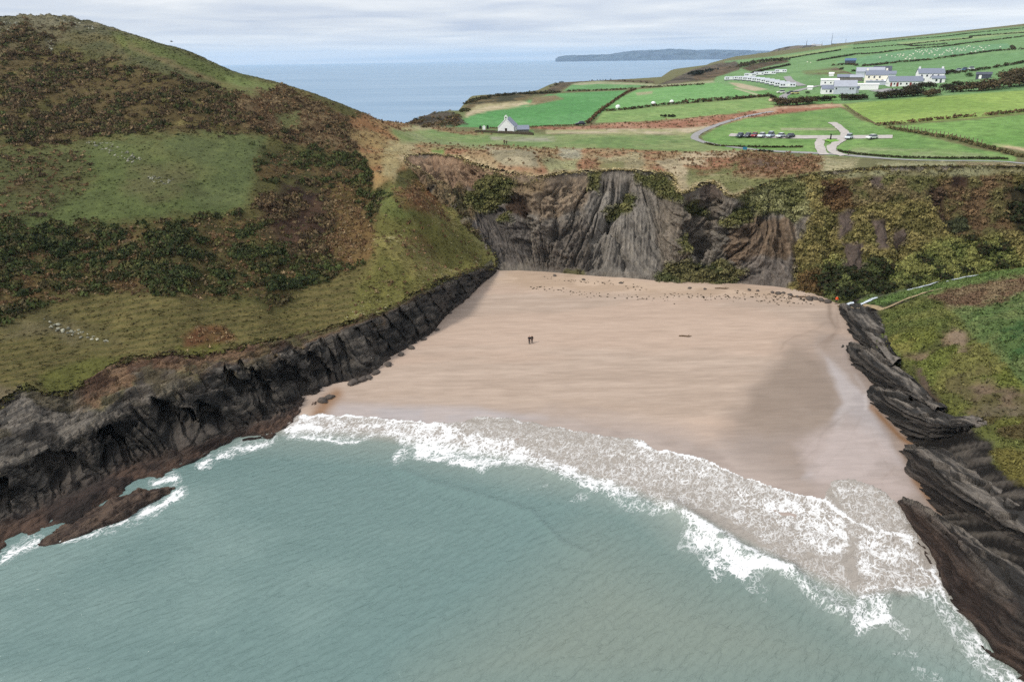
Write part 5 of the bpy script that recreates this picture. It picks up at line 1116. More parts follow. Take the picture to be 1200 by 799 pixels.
def tuft(k, seed, hgt=.5, spread=1.5):
    r = np.random.default_rng(seed); th = r.uniform(0, 2 * np.pi, k)
    b = np.stack([np.cos(th), np.sin(th), 0 * th], -1) * r.uniform(0, .5, (k, 1)); w = np.stack([-np.sin(th), np.cos(th), 0 * th], -1) * .28
    tip = b + np.stack([np.cos(th), np.sin(th), 0 * th], -1) * r.uniform(.2, spread, (k, 1)) + np.array([0, 0, 1]) * hgt * r.uniform(.5, 1, (k, 1))
    return np.stack([b - w, b + w, tip], 1) + np.array([0, 0, -.1])
def scatter_mesh(P, S_, Cc, bases, rng, lean=None):
    n_ = len(P); rot = rng.uniform(0, 2 * np.pi, n_); kind = rng.integers(0, len(bases), n_)
    Vs, Cs = [], []
    for k, B in enumerate(bases):
        m = kind == k
        if not m.any(): continue
        ca_, sa_ = np.cos(rot[m]), np.sin(rot[m]); b = B.reshape(-1, 3)
        sc_ = S_[m][:, None]
        x = (b[:, 0] * ca_[:, None] - b[:, 1] * sa_[:, None]) * sc_; y = (b[:, 0] * sa_[:, None] + b[:, 1] * ca_[:, None]) * sc_; z = b[:, 2] * sc_ * rng.uniform(.75, 1.25, (m.sum(), 1))
        V_ = np.stack([x, y, z], -1) + P[m][:, None, :]
        tint = rng.uniform(.85, 1.15, (m.sum(), 1)) * rng.uniform(.85, 1.15, (m.sum(), len(B)))
        c = Cc[m][:, None, :] * tint[:, :, None]
        Vs.append(V_.reshape(-1, 3)); Cs.append(np.repeat(c, 3, axis=1).reshape(-1, 3))
    V_ = np.concatenate(Vs); return V_, np.arange(len(V_)).reshape(-1, 3), np.concatenate(Cs)
def pick(cols, n_, rng, jit=.15):
    c = np.array([alb(c) for c in cols]); k = rng.integers(0, len(c), n_)
    return np.clip(c[k] * (1 + rng.normal(0, jit, (n_, 1))) * np.array([.97, 1, .86]), 0.004, 1)
GOR = [clump(34, 200 + i, .62, .36) for i in range(5)]
HEA = [clump(22, 220 + i, .42, .36) for i in range(5)]
BRA = [clump(13, 240 + i, .6, .5, .5) for i in range(5)]
TUF = [tuft(6, 260 + i) for i in range(6)]
area = np.abs(np.gradient(RR, axis=1)) * RR * abs(az[1] - az[0])
vis = ok & (PX > -40) & (PX < 1240) & (PY > -5) & (RR < 420) & (zf > 2)
# leave out ground hidden behind the skyline of the hill
hid = np.zeros(S, bool)
ang = np.arctan2(zf - CAM_H, RR); hid = ang < np.maximum.accumulate(np.where(ok, ang, -9), axis=1) - 0.004
vis &= ~hid
DX = np.gradient(GX, axis=0); DY = np.gradient(GY, axis=0); EX = np.gradient(GX, axis=1); EY = np.gradient(GY, axis=1); DZ = np.gradient(zf, axis=0); EZ = np.gradient(zf, axis=1)
def sample_land(dens, n_, rng, mod=None):
    w = dens * area * vis
    if mod is not None: w = w * mod
    w = w.ravel(); w = np.where(w > 0, w, 0).astype(np.float64); c = np.cumsum(w)
    i = np.searchsorted(c, rng.uniform(0, c[-1], n_)); i = np.clip(i, 0, len(w) - 1)
    a, b = rng.uniform(-.5, .5, n_), rng.uniform(-.5, .5, n_)
    f = lambda g0, d, e: g0.ravel()[i] + a * d.ravel()[i] + b * e.ravel()[i]
    return np.stack([f(GX, DX, EX), f(GY, DY, EY), f(zf, DZ, EZ)], -1), i
rg_ = np.random.default_rng(5)
patch = sstep(-.02, .22, nS + .35 * nB + .3 * nA)
stuff = []
P, i = sample_land(VEG['gorse'], 4300, rg_, .03 + patch)
big = np.argsort(-VEG['gorse'].ravel()[i] * rg_.uniform(.3, 1, len(i)))[:230]       # the largest stand as things of their own
bigP = P[big]; P = np.delete(P, big, 0)
V_, F_, C_ = scatter_mesh(P - [0, 0, .1], rg_.uniform(.45, 1.3, len(P)), pick([(66, 76, 34), (78, 88, 42), (56, 62, 30), (92, 88, 48), (80, 70, 46)], len(P), rg_), GOR, rg_)
tag(np_mesh('gorse_undergrowth', V_, F_, M_leaf, C_), kind='stuff')
P, i = sample_land(VEG['heath'], 7500, rg_, .06 + patch)
V_, F_, C_ = scatter_mesh(P - [0, 0, .08], rg_.uniform(.45, 1.3, len(P)), pick([(86, 66, 50), (102, 80, 60), (74, 60, 46), (114, 92, 66), (92, 86, 52), (126, 104, 78)], len(P), rg_), HEA, rg_)
tag(np_mesh('heather_undergrowth', V_, F_, M_leaf, C_), kind='stuff')
P, i = sample_land(VEG['bracken'], 7000, rg_)
V_, F_, C_ = scatter_mesh(P - [0, 0, .05], rg_.uniform(.25, .65, len(P)), pick([(118, 86, 62), (134, 102, 74), (100, 74, 54), (144, 120, 92)], len(P), rg_), BRA, rg_)
tag(np_mesh('bracken_undergrowth', V_, F_, M_leaf, C_), kind='stuff')
P, i = sample_land(VEG['tuft'], 24000, rg_)
cc = col.reshape(-1, 3)[i] * rg_.uniform(.85, 1.5, (len(i), 1)) * np.array([1.03, 1.0, .95])
P2, i2 = sample_land(VEG['pale'], 4500, rg_)
V_, F_, C_ = scatter_mesh(np.concatenate([P, P2]), np.concatenate([rg_.uniform(.2, .5, len(P)), rg_.uniform(.2, .45, len(P2))]), np.concatenate([cc, pick([(196, 184, 148), (170, 156, 118), (206, 194, 160)], len(P2), rg_)]), TUF, rg_)
tag(np_mesh('grass_tussocks', V_, F_, M_leaf, C_), kind='stuff')
# turf hanging over the rim
kk = rg_.integers(0, len(LIPC), 3400); lp = LIPC[kk] + rg_.normal(0, .45, (3400, 3)) * [1, 1, 0]
lpx, lpy = proj(lp); lp[:, 2] = hland(lp[:, 0], lp[:, 1]) + rg_.uniform(-.15, .2, 3400)
cr_ = np.where(((lpx > 455) & (lpx < 870) & (lpy < 240))[:, None], pick([(186, 166, 124), (158, 138, 98), (124, 112, 72), (200, 182, 142)], 3400, rg_), pick([(98, 96, 50), (86, 82, 48), (112, 104, 60), (92, 74, 50)], 3400, rg_))
V_, F_, C_ = scatter_mesh(lp, rg_.uniform(.3, .6, 3400), cr_, TUF + BRA[:2], rg_)
tag(np_mesh('turf_edge_grass', V_, F_, M_leaf, C_), kind='stuff')
# ledges of the back cliff and the valley side
cg, cn, cbx, cby, cV, db, dg, dt, bcc = CLIFF
ca_ = np.linalg.norm(np.cross(np.gradient(cg, axis=0), np.gradient(cg, axis=1)), axis=-1) * ((cbx > -40) & (cbx < 1240) & (cV > 1) & (cV < 4))
def sample_g(gr, w, n_, rng):
    c = np.cumsum(np.maximum(w.ravel(), 0).astype(np.float64)); i = np.clip(np.searchsorted(c, rng.uniform(0, c[-1], n_)), 0, w.size - 1)
    return gr.reshape(-1, 3)[i], i
P, i = sample_g(cg, ca_ * db, 4200, rg_)
c0 = bcc.reshape(-1, 3)[i] * rg_.uniform(.75, 1.5, (len(i), 1))
V_, F_, C_ = scatter_mesh(P - [0, 0, .15], rg_.uniform(.4, 1.15, len(P)), c0, GOR, rg_)
Ps, is_ = sample_g(np.stack([SPUR[0], SPUR[1], SPUR[2]], -1), (SPUR[8] > .5) * (SPUR[3] < 1240) * (SPUR[6] + 2 * SPUR[5]), 2600, rg_)
V2, F2, C2 = scatter_mesh(Ps - [0, 0, .1], rg_.uniform(.25, .7, len(Ps)), SPUR[7].reshape(-1, 3)[is_] * rg_.uniform(.65, 1.35, (len(is_), 1)), HEA + BRA[:2], rg_)
V_, F_, C_ = np.concatenate([V_, V2]), np.concatenate([F_, F2 + len(V_)]), np.concatenate([C_, C2])
tag(np_mesh('valley_scrub', V_, F_, M_leaf, C_), kind='stuff')
P, i = sample_g(cg, ca_ * dt, 8000, rg_)
c0 = bcc.reshape(-1, 3)[i] * rg_.uniform(.9, 1.5, (len(i), 1))
sX, sY, sZ, spx, spy, sbu, stu, spc, sin_ = SPUR
sG = np.stack([sX, sY, sZ], -1); sw = (sin_ > .5) * (spx < 1240)
Pb, ib = sample_g(sG, sw * stu, 9000, rg_); cb = spc.reshape(-1, 3)[ib] * rg_.uniform(.8, 1.5, (len(ib), 1))
V_, F_, C_ = scatter_mesh(np.concatenate([P, Pb]), np.concatenate([rg_.uniform(.25, .55, len(P)), rg_.uniform(.2, .5, len(Pb))]), np.concatenate([c0, cb]), TUF, rg_)
tag(np_mesh('valley_grass', V_, F_, M_leaf, C_), kind='stuff')
P, i = sample_g(cg, ca_ * dg, 60, rg_)
darkP = P

# individual bushes (things): six shapes, shared meshes
def bush_mesh(name, seed, cols, k=150, hgt=.8, size=.24):
    r = np.random.default_rng(seed); T = clump(k, seed, hgt, size, .3, .25); c = pick(cols, k, r, .2)
    me_o = np_mesh(name, T.reshape(-1, 3), np.arange(k * 3).reshape(-1, 3), M_leaf, np.repeat(c, 3, axis=0))
    return me_o
def spread(protos, pts, smin, smax, rng, label, cat, group):
    used = [False] * len(protos); base = [p for p in protos]
    for k, p in enumerate(pts):
        j = k % len(protos)
        if not used[j]: o = protos[j]; used[j] = True
        else: o = protos[j].copy(); COL.objects.link(o)
        s = rng.uniform(smin, smax); o.location = (p[0], p[1], p[2] - .12 * s); o.rotation_euler = (0, 0, rng.uniform(0, 6.28)); o.scale = (s * rng.uniform(.9, 1.4), s * rng.uniform(.9, 1.4), s)
        tag(o, label, cat, group)
bpx, bpy_ = proj(bigP)
up_ = bpy_ < 200
GC = [(52, 58, 28), (62, 66, 34), (46, 48, 26), (72, 68, 38)]
Pu, iu = sample_land(VEG['heath'] * (PY < 172) + VEG['gorse'] * 2 * (PY < 172), 70, rg_, patch)
spread([bush_mesh('gorse_bush', 300 + i, GC) for i in range(5)], Pu, .7, 1.4, rg_, 'dark gorse bush among brown heather on the upper hillside', 'bush', 'gorse bushes on the upper hillside')
GD = [(44, 58, 26), (54, 70, 30), (38, 46, 24), (70, 74, 36)]
for k, (x0, x1, lb, gr) in enumerate([(-90, 130, 'dark green gorse bush at the seaward end of the belt below the grassy shelf', 'gorse bushes at the seaward end of the belt'), (130, 300, 'dark green gorse bush in the middle of the belt below the grassy shelf', 'gorse bushes in the middle of the belt'), (300, 900, 'dark green gorse bush round the purple brown thicket above the beach corner', 'gorse bushes round the purple brown thicket')]):
    m = (bpx >= x0) & (bpx < x1)
    if m.any(): spread([bush_mesh('gorse_bush', 310 + i + 7 * k, GD) for i in range(min(5, int(m.sum())))], bigP[m], .8, 1.6, rg_, lb, 'bush', gr)
spread([bush_mesh('thorn_bush', 320 + i, [(40, 50, 24), (52, 60, 30), (60, 52, 30)]) for i in range(4)], darkP, 1.2, 2.4, rg_, 'dark thorn bush on the steep side of the stream valley', 'bush', 'thorn bushes on the valley side')
# ================================================================== THINGS ON THE LAND
def gxyz(px, py): return G(px, py)
def bearing(p): return math.atan2(p[0], p[1])
# ---------------- lanes, tracks, car park (sheets laid on the ground)
def strip(name, pix, w, mat, lift=.14, n=None, kind='structure', wfun=None):
    P = np.array([gxyz(*a) for a in pix]); L_ = np.linalg.norm(np.diff(P, axis=0), axis=1).sum(); n = n or int(max(8, L_ / 1.6))
    c = catmull(P, n); t = np.gradient(c[:, :2], axis=0); t /= np.linalg.norm(t, axis=1, keepdims=True) + 1e-9; nm = np.stack([-t[:, 1], t[:, 0]], -1)
    cols = []
    for k in (-.5, -.25, 0, .25, .5):
        ww = w if wfun is None else wfun(np.linspace(0, 1, n))
        q = c[:, :2] + nm * (k * (ww[:, None] if np.ndim(ww) else ww)) ; q = q + (abs(k) == .5) * RNG.normal(0, .12, q.shape)
        cols.append(np.concatenate([q, (hland(q[:, 0], q[:, 1]) + lift - .05 * (abs(k) == .5))[:, None]], 1))
    Gd = np.stack(cols, 1); F_ = grid_faces(n, 5)
    o = np_mesh(name, Gd.reshape(-1, 3), F_[:, ::-1], mat); tag(o, kind=kind); return o
def pad(name, pix, mat, lift=.10):
    """a flat-lying patch traced on the ground"""
    P = np.array([gxyz(*a) for a in pix]); P = np.concatenate([catmull(np.concatenate([P[i:i+1], P[(i+1) % len(P)][None]]), 6)[:-1] for i in range(len(P))]); c = P.mean(0)
    rings = []
    for f in (1, .66, .33): q = c + (P - c) * f; q[:, 2] = hland(q[:, 0], q[:, 1]) + lift; rings.append(q)
    n = len(P); V_ = np.concatenate(rings + [[[c[0], c[1], hland(c[:1], c[1:2])[0] + lift]]]); F_ = []
    for k in range(2):
        for i in range(n): j = (i + 1) % n; F_ += [[k*n+i, k*n+j, (k+1)*n+j], [k*n+i, (k+1)*n+j, (k+1)*n+i]]
    for i in range(n): F_.append([2*n+i, 2*n+(i+1) % n, 3*n])
    o = np_mesh(name, V_, np.array(F_), mat); return tag(o, kind='structure')
tarmac = plain('pale_tarmac', (134, 134, 136), .9, .2, var=.12, scale=.6); gravel = plain('gravel', (164, 160, 158), .95, .1, var=.14, scale=.8); dirt = plain('dirt_track', (184, 168, 140), .95, .1, var=.15, scale=.5)
strip('lane', [(1260, 196), (1200, 192), (1180, 190), (1160, 189), (1110, 188.6), (1075, 188), (1040, 186.2), (1010, 183.8), (985, 181.5), (960, 180), (930, 178.6), (900, 177), (875, 174.6), (850, 171.6), (830, 168), (816, 163.5), (814, 160), (820, 155.5), (832, 150), (850, 143.5), (868, 138.5), (885, 134.5), (905, 131)], 2.7, tarmac)
strip('car_park', [(855, 158.3), (870, 159.2), (900, 160.2), (930, 160.8), (960, 161), (990, 161), (1020, 160.8), (1046, 160.5)], 6.5, gravel, .16)
strip('car_park_entrance', [(966, 182), (962, 176), (960, 170), (962, 165), (968, 160)], 3.0, gravel, .2)
strip('car_park_entrance', [(990, 183), (978, 179), (974, 174), (980, 168), (988, 163), (990, 157), (984, 150), (975, 144)], 3.0, gravel, .22)
strip('farm_track', [(903, 117), (912, 117.5), (918, 113), (930, 108), (945, 104), (960, 101), (975, 100)], 4.0, tarmac, .18)
strip('farm_track', [(905, 116), (908, 119), (922, 118)], 3, dirt, .2)
strip('farm_track', [(922, 90), (928, 96), (940, 101)], 5, tarmac, .2)
pad('farm_yard', [(1018, 107), (1040, 104), (1060, 105), (1064, 107), (1040, 109)], tarmac)
# turf banks along the lane
def tufts_line(name, pix, hgt, wid, cols, label, cat, n=None, group=None, sc=(.5, 1.0), bases=None, kind=None, gap=0.0, flat=.8):
    P = np.array([gxyz(*a) for a in pix]); L_ = np.linalg.norm(np.diff(P, axis=0), axis=1).sum()
    n = n or int(min(900, max(14, L_ * wid / (sc[0] + sc[1]) ** 2 * 5))); c = catmull(P, max(200, n)); i = RNG.integers(0, len(c), n)
    if gap: i = i[vn(i * .03, i * 0 + 3.3, 0, hash(name) % 50) > -gap]
    q = c[i].copy(); q[:, :2] += RNG.normal(0, wid * .3, (len(q), 2)); q[:, 2] = hland(q[:, 0], q[:, 1]) + RNG.uniform(-.1, hgt - sc[0] * .6, len(q)).clip(-.1)
    s_ = RNG.uniform(*sc, len(q)); b = bases or HEDB
    V_, F_, C_ = scatter_mesh(q, s_, pick(cols, len(q), RNG), b, RNG)
    o = np_mesh(name, V_, F_, M_leaf, C_)
    return tag(o, label, cat, group, kind)
HEDB = [clump(16, 400 + i, .9, .5) for i in range(4)]
HC = [(70, 64, 42), (88, 74, 50), (62, 68, 42), (104, 84, 58)]
HD = [(46, 44, 30), (56, 52, 34), (42, 46, 30)]
def hedge(pix, h, w, cols, label, sc=None):
    h *= .8; w *= .75; sc = sc and (sc[0] * .8, sc[1] * .8)
    return tufts_line('hedge', pix, h, w, cols, label, 'hedge', sc=sc or (h * .45, h * .8))
hedge([(575, 150.5), (600, 150.2), (620, 149.6), (650, 148.2), (680, 147)], .6, .8, [(128, 92, 62), (104, 84, 54)], 'low brown hedge along the foot of the bright green field by the church')
hedge([(688, 145), (694, 140), (700, 134), (708, 127.5), (720, 119), (730, 112), (738, 107.5), (745, 105)], 1.1, 1.8, [(128, 92, 66), (112, 84, 58), (92, 78, 48)], 'rusty brown hedge dividing the bright green field from the bale field')
hedge([(664, 107.5), (680, 107.2), (700, 106.8), (720, 106), (740, 105)], 1.3, 1.5, [(104, 80, 56), (72, 66, 44)], 'brown hedge between the bright green field and the cliff edge meadow')
hedge([(706, 130.5), (725, 129.6), (745, 127.6), (765, 124.8), (785, 122.8), (800, 121.8), (830, 119.5), (860, 117), (885, 114.5), (903, 112.8)], 1.1, 1.4, HC, 'dark hedge running below the white bales')
hedge([(752, 103.4), (775, 102.2), (800, 101), (825, 99.5)], 1.3, 1.5, HC, 'thin dark hedge above the bale field')
hedge([(775, 138), (785, 137.5), (790, 137.5)], 1.2, 2, HD, 'short dark clump of hedge on the rusty bank below the bale field')
hedge([(1030, 147.2), (1060, 144.8), (1090, 141.5), (1120, 138.4), (1145, 136.4)], 1.1, 1.4, [(128, 88, 62), (150, 124, 88), (96, 78, 52)], 'rusty hedge bank between the two bright fields')
hedge([(1152, 136), (1165, 134.8), (1185, 132.8), (1200, 131), (1250, 126)], 1.1, 1.4, [(120, 92, 68), (140, 120, 88), (92, 76, 52)], 'brown hedge bank beside the stony gap in the bright fields')
hedge([(1040, 150), (1060, 153.8), (1080, 157.2), (1100, 160.4), (1120, 164), (1140, 169.5), (1160, 174.5), (1180, 180), (1200, 185), (1240, 190)], 1.0, 1.7, [(112, 104, 68), (92, 88, 52), (132, 116, 84), (76, 74, 44)], 'straggling scrubby hedge beside the fence posts right of the car park')
hedge([(990, 124), (1003, 133), (1016, 141), (1030, 148)], .5, .8, [(150, 130, 108), (130, 136, 90)], 'low pale hedge bank at the corner of the yellow green field')
hedge([(826, 168.5), (840, 171.2), (860, 172.2), (880, 172.6), (910, 173), (940, 172.8)], .55, 1.2, [(70, 64, 38), (84, 78, 44), (60, 58, 36)], 'dark turf bank between the lane and the parked cars')
hedge([(980, 177), (1000, 180.5), (1030, 183.4), (1060, 185.2), (1100, 186.2), (1140, 186.4), (1180, 187)], .6, 1.3, [(62, 64, 36), (74, 74, 42), (50, 52, 32)], 'long dark turf bank above the lane right of the junction')
hedge([(886, 177.2), (895, 177.8), (905, 178.4)], .6, 1.0, HD, 'short dark bush row below the lane by the blue sign')
far = [([(1000, 64.4), (1020, 63.5), (1050, 60), (1077, 57.2), (1103, 55.4), (1133, 51.4), (1167, 47.4), (1200, 43.2)], 'far hedge with brown gaps above the sheep field'),
       ([(1010, 78.4), (1025, 77), (1050, 74.2), (1083, 71.3), (1107, 68.4), (1142, 63.6), (1167, 60.4), (1200, 58.4), (1250, 55)], 'dark hedge along the bottom of the sheep field'),
       ([(1125, 85.5), (1140, 83.8), (1167, 79.8), (1200, 74.6), (1250, 68)], 'dark hedge sloping up behind the parked vehicles by the farm'),
       ([(1000, 57.8), (1030, 55.6), (1058, 53.4), (1095, 49.6), (1127, 46.6), (1142, 43), (1200, 39)], 'thin hedge across the topmost pale green field'),
       ([(1000, 53), (1025, 50.6), (1050, 48.2), (1100, 44), (1150, 38.3), (1200, 33.4), (1250, 27)], 'hedge along the skyline of the green hill'),
       ([(880, 87.5), (900, 82), (925, 76.8)], 'dark hedge climbing behind the caravans'),
       ([(957, 72.2), (972, 69.6), (985, 67.4), (1000, 65)], 'dark hedge left of the sheep field'),
       ([(928, 68.6), (948, 65), (967, 62.2), (985, 59.4)], 'far dark hedge near the top of the hill behind the caravans'),
       ([(975, 77.5), (990, 76.5), (1005, 77.6)], 'low dark hedge beside the small blue barn'),
       ([(1185, 55), (1188, 58.5)], 'short dark hedge at the far end of the sheep field'),
       ([(1060, 53.5), (1085, 54), (1110, 52)], 'brown hedge patch in the fields above the sheep')]
for pl, lb in far: hedge(pl, 1.5, 2.0, [(70, 68, 46), (88, 76, 54), (62, 70, 44)], lb, (.8, 1.5))
hedge([(800, 120.6), (840, 117.4), (870, 115.6), (900, 113)], 1.4, 1.4, HC, 'hedge with brown stems below the caravan field')
# gorse thicket, plantation and scrub masses
tufts_line('scrub', [(868, 79.5), (888, 74), (905, 72), (920, 71.4)], 3, 14, [(66, 62, 40), (86, 72, 48), (58, 60, 38)], None, None, n=260, sc=(1.0, 2.0), kind='stuff')
tufts_line('conifer_plantation', [(817, 88.5), (826, 85.5), (835, 83.2)], 2.5, 9, [(34, 44, 44), (42, 52, 50)], None, None, n=260, sc=(1.3, 2.4), kind='stuff')
tufts_line('headland_scrub', [(548, 122), (565, 116), (590, 112), (620, 110.5), (650, 109)], .7, 7, [(52, 56, 34), (64, 64, 40), (78, 66, 44)], None, None, n=420, sc=(.6, 1.3), kind='stuff')
tufts_line('headland_scrub', [(636, 110), (652, 99), (680, 93.5), (720, 94.6), (760, 97.6)], .8, 6, [(60, 54, 36), (72, 62, 42)], None, None, n=260, sc=(.7, 1.4), kind='stuff')

# ---------------- shrubs and trees round the farm
M_bark = plain('bark', (84, 72, 60), .9, .1, var=.25, scale=6)
def tree_proto(seed, cols, h, spreadx, k=420, trunk=True):
    r = np.random.default_rng(seed)
    root = empty('shrub_tree', (0, 0, 0))
    mb = MB()
    mb.tube((0, 0, -.3), (0.1, 0, h * .35), h * .035, h * .024)
    for b in range(6):
        a = b * 1.05 + seed; e = (math.cos(a) * spreadx * .55, math.sin(a) * spreadx * .55, h * r.uniform(.6, .85)); mb.tube((.1, 0, h * r.uniform(.15, .33)), e, h * .016, h * .006, 5)
    mb.build('trunk', M_bark, root)
    T = []
    for b in range(13):
        a = r.uniform(0, 6.28); rr_ = spreadx * r.uniform(0, .75); c = np.array([math.cos(a) * rr_, math.sin(a) * rr_, h * r.uniform(.08, .62)])
        T.append(clump(k // 11, seed * 31 + b, .85, .26, .2, .2) * (spreadx * r.uniform(.42, .62)) + c - [0, 0, .1 * h])
    T = np.concatenate(T); cc_ = pick(cols, len(T), r, .2)
    np_mesh('crown', T.reshape(-1, 3), np.arange(len(T) * 3).reshape(-1, 3), M_leaf, np.repeat(cc_, 3, 0), parent=root)
    return root
BR = [(92, 76, 56), (78, 66, 48), (104, 88, 66), (70, 64, 42)]; DG = [(44, 48, 30), (54, 54, 34), (62, 52, 38)]
protos = {'brown': [tree_proto(1, BR, 5, 3.2), tree_proto(2, BR, 4.5, 3.6)], 'dark': [tree_proto(3, DG, 3.6, 2.8), tree_proto(4, DG, 3.2, 3.0)], 'green': [tree_proto(5, [(50, 72, 36), (60, 84, 44)], 3.2, 2.0)]}
usedp = {}
def plant(kind, px, py, s, label, group=None):
    L_ = protos[kind]; j = usedp.get(kind, 0); usedp[kind] = j + 1
    o = L_[j] if j < len(L_) else copy_tree(L_[j % len(L_)])
    p = gxyz(px, py); o.location = tuple(p); o.rotation_euler = (0, 0, j * 1.9); o.scale = (s * 1.1, s * 1.1, s)
    tag(o, label, 'shrub', group)
for k, (px, py, s) in enumerate([(1125, 108, .9), (1135, 107, 1.1), (1147, 107, 1.2), (1158, 106, 1.3), (1170, 104.5, 1.35), (1182, 102.5, 1.4), (1194, 101, 1.4), (1206, 99, 1.5), (1178, 95, 1.3), (1190, 93, 1.45), (1201, 91, 1.4), (1214, 92, 1.5)]):
    plant('brown', px, py, s, 'large leafless brown tree in the thicket beyond the yellow green field', 'brown trees above the yellow green field')
for px, py, s in [(911, 123, 1.0), (918, 124, 1.0), (925, 124, 1.0), (933, 123.5, 1.0), (941, 122.5, 1.0), (949, 121.5, .9)]: plant('brown', px, py, s, 'brown bushy tree in the row above the rusty bank left of the farm', 'brown trees left of the farm')
for px, py, s in [(958, 119, .9), (966, 118.5, .9), (974, 118, .8), (991, 117.5, 1.0), (999, 117.5, 1.0), (1007, 117.3, .9), (1012, 117, .8)]: plant('dark', px, py, s, 'dark rounded shrub below the slate roofed farm buildings', 'dark shrubs below the farm buildings')
for px, py, s in [(1031, 116, 1.1), (1039, 115, 1.2), (1047, 114.5, 1.3), (1055, 114, 1.3), (1063, 113.5, 1.3), (1071, 113, 1.2), (1079, 112, 1.1), (1064, 108, 1.1), (1073, 106, 1.2), (1082, 104, 1.1), (1090, 103, 1.0), (1108, 105, 1.0), (1116, 108, 1.2), (1122, 102, 1.0)]: plant('dark', px, py, s, 'dark bushy shrub between the long white cottage and the yellow green field', 'dark shrubs below the long cottage')
plant('green', 1136, 90, 1.0, 'round green bush standing alone on the lawn right of the big white house')
for px, py, s in [(1107, 88, .8), (1113, 87, .9), (1119, 86.5, .8)]: plant('dark', px, py, s, 'dark bush in the row behind the big white house', 'bushes behind the big white house')
for px, py, s in [(1096, 112, .9), (1088, 113.5, .8)]: plant('brown', px, py, s, 'pale brown leafless bush on the green below the long cottage', 'pale bushes below the long cottage')
for px, py, s in [(946, 110, .45), (986, 82, .6), (1000, 84.5, .6), (905, 116, .7)]: plant('dark', px, py, s, 'small dark shrub on the grass round the farm', 'small shrubs round the farm')

# ---------------- buildings
W_white = plain('whitewash', (226, 228, 232), .85, .2, var=.05, scale=1); W_cream = plain('cream_render', (236, 232, 220), .85, .2, var=.05, scale=1); W_grey = plain('grey_render', (176, 184, 198), .85, .2, var=.07, scale=1)
R_slate = plain('slate', (112, 120, 138), .6, .4, var=.18, scale=2.5); R_blue = plain('blue_sheet', (150, 156, 170), .5, .4, var=.1, scale=1); R_dark = plain('dark_sheet', (64, 70, 84), .6, .4, var=.15, scale=1)
GLASS = plain('window_glass', (52, 60, 72), .12, .6, var=.05); D_red = plain('red_door', (122, 50, 48), .6, .3, var=.1); STONE = plain('grey_stone', (112, 110, 108), .95, .1, var=.25, scale=3, bump=.5)
TRIM = plain('white_paint', (236, 238, 240), .5, .4, var=.03)
def house(px, py, Ln, Wd, eav, rdg, yaw, wm, rm, label, windows=(), doors=(), chimneys=(), gable_win=(), name='house', cat='house', group=None, over=.25, sink=.5, dy=0.0):
    p = gxyz(px, py) + np.array([0, dy, 0]); root = empty(name, tuple(p), yaw, label, cat, group)
    w = MB(); l, d = Ln / 2, Wd
    w.add([(-l, 0, -sink), (l, 0, -sink), (l, d, -sink), (-l, d, -sink), (-l, 0, eav), (l, 0, eav), (l, d, eav), (-l, d, eav), (-l, d/2, rdg), (l, d/2, rdg)],
          [(0, 1, 5, 4), (2, 3, 7, 6), (1, 2, 6, 9, 5), (3, 0, 4, 8, 7), (4, 5, 9, 8), (6, 7, 8, 9)]); w.build('wall', wm, root)
    sl = (rdg - eav) / (d / 2); o = over
    for sg_ in (0, 1):
        r_ = MB(); y0, y1 = (-o, d/2) if sg_ == 0 else (d + o, d/2); z0, z1 = eav - sl * o + .06, rdg + .06
        r_.add([(-l - o, y0, z0), (l + o, y0, z0), (l + o, y1, z1), (-l - o, y1, z1), (-l - o, y0, z0 + .16), (l + o, y0, z0 + .16), (l + o, y1, z1 + .16), (-l - o, y1, z1 + .16)], [(0, 3, 2, 1), (4, 5, 6, 7), (0, 1, 5, 4), (1, 2, 6, 5), (2, 3, 7, 6), (3, 0, 4, 7)])
        r_.build('roof', rm, root)
    for x, z, ww, hh in windows:
        f = MB().box(x - ww/2 - .08, x + ww/2 + .08, -.05, .02, z - .08, z + hh + .08).build('window', TRIM, root); MB().box(x - ww/2, x + ww/2, -.075, -.052, z, z + hh).build('pane', GLASS, f)
    for y, z, ww, hh in gable_win:
        f = MB().box(-l - .05, -l + .02, y - ww/2 - .08, y + ww/2 + .08, z - .08, z + hh + .08).build('window', TRIM, root); MB().box(-l - .075, -l - .052, y - ww/2, y + ww/2, z, z + hh).build('pane', GLASS, f)
    for x, ww, hh, m in doors: MB().box(x - ww/2, x + ww/2, -.06, .02, 0, hh).build('door', m, root)
    for x in chimneys: MB().box(x - .45, x + .45, d/2 - .4, d/2 + .4, rdg - .5, rdg + 1.1).build('chimney', wm, root)
    return root
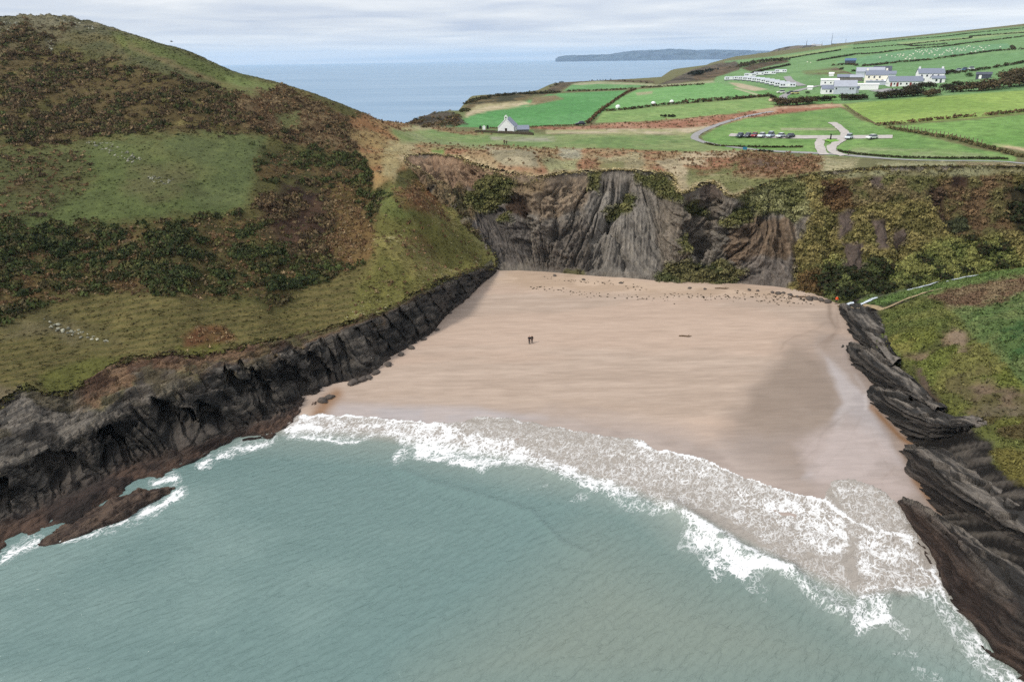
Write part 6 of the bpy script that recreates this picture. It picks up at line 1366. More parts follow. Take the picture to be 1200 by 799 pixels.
# the church: gable end with bellcote towards the bay
pc = gxyz(593, 156.2)
church = empty('church', tuple(pc), math.radians(83), 'small whitewashed church with a bellcote on its gable', 'church')
w = MB(); Wd = 6.3; eav, rdg, Ln = 2.1, 5.1, 12.5
h_ = Wd / 2
w.add([(0, -h_, -.6), (0, h_, -.6), (Ln, h_, -.6), (Ln, -h_, -.6), (0, -h_, eav), (0, h_, eav), (Ln, h_, eav), (Ln, -h_, eav), (0, 0, rdg), (Ln, 0, rdg)],
      [(0, 4, 8, 5, 1), (3, 2, 6, 9, 7), (0, 3, 7, 4), (1, 5, 6, 2), (4, 7, 9, 8), (5, 8, 9, 6)]); w.build('wall', W_white, church)
for sgn in (-1, 1):
    r_ = MB(); y0 = sgn * (h_ + .2); z0 = eav - .2 * (rdg - eav) / h_ + .05
    r_.add([(.35, y0, z0), (Ln + .2, y0, z0), (Ln + .2, 0, rdg + .05), (.35, 0, rdg + .05), (.35, y0, z0 + .2), (Ln + .2, y0, z0 + .2), (Ln + .2, 0, rdg + .25), (.35, 0, rdg + .25)], [(0, 3, 2, 1), (4, 5, 6, 7), (0, 1, 5, 4), (1, 2, 6, 5), (2, 3, 7, 6), (3, 0, 4, 7)])
    r_.build('roof', R_slate, church)
    cp = MB(); cp.add([(-.12, sgn*(h_+.1), eav - .05), (.36, sgn*(h_+.1), eav - .05), (.36, 0, rdg + .1), (-.12, 0, rdg + .1), (-.12, sgn*(h_+.1), eav + .3), (.36, sgn*(h_+.1), eav + .3), (.36, 0, rdg + .42), (-.12, 0, rdg + .42)], [(0, 3, 2, 1), (4, 5, 6, 7), (0, 1, 5, 4), (1, 2, 6, 5), (2, 3, 7, 6), (3, 0, 4, 7)]); cp.build('gable_coping', W_white, church)
b = MB()
for y in (-.62, .34): b.box(-.1, .5, y, y + .28, rdg - .3, rdg + 1.05)
b.add([(-.14, -.7, rdg + 1.05), (.54, -.7, rdg + 1.05), (.54, .7, rdg + 1.05), (-.14, .7, rdg + 1.05), (-.14, 0, rdg + 1.75), (.54, 0, rdg + 1.75)], [(0, 1, 2, 3), (0, 4, 5, 1), (2, 5, 4, 3), (0, 3, 4), (1, 5, 2)])
bc_ = b.build('bellcote', W_white, church)
bl = MB(); bl.loft([[(.2 + r * math.cos(t), -.01 + r * math.sin(t), z) for t in [i * math.pi / 4 for i in range(8)]] for r, z in ((.22, rdg + .5), (.16, rdg + .62), (.12, rdg + .85), (.03, rdg + .9))]); bl.build('bell', plain('bell_bronze', (60, 56, 48), .5, .4, .6), bc_)
f = MB().box(-.03, .02, -.42, .42, 0, 1.85).build('door', plain('dark_oak', (46, 38, 32), .8), church)
# low lean-to with slate roof beside it, yard wall, gravestones
house(613.2, 155.0, 4.4, 3.4, 1.0, 2.3, math.radians(3), STONE, R_slate, 'low slate roofed stone outbuilding right of the white church', name='outbuilding', cat='outbuilding')
def wall_along(pix, h, th, label, mat, name='stone_wall', cat='wall'):
    P = np.array([gxyz(*a) for a in pix]); c = catmull(P, max(16, int(np.linalg.norm(np.diff(P, axis=0), axis=1).sum() / 1.2))); n = len(c)
    t = np.gradient(c[:, :2], axis=0); t /= np.linalg.norm(t, axis=1, keepdims=True); nm = np.stack([-t[:, 1], t[:, 0]], -1); g0 = hland(c[:, 0], c[:, 1]); jj = RNG.normal(0, .07, n)
    pr = [(-th/2, -.3), (-th/2 * .8, h * .9), (0, h), (th/2 * .8, h * .9), (th/2, -.3)]
    V_ = np.stack([np.concatenate([c[:, :2] + nm * a, (g0 + b + (jj if b > 0 else 0))[:, None]], 1) for a, b in pr], 1)
    o = np_mesh(name, V_.reshape(-1, 3), grid_faces(n, 5), mat); return tag(o, label, cat)
wall_along([(557, 155.2), (572, 155.6), (590, 156.8), (606, 157.4), (625, 158.6)], 1.0, .6, 'dark low stone wall in front of the white church', plain('dark_wall', (62, 58, 48), .95, .1, var=.3, scale=2, bump=.6))
def gravestone(px, py, h, w_, mat, label, group=None):
    p = gxyz(px, py); m = MB(); pr = [(-w_/2, -.3), (w_/2, -.3), (w_/2, h * .75), (w_/4, h * .95), (0, h), (-w_/4, h * .95), (-w_/2, h * .75)]
    m.loft([[(x, 0, z) for x, z in pr], [(x, .16, z) for x, z in pr]]); o = m.build('gravestone', mat, loc=tuple(p)); o.rotation_euler = (0, 0, -bearing(p)); tag(o, label, 'gravestone', group)
gravestone(567.2, 152.3, 1.7, 1.2, TRIM, 'broad white gravestone left of the church')
DKS = plain('dark_stone', (48, 48, 48), .9, .2, var=.2)
gravestone(563, 151.5, 1.4, 1.0, DKS, 'dark gravestone left of the broad white one'); gravestone(571.5, 151.5, 1.6, .9, DKS, 'tall dark gravestone between the broad white one and the church')
gravestone(613.8, 153.8, 1.2, .9, TRIM, 'small white gravestone before the stone outbuilding')
gravestone(588.5, 155.8, .8, .5, DKS, 'small dark gravestone against the church gable, left one', None); gravestone(592.4, 155.8, .7, .5, DKS, 'small dark gravestone against the church gable, right one', None)
# farm
B = lambda px, py: -bearing(gxyz(px, py))
house(972, 100.6, 9.5, 7, 2.9, 3.6, B(972, 100) + .05, W_white, W_white, 'long low white flat roofed farm building at the left of the farm', windows=[(-2.5, 1.2, .8, .9), (.5, 1.2, .7, .8), (2.4, 1.2, .8, .9)], name='farm_building', cat='farm building')
house(970, 110.5, 6.2, 6, 2.5, 4.2, B(970, 110) + .12, W_white, R_slate, 'small white gabled annexe at the left front of the farm', windows=[(1.2, .8, 1.1, 1.3), (-.8, 1, .6, .8)], gable_win=[(3, 1.0, .9, 1.1)], name='farm_building', cat='farm building')
house(989.5, 110.5, 10.5, 8, 3.6, 6.4, B(989, 110) + .06, W_grey, R_blue, 'grey farm building with a broad blue grey roof', windows=[(-4.2, 2.2, .8, .9), (2.4, 2.2, .8, .9), (3.6, 2.2, .8, .9)], name='farm_building', cat='farm building')
house(1002, 109.5, 3.2, 5, 2.4, 3.2, B(1002, 109), W_white, R_slate, 'small white lean-to at the right of the broad roofed building', windows=[(0, 1, .7, .8)], name='farm_building', cat='farm building')
house(990, 95.2, 9, 6, 2.2, 3.6, B(990, 95), STONE, R_slate, 'low grey stone shed behind the broad roofed building', name='farm_shed', cat='shed')
house(1003, 95.5, 7, 6, 2.2, 3.4, B(1003, 95), STONE, R_blue, 'low grey shed left of the cream farmhouse', name='farm_shed', cat='shed')
house(1016, 105.6, 10.5, 5, 2.6, 3.0, B(1016, 105) + .02, W_white, W_white, 'long low white building in front of the cream farmhouse', name='farm_building', cat='farm building')
house(1026, 98.2, 11.5, 7.5, 4.6, 7.0, B(1026, 98) + .08, W_cream, R_slate, 'cream two storey farmhouse with a steep gable', windows=[(-4, 3.0, .8, 1.1), (-1.2, 3.0, .8, 1.1), (1.6, 3.0, .8, 1.1), (-2.6, .7, .9, 1.3), (.4, .7, 1.2, 1.5), (3.2, .8, .9, 1.3)], gable_win=[(3.6, 3.2, .8, 1)], chimneys=(-5, 5), name='farmhouse', cat='farmhouse')
house(1019, 97.0, 4.5, 5, 2.6, 2.9, B(1019, 97), W_cream, W_cream, 'cream flat roofed wing at the left of the cream farmhouse', windows=[(.5, .9, .8, 1)], name='farm_building', cat='farm building')
house(1028, 99.9, 12, 3.2, 1.9, 2.2, B(1028, 100) + .05, W_grey, R_blue, 'pale flat roofed porch before the cream farmhouse', name='farm_building', cat='farm building')
house(1019, 91.5, 16, 10, 3.6, 6.0, B(1019, 91) + .05, W_grey, R_blue, 'big blue grey roofed barn behind the cream farmhouse', name='barn', cat='barn')
house(1033, 90.8, 10, 10, 4.0, 6.4, B(1033, 90) + .05, R_dark, R_dark, 'dark metal barn between the cream farmhouse and the big white house', name='barn', cat='barn')
house(1040, 93.5, 8, 8, 3.0, 4.6, B(1040, 93), W_grey, R_slate, 'grey shed right of the dark metal barn', name='farm_shed', cat='shed')
house(1061, 101.5, 17, 6.5, 2.6, 5.0, B(1061, 101) + .28, W_white, R_slate, 'long white single storey cottage with dark red doors', windows=[(-5.8, .9, .8, 1), (-2.6, .9, .8, 1), (.4, .9, .8, 1), (4.2, .9, .8, 1), (6.6, .9, .8, 1)], doors=[(-4.2, 1.1, 2, D_red), (2.4, 1.1, 2, D_red), (-7.4, .9, 2, D_red)], gable_win=[(2, 1, .7, 1), (4.5, 1, .7, 1)], name='cottage', cat='cottage')
house(1042, 99.8, 5, 5, 2.0, 2.6, B(1042, 100) + .2, W_white, W_white, 'low white extension at the left end of the long cottage', name='farm_building', cat='farm building')
house(1090, 96.5, 13, 7.5, 4.6, 7.0, B(1090, 96) + .22, W_white, R_slate, 'big white two storey house with a grey slate roof', windows=[(-4.8, 2.9, .9, 1.1), (-2.2, 2.9, .9, 1.1), (.6, 2.9, .9, 1.1), (3.4, 2.9, .9, 1.1), (-3.6, .7, 1, 1.2), (1.8, .7, 1, 1.2)], chimneys=(-5.8, 5.8), name='house')
house(1099, 97.6, 6.5, 4.5, 2.3, 3.6, B(1099, 97) + .22, W_white, R_slate, 'white porch wing at the right front of the big white house', windows=[(-1, .9, 1, 1.2)], doors=[(1.2, .9, 2, R_dark)], name='farm_building', cat='farm building')
house(996, 75.8, 9, 8, 3.2, 5, B(996, 75), R_dark, plain('blue_barn_sheet', (62, 92, 128), .5, .4), 'small dark blue barn on the hedge line above the farm', name='barn', cat='barn')
house(1152, 92.6, 7, 4.5, 2.1, 3.2, B(1152, 92), R_dark, R_dark, 'black shed on the lawn before the brown trees', doors=[(-1.5, 1.2, 1.8, TRIM)], name='garden_shed', cat='shed')
house(974, 89.6, 3, 3, 1.6, 2.3, B(974, 89), W_white, W_white, 'tiny white hut on the brown patch above the farm', name='hut', cat='hut')
house(949, 105.5, 2.6, 2.2, 1.4, 1.9, B(949, 105), W_white, W_white, 'tiny white hut on the lawn left of the farm', name='hut', cat='hut')
# ---------------- static caravans
CV = plain('caravan_white', (222, 226, 234), .45, .4, var=.03); CVR = plain('caravan_roof', (178, 184, 198), .5, .4, var=.04)
def caravan():
    root = empty('static_caravan', (0, 0, 0)); m = MB()
    pr = [(-1.5, .45), (1.5, .45), (1.5, 2.5), (1.35, 2.66), (0, 2.85), (-1.35, 2.66), (-1.5, 2.5)]
    m.loft([[(x, y, z) for y, z in pr] for x in (-5, 5)]); m.build('body', CV, root)
    r_ = MB(); pr = [(-1.56, 2.5), (-1.4, 2.74), (0, 2.95), (1.4, 2.74), (1.56, 2.5), (1.38, 2.64), (0, 2.85), (-1.38, 2.64)]; r_.loft([[(x, y, z) for y, z in pr] for x in (-5.08, 5.08)]); r_.build('roof', CVR, root)
    MB().box(-4.9, 4.9, -1.42, 1.42, -.3, .45).build('skirt', R_dark, root)
    for x in (-3.9, -2.3, 2.2, 3.9): MB().box(x - .55, x + .55, -1.53, -1.49, 1.25, 2.1).build('window', GLASS, root)
    MB().box(4.99, 5.03, -1.0, 1.0, 1.1, 2.15).build('window', GLASS, root); MB().box(.1, .9, -1.54, -1.49, .5, 2.3).build('door', TRIM, root)
    return root
cvp = caravan(); first = True
def put_caravan(px, py, yaw, label, group=None):
    global first
    o = cvp if first else copy_tree(cvp); first = False
    p = gxyz(px, py); o.location = tuple(p); o.rotation_euler = (0, 0, yaw - bearing(p)); o.scale = (.88,) * 3; tag(o, label, 'caravan', group)
put_caravan(922.5, 102.8, .12, 'nearest white static caravan of the long row, showing its dark windows to the farm track')
for px, py in [(916, 101.3), (910, 99.9), (904.5, 98.6), (899, 97.4), (893.5, 96.4), (888, 95.6), (882.5, 95.0), (877, 94.4), (871.5, 94.1), (867, 93.8)]: put_caravan(px, py, .12, 'white static caravan in the long row below the hedge', 'static caravans in the long row')
put_caravan(856, 94.2, .2, 'white static caravan standing apart at the seaward end of the row')
put_caravan(879, 90.2, .1, 'white static caravan leftmost of the four in the upper line'); put_caravan(890, 88.6, .1, 'white static caravan second of the upper line, against the dark hedge'); put_caravan(902, 87.6, .1, 'white static caravan third of the upper line'); put_caravan(914.5, 85.6, .08, 'white static caravan rightmost of the upper line, on open grass')
# ---------------- bales
BW = plain('bale_wrap', (232, 234, 238), .35, .5, var=.04)
for px, py, lb in [(724, 127.5, 'white wrapped bale standing apart at the left of the bale field'), (765.5, 123.5, 'white wrapped bale above the middle of the dark hedge'), (787, 121.6, 'white wrapped bale nearest the caravans')]:
    p = gxyz(px, py); m = MB(); m.loft([[(x, r * math.cos(t), .85 + r * math.sin(t)) for t in [i * math.pi / 7 for i in range(14)]] for x, r in ((-.95, .6), (-.85, .85), (0, .9), (.85, .85), (.95, .6))]); o = m.build('wrapped_bale', BW, smooth=True, loc=tuple(p)); o.rotation_euler = (0, 0, px * .7); o.scale = (1.05,) * 3; tag(o, lb, 'bale', 'wrapped bales')
# ---------------- vehicles
TY = plain('tyre', (24, 24, 26), .85); LAMP = plain('headlight_glass', (214, 220, 228), .15, .6)
def car_parts(paint, tall=0.0, L_=4.3):
    root = empty('parked_car', (0, 0, 0)); l = L_ / 2; h = .78 + tall * .25
    m = MB(); hw = .86
    prof = [(-l, .32), (-l, .66), (-l + .1, h - .06), (-l + 1.15, h + .06), (l - .5, h + .05), (l - .04, h - .05), (l, .5), (l - .05, .3)]
    rings = [[(x * sx, y, z) for x, z in prof] for y, sx in ((-hw, .97), (-hw * .9, 1), (hw * .9, 1), (hw, .97))]
    m.loft(rings); m.build('body', paint, root)
    top = 1.42 + tall; c = MB(); cb = [(-l + 1.1, h + .02), (-l + 1.85, top), (l - .95 + tall * .5, top), (l - .2 + tall * .1, h)]
    c.loft([[(x, -hw * .86 + (.12 if z > 1 else 0), z) for x, z in cb], [(x, hw * .86 - (.12 if z > 1 else 0), z) for x, z in cb]]); c.build('window_glass', GLASS, root)
    r_ = MB().box(-l + 1.7, l - .9 + tall * .5, -hw * .74, hw * .74, top - .02, top + .05); r_.build('roof', paint, root)
    for x in (-l + .8, l - .8):
        for y in (-.78, .78):
            wl = MB(); wl.loft([[(x + .32 * math.cos(t), y + d_, .32 + .32 * math.sin(t)) for t in [i * math.pi / 5 for i in range(10)]] for d_ in (-.1, .1)]); wl.build('wheel', TY, root)
    for y in (-.6, .6): MB().box(-l - .02, -l + .1, y - .17, y + .17, .5, .66).build('headlight', LAMP, root)
    return root
def carpaint(n, c): return plain('paint_' + n, c, .28, .5, var=.02)
for px, py, paintc, tall, yaw, lb in [
    (867, 161.3, ('dark_grey', (66, 74, 92)), 0, 70, 'dark grey car at the left end of the parked row'),
    (876, 161.2, ('slate_grey', (82, 86, 98)), 0, 70, 'slate grey car second from the left, beside the red car'),
    (884, 160.9, ('red', (150, 44, 52)), 0, 72, 'red car in the parked row'),
    (892.5, 161.2, ('white', (216, 220, 228)), .05, 70, 'white hatchback right of the red car'),
    (902.5, 161.2, ('silver', (178, 190, 210)), .42, 68, 'tall silver people carrier in the parked row'),
    (914.5, 161.5, ('off_white', (206, 212, 222)), 0, 66, 'white car right of the tall silver people carrier'),
    (925.5, 161.8, ('navy', (40, 44, 58)), -.08, 60, 'low dark navy car at the right end of the parked row'),
    (994.5, 163.2, ('pale_silver', (196, 206, 218)), .25, 75, 'pale silver car parked alone right of the track'),
    (1021.5, 163.4, ('pearl', (222, 224, 228)), 0, 50, 'white car parked alone at the right end of the gravel'),
    (680, 147.2, ('black', (30, 34, 42)), .1, 8, 'dark car beside the brown hedge right of the church'),
    (1122, 84.0, ('pale_grey', (190, 198, 208)), .3, 10, 'pale vehicle left of the blue one on the lane behind the big house'),
    (1129, 83.2, ('blue', (70, 100, 140)), .5, 12, 'blue vehicle between two pale ones behind the big house'),
    (1137, 82.2, ('light', (210, 216, 224)), .5, 12, 'pale van at the right of the blue vehicle behind the big house'),
    (926, 110.5, ('charcoal', (52, 58, 66)), .1, 20, 'dark car on the farm track before the caravans'),
    (915, 109.8, ('ivory', (226, 226, 222)), .2, 20, 'white car by the bend of the farm track'), (931.5, 110.8, ('straw', (190, 180, 120)), .1, 20, 'pale yellow car on the farm track right of the dark one')]:
    p = gxyz(px, py); o = car_parts(carpaint(*paintc), tall); o.location = (p[0], p[1], p[2] + .18); o.rotation_euler = (0, 0, math.radians(yaw) - bearing(p)); tag(o, lb, 'car')
# ---------------- sheep
FL = plain('fleece', (222, 218, 204), .95, .1, var=.06, scale=5)
m = MB(); m.loft([[(x, r * math.cos(t), .62 + r * .9 * math.sin(t)) for t in [i * math.pi / 4 for i in range(8)]] for x, r in ((-.55, .12), (-.45, .33), (0, .38), (.4, .33), (.52, .16))])
m.loft([[(x, r * math.cos(t), z + r * math.sin(t)) for t in [i * math.pi / 3 for i in range(6)]] for x, z, r in ((.45, .7, .16), (.68, .82, .15), (.9, .66, .07))])
for x in (-.35, .32):
    for y in (-.18, .18): m.tube((x, y, .4), (x, y, -.02), .06, .05, 5)
sheep = m.build('sheep', FL); first_s = True
SHP = [(1031, 68.5), (1039, 66), (1052, 65.5), (1054, 67.2), (1055, 65), (1058, 66.5), (1059, 64.8), (1063, 68.5), (1066, 66), (1066, 70.2), (1068, 66.6), (1072, 69.8), (1073, 61), (1075, 62), (1077, 59.6), (1078, 62.5), (1080, 61), (1081, 65), (1082, 63.4), (1084, 60.2), (1086, 61.5), (1087, 59.4), (1091, 60.8), (1092, 62.6), (1095, 66), (1096, 59.8), (1098, 60.8), (1099, 58.6), (1101, 66), (1102, 57.8), (1104, 65.2), (1109, 60.2), (1110, 61), (1112, 61.5), (1113, 59), (1115, 60.8), (1116, 63.6), (1118, 57.6), (1121, 59.6), (1122, 58), (1124, 61.4), (1125, 59.2), (1127, 60.4), (1129, 58), (1131, 60.2), (1133, 56.4), (1135, 54.8), (1137, 55.6), (1138, 62.2), (1141, 57), (1143, 61.6), (1146, 59.4), (1148, 55.8), (1150, 57.2), (1152, 59.6), (1155, 57), (1159, 55), (1172, 56), (1045, 67), (1049, 68.4), (1061, 70.4), (1089, 64), (1106, 62.8), (1094, 58.4), (1070, 64.4), (946, 73.8), (950, 74.6)]
for k, (px, py) in enumerate(SHP):
    o = sheep if first_s else sheep.copy()
    if not first_s: COL.objects.link(o)
    first_s = False; p = gxyz(px, py); o.location = (p[0], p[1], p[2] + .05); o.rotation_euler = (0, 0, k * 2.3); o.scale = (1.25,) * 3; tag(o, 'white sheep grazing in the long green field above the farm', 'sheep', 'sheep grazing above the farm')
# ---------------- fence
fp = np.array([gxyz(*a) for a in [(1055, 150.5), (1085, 155.8), (1120, 162.2), (1150, 168.8)]]); fc = catmull(fp, 22); WOOD = plain('weathered_wood', (112, 100, 84), .9, .1, var=.2, scale=8)
fence = empty('wire_fence', tuple(fc[0]), 0, 'post and wire fence beside the scrubby hedge right of the car park', 'fence')
pm = MB().box(-.09, .09, -.09, .09, -.3, 1.35)
p0 = pm.build('post', WOOD, fence)
for k in range(1, 22): o = p0.copy(); COL.objects.link(o); o.parent = fence; o.location = tuple(fc[k] - fc[0])
wm_ = MB()
for h in (.5, 1.1):
    for k in range(21): wm_.tube(tuple(fc[k] - fc[0] + [0, 0, h]), tuple(fc[k+1] - fc[0] + [0, 0, h]), .015, n=3)
wm_.build('wire', STONE, fence)
# ---------------- signs
p = gxyz(872.5, 178.5); sg = empty('information_sign', tuple(p), -bearing(p), 'small blue sign on a post below the lane', 'sign'); MB().box(-.06, .06, -.06, .06, -.3, 1.2).build('post', WOOD, sg); MB().box(-.65, .65, -.1, -.062, .75, 1.6).build('board', plain('sign_blue', (42, 112, 140), .5, .4), sg)
p = gxyz(973, 164.6); sg = empty('notice_post', tuple(p), -bearing(p), 'dark upright post on the grass island in the car park', 'post'); MB().tube((0, 0, -.3), (0, 0, 1.9), .28, .2, 8).build('post', DKS, sg); MB().box(-.28, .28, -.26, .26, 1.9, 2.15).build('cap', DKS, sg)
strip('grass_island', [(968, 166.2), (974, 165.6), (977, 164.6)], 4.2, plain('mown_grass', (104, 146, 66), .95, .1, var=.12), .3)

# ---------------- people
SKIN = plain('skin', (196, 150, 128), .6, .3, var=.03)
def skin_mesh(name, verts, edges, radii, mat, parent, levels=1):
    me = bpy.data.meshes.new(name); me.from_pydata(verts, edges, []); o = bpy.data.objects.new(name, me); COL.objects.link(o)
    if parent: o.parent = parent
    o.modifiers.new('skin', 'SKIN'); sv = me.skin_vertices
    if len(sv) == 0:
        me.update()
    lay = me.skin_vertices[0] if len(me.skin_vertices) else None
    if lay:
        for i, r in enumerate(radii): lay.data[i].radius = (r, r)
        lay.data[0].use_root = True
    s = o.modifiers.new('sub', 'SUBSURF'); s.levels = levels; s.render_levels = levels
    me.materials.append(mat); return o
def person(loc, rz, coat, legs, hair, label, stride=.18, arm=.15, scale=1.0, group=None):
    root = empty('person', loc, rz, label, 'person', group, scale)
    hp = .92; V_ = [(0, 0, hp), (0, 0, 1.15), (0, 0, 1.38), (0, 0, 1.50), (0, -.01, 1.60), (0, -.02, 1.70), (.18, 0, 1.40), (.23, -.02, 1.14), (.22, -arm, .90), (.22, -arm - .02, .80), (-.18, 0, 1.40), (-.23, .02, 1.14), (-.22, arm, .90), (-.22, arm + .02, .80),
          (.09, 0, .86), (.10, -stride * .6, .48), (.10, -stride, .08), (.10, -stride - .15, .03), (-.09, 0, .86), (-.10, stride * .5, .48), (-.10, stride + .05, .10), (-.10, stride - .10, .03)]
    E_ = [(0, 1), (1, 2), (2, 3), (3, 4), (4, 5), (2, 6), (6, 7), (7, 8), (8, 9), (2, 10), (10, 11), (11, 12), (12, 13), (0, 14), (14, 15), (15, 16), (16, 17), (0, 18), (18, 19), (19, 20), (20, 21)]
    R_ = [.13, .12, .13, .055, .085, .08, .06, .045, .035, .04, .06, .045, .035, .04, .085, .06, .045, .04, .085, .06, .045, .04]
    skin_mesh('body', V_, E_, R_, SKIN, root)
    jk = [(0, 0, .82), (0, 0, 1.12), (0, 0, 1.38), (0, 0, 1.47), (.19, 0, 1.40), (.245, -.02, 1.14), (.235, -arm, .92), (-.19, 0, 1.40), (-.245, .02, 1.14), (-.235, arm, .92)]
    skin_mesh('jacket', jk, [(0, 1), (1, 2), (2, 3), (2, 4), (4, 5), (5, 6), (2, 7), (7, 8), (8, 9)], [.18, .165, .165, .08, .085, .07, .06, .085, .07, .06], coat, root)
    tr = [(0, 0, .94), (.09, 0, .84), (.10, -stride * .6, .48), (.10, -stride, .10), (-.09, 0, .84), (-.10, stride * .5, .48), (-.10, stride + .05, .12)]
    skin_mesh('trousers', tr, [(0, 1), (1, 2), (2, 3), (0, 4), (4, 5), (5, 6)], [.15, .11, .08, .07, .11, .08, .07], legs, root)
    for x, y in ((.10, -stride), (-.10, stride + .05)):
        b = MB(); b.loft([[(x + a * .055, y + .07 - .26 * t, z) for a, z in ((-1, 0), (1, 0), (.9, .09 - .04 * t), (-.9, .09 - .04 * t))] for t in (0, .5, 1)]); b.build('boot', DKS, root)
    skin_mesh('hair', [(0, .02, 1.66), (0, .0, 1.745)], [(0, 1)], [.098, .085], hair, root)
    for x in (.033, -.033): MB().box(x - .012, x + .012, -.112, -.098, 1.655, 1.67).build('eye', DKS, root)
    return root
NAVY = plain('dark_cloth', (34, 34, 42), .85); BLK = plain('black_cloth', (26, 24, 26), .85); BRN = plain('brown_hair', (52, 38, 28), .8); ORG = plain('orange_cloth', (232, 84, 28), .7); GRN = plain('olive_cloth', (70, 70, 56), .85)
def onbeach(px, py):
    p = pz(px, py, 2.0)
    for _ in range(6): p = pz(px, py, float(hbeach(np.array([p[0]]), np.array([p[1]]))[0]))
    return tuple(p)
person(onbeach(620.3, 402.6), math.radians(172), NAVY, BLK, BRN, 'walker in dark clothes on the sand, left one of the pair', .2, scale=1.04)
person(onbeach(623.4, 401.8), math.radians(186), BLK, NAVY, BRN, 'walker in dark clothes on the sand, right one of the pair', .24, scale=1.0)
person(tuple(gxyz(591, 170.2)), math.radians(20), BLK, BLK, BRN, 'dark clad figure on the grass below the church, left one of two', scale=1.08)
person(tuple(gxyz(593.6, 170.4)), math.radians(200), GRN, NAVY, BRN, 'figure in olive jacket on the grass below the church, right one of two', scale=1.0)
pl = gxyz(994, 182.6); person((pl[0], pl[1], pl[2] + .15), math.radians(100), BLK, BLK, BRN, 'dark clad walker on the lane below the car park')
person((lambda p: (p[0], p[1], p[2] + .12))(onbeach(979.6, 356.5)), math.radians(10), ORG, NAVY, BRN, 'person in a bright orange jacket at the top of the steps to the beach', .1, scale=1.1)

# ---------------- beach furniture: steps, stream, stones, driftwood, weed
def GS(px, py):
    d = ray(float(px), float(py)).reshape(3); ts = np.linspace(60, 230, 900); P = CAM + d * ts[:, None]; hh = np.maximum(hspur(P[:, 0], P[:, 1]), -5)
    i = int(np.argmax(P[:, 2] < hh)); return P[i]
def strip2(name, pix, w, mat, lift=.2, hf=None):
    P = np.array([GS(*a) for a in pix]); n = max(10, int(np.linalg.norm(np.diff(P, axis=0), axis=1).sum() / .7)); c = catmull(P, n); t = np.gradient(c[:, :2], axis=0); t /= np.linalg.norm(t, axis=1, keepdims=True) + 1e-9; nm = np.stack([-t[:, 1], t[:, 0]], -1)
    ww = w * (1 + .35 * vn(np.arange(n) * .45, np.zeros(n), 0, 12)); cols = []
    for k in (-.5, 0, .5):
        q = c[:, :2] + nm * (k * ww)[:, None]; cols.append(np.concatenate([q, (hspur(q[:, 0], q[:, 1]) + lift + .12 * vn(np.arange(n) * .9, np.zeros(n) + k * 7, 0, 13))[:, None]], 1))
    return tag(np_mesh(name, np.stack(cols, 1).reshape(-1, 3), grid_faces(n, 3)[:, ::-1], mat), kind='structure')
FALL = plain('white_water', (184, 194, 206), .35, .5, var=.12, scale=2)
for pl_ in ([(989, 360.5), (994, 358), (1000, 356)], [(1007, 358.5), (1014, 356), (1020, 353), (1027, 350)], [(1062, 341.5), (1078, 338), (1092, 334), (1100, 331)], [(1108, 331.5), (1118, 329), (1130, 326.5), (1149, 323)]): strip2('stream', pl_, .8, FALL, .35)
SANDP = plain('worn_path', (138, 124, 100), .95, .1, var=.15, scale=1)
strip2('footpath', [(1012, 358.5), (1024, 361), (1034, 363.5), (1046, 359), (1060, 352.5), (1075, 347), (1092, 342), (1110, 338.5)], .9, SANDP, .3)
a, b = GS(986, 359.5), GS(1010, 365); a = np.array(a); b = np.array(b); a[2] += .4; b[2] += .8
st = empty('beach_steps', tuple(a), math.atan2(b[1] - a[1], b[0] - a[0]), 'weathered wooden steps at the back corner of the beach', 'steps'); Ls = float(np.linalg.norm((b - a)[:2])); dz_ = float(b[2] - a[2]); ns = 9
for k in range(ns):
    x = Ls * k / ns; z = dz_ * k / ns; MB().box(x, x + Ls / ns * .82, -1.1, 1.1, z, z + .14).build('tread', SANDP, st)
for y in (-1.2, 1.1): MB().add([(0, y, -.5), (Ls, y, dz_ - .5), (Ls, y + .1, dz_ - .5), (0, y + .1, -.5), (0, y, .1), (Ls, y, dz_ + .1), (Ls, y + .1, dz_ + .1), (0, y + .1, .1)], [(0, 3, 2, 1), (4, 5, 6, 7), (0, 1, 5, 4), (1, 2, 6, 5), (2, 3, 7, 6), (3, 0, 4, 7)]).build('stringer', WOOD, st)
# boulders
def rock_mesh(name, seed, n=10, flat=.7):
    r = np.random.default_rng(seed); V_ = []; 
    bm_v = [(math.sin(p_) * math.cos(t), math.sin(p_) * math.sin(t), math.cos(p_)) for p_ in np.linspace(0.01, math.pi - .01, 7) for t in np.linspace(0, 2 * math.pi, n, endpoint=False)]
    V_ = np.array(bm_v); k = 1 + .35 * vn(V_[:, 0] * 1.6 + seed, V_[:, 1] * 1.6, V_[:, 2] * 1.6, seed) + .15 * vn(V_[:, 0] * 4, V_[:, 1] * 4 + seed, V_[:, 2] * 4, seed); V_ = V_ * k[:, None] * [1.2, .85, flat]
    F_ = [(i * n + j, i * n + (j + 1) % n, (i + 1) * n + (j + 1) % n, (i + 1) * n + j) for i in range(6) for j in range(n)]
    return np_mesh(name, V_, np.array(F_), M_bould)
M_bould = plain('boulder_rock', (78, 72, 68), .85, .2, var=.3, scale=1.5, bump=.6)
bp_ = [rock_mesh('boulder', 500 + i) for i in range(4)]; cnt = 0
rb = np.random.default_rng(77)
def boulder(px, py, s, label, group, z=None):
    global cnt
    o = bp_[cnt] if cnt < 4 else bp_[cnt % 4].copy()
    if cnt >= 4: COL.objects.link(o)
    cnt += 1; p = onbeach(px, py) if z is None else tuple(pz(px, py, z)); o.location = (p[0], p[1], p[2] + s * .2); o.rotation_euler = (0, 0, rb.uniform(0, 6)); o.scale = (s, s, s * .9); tag(o, label, 'boulder', group)
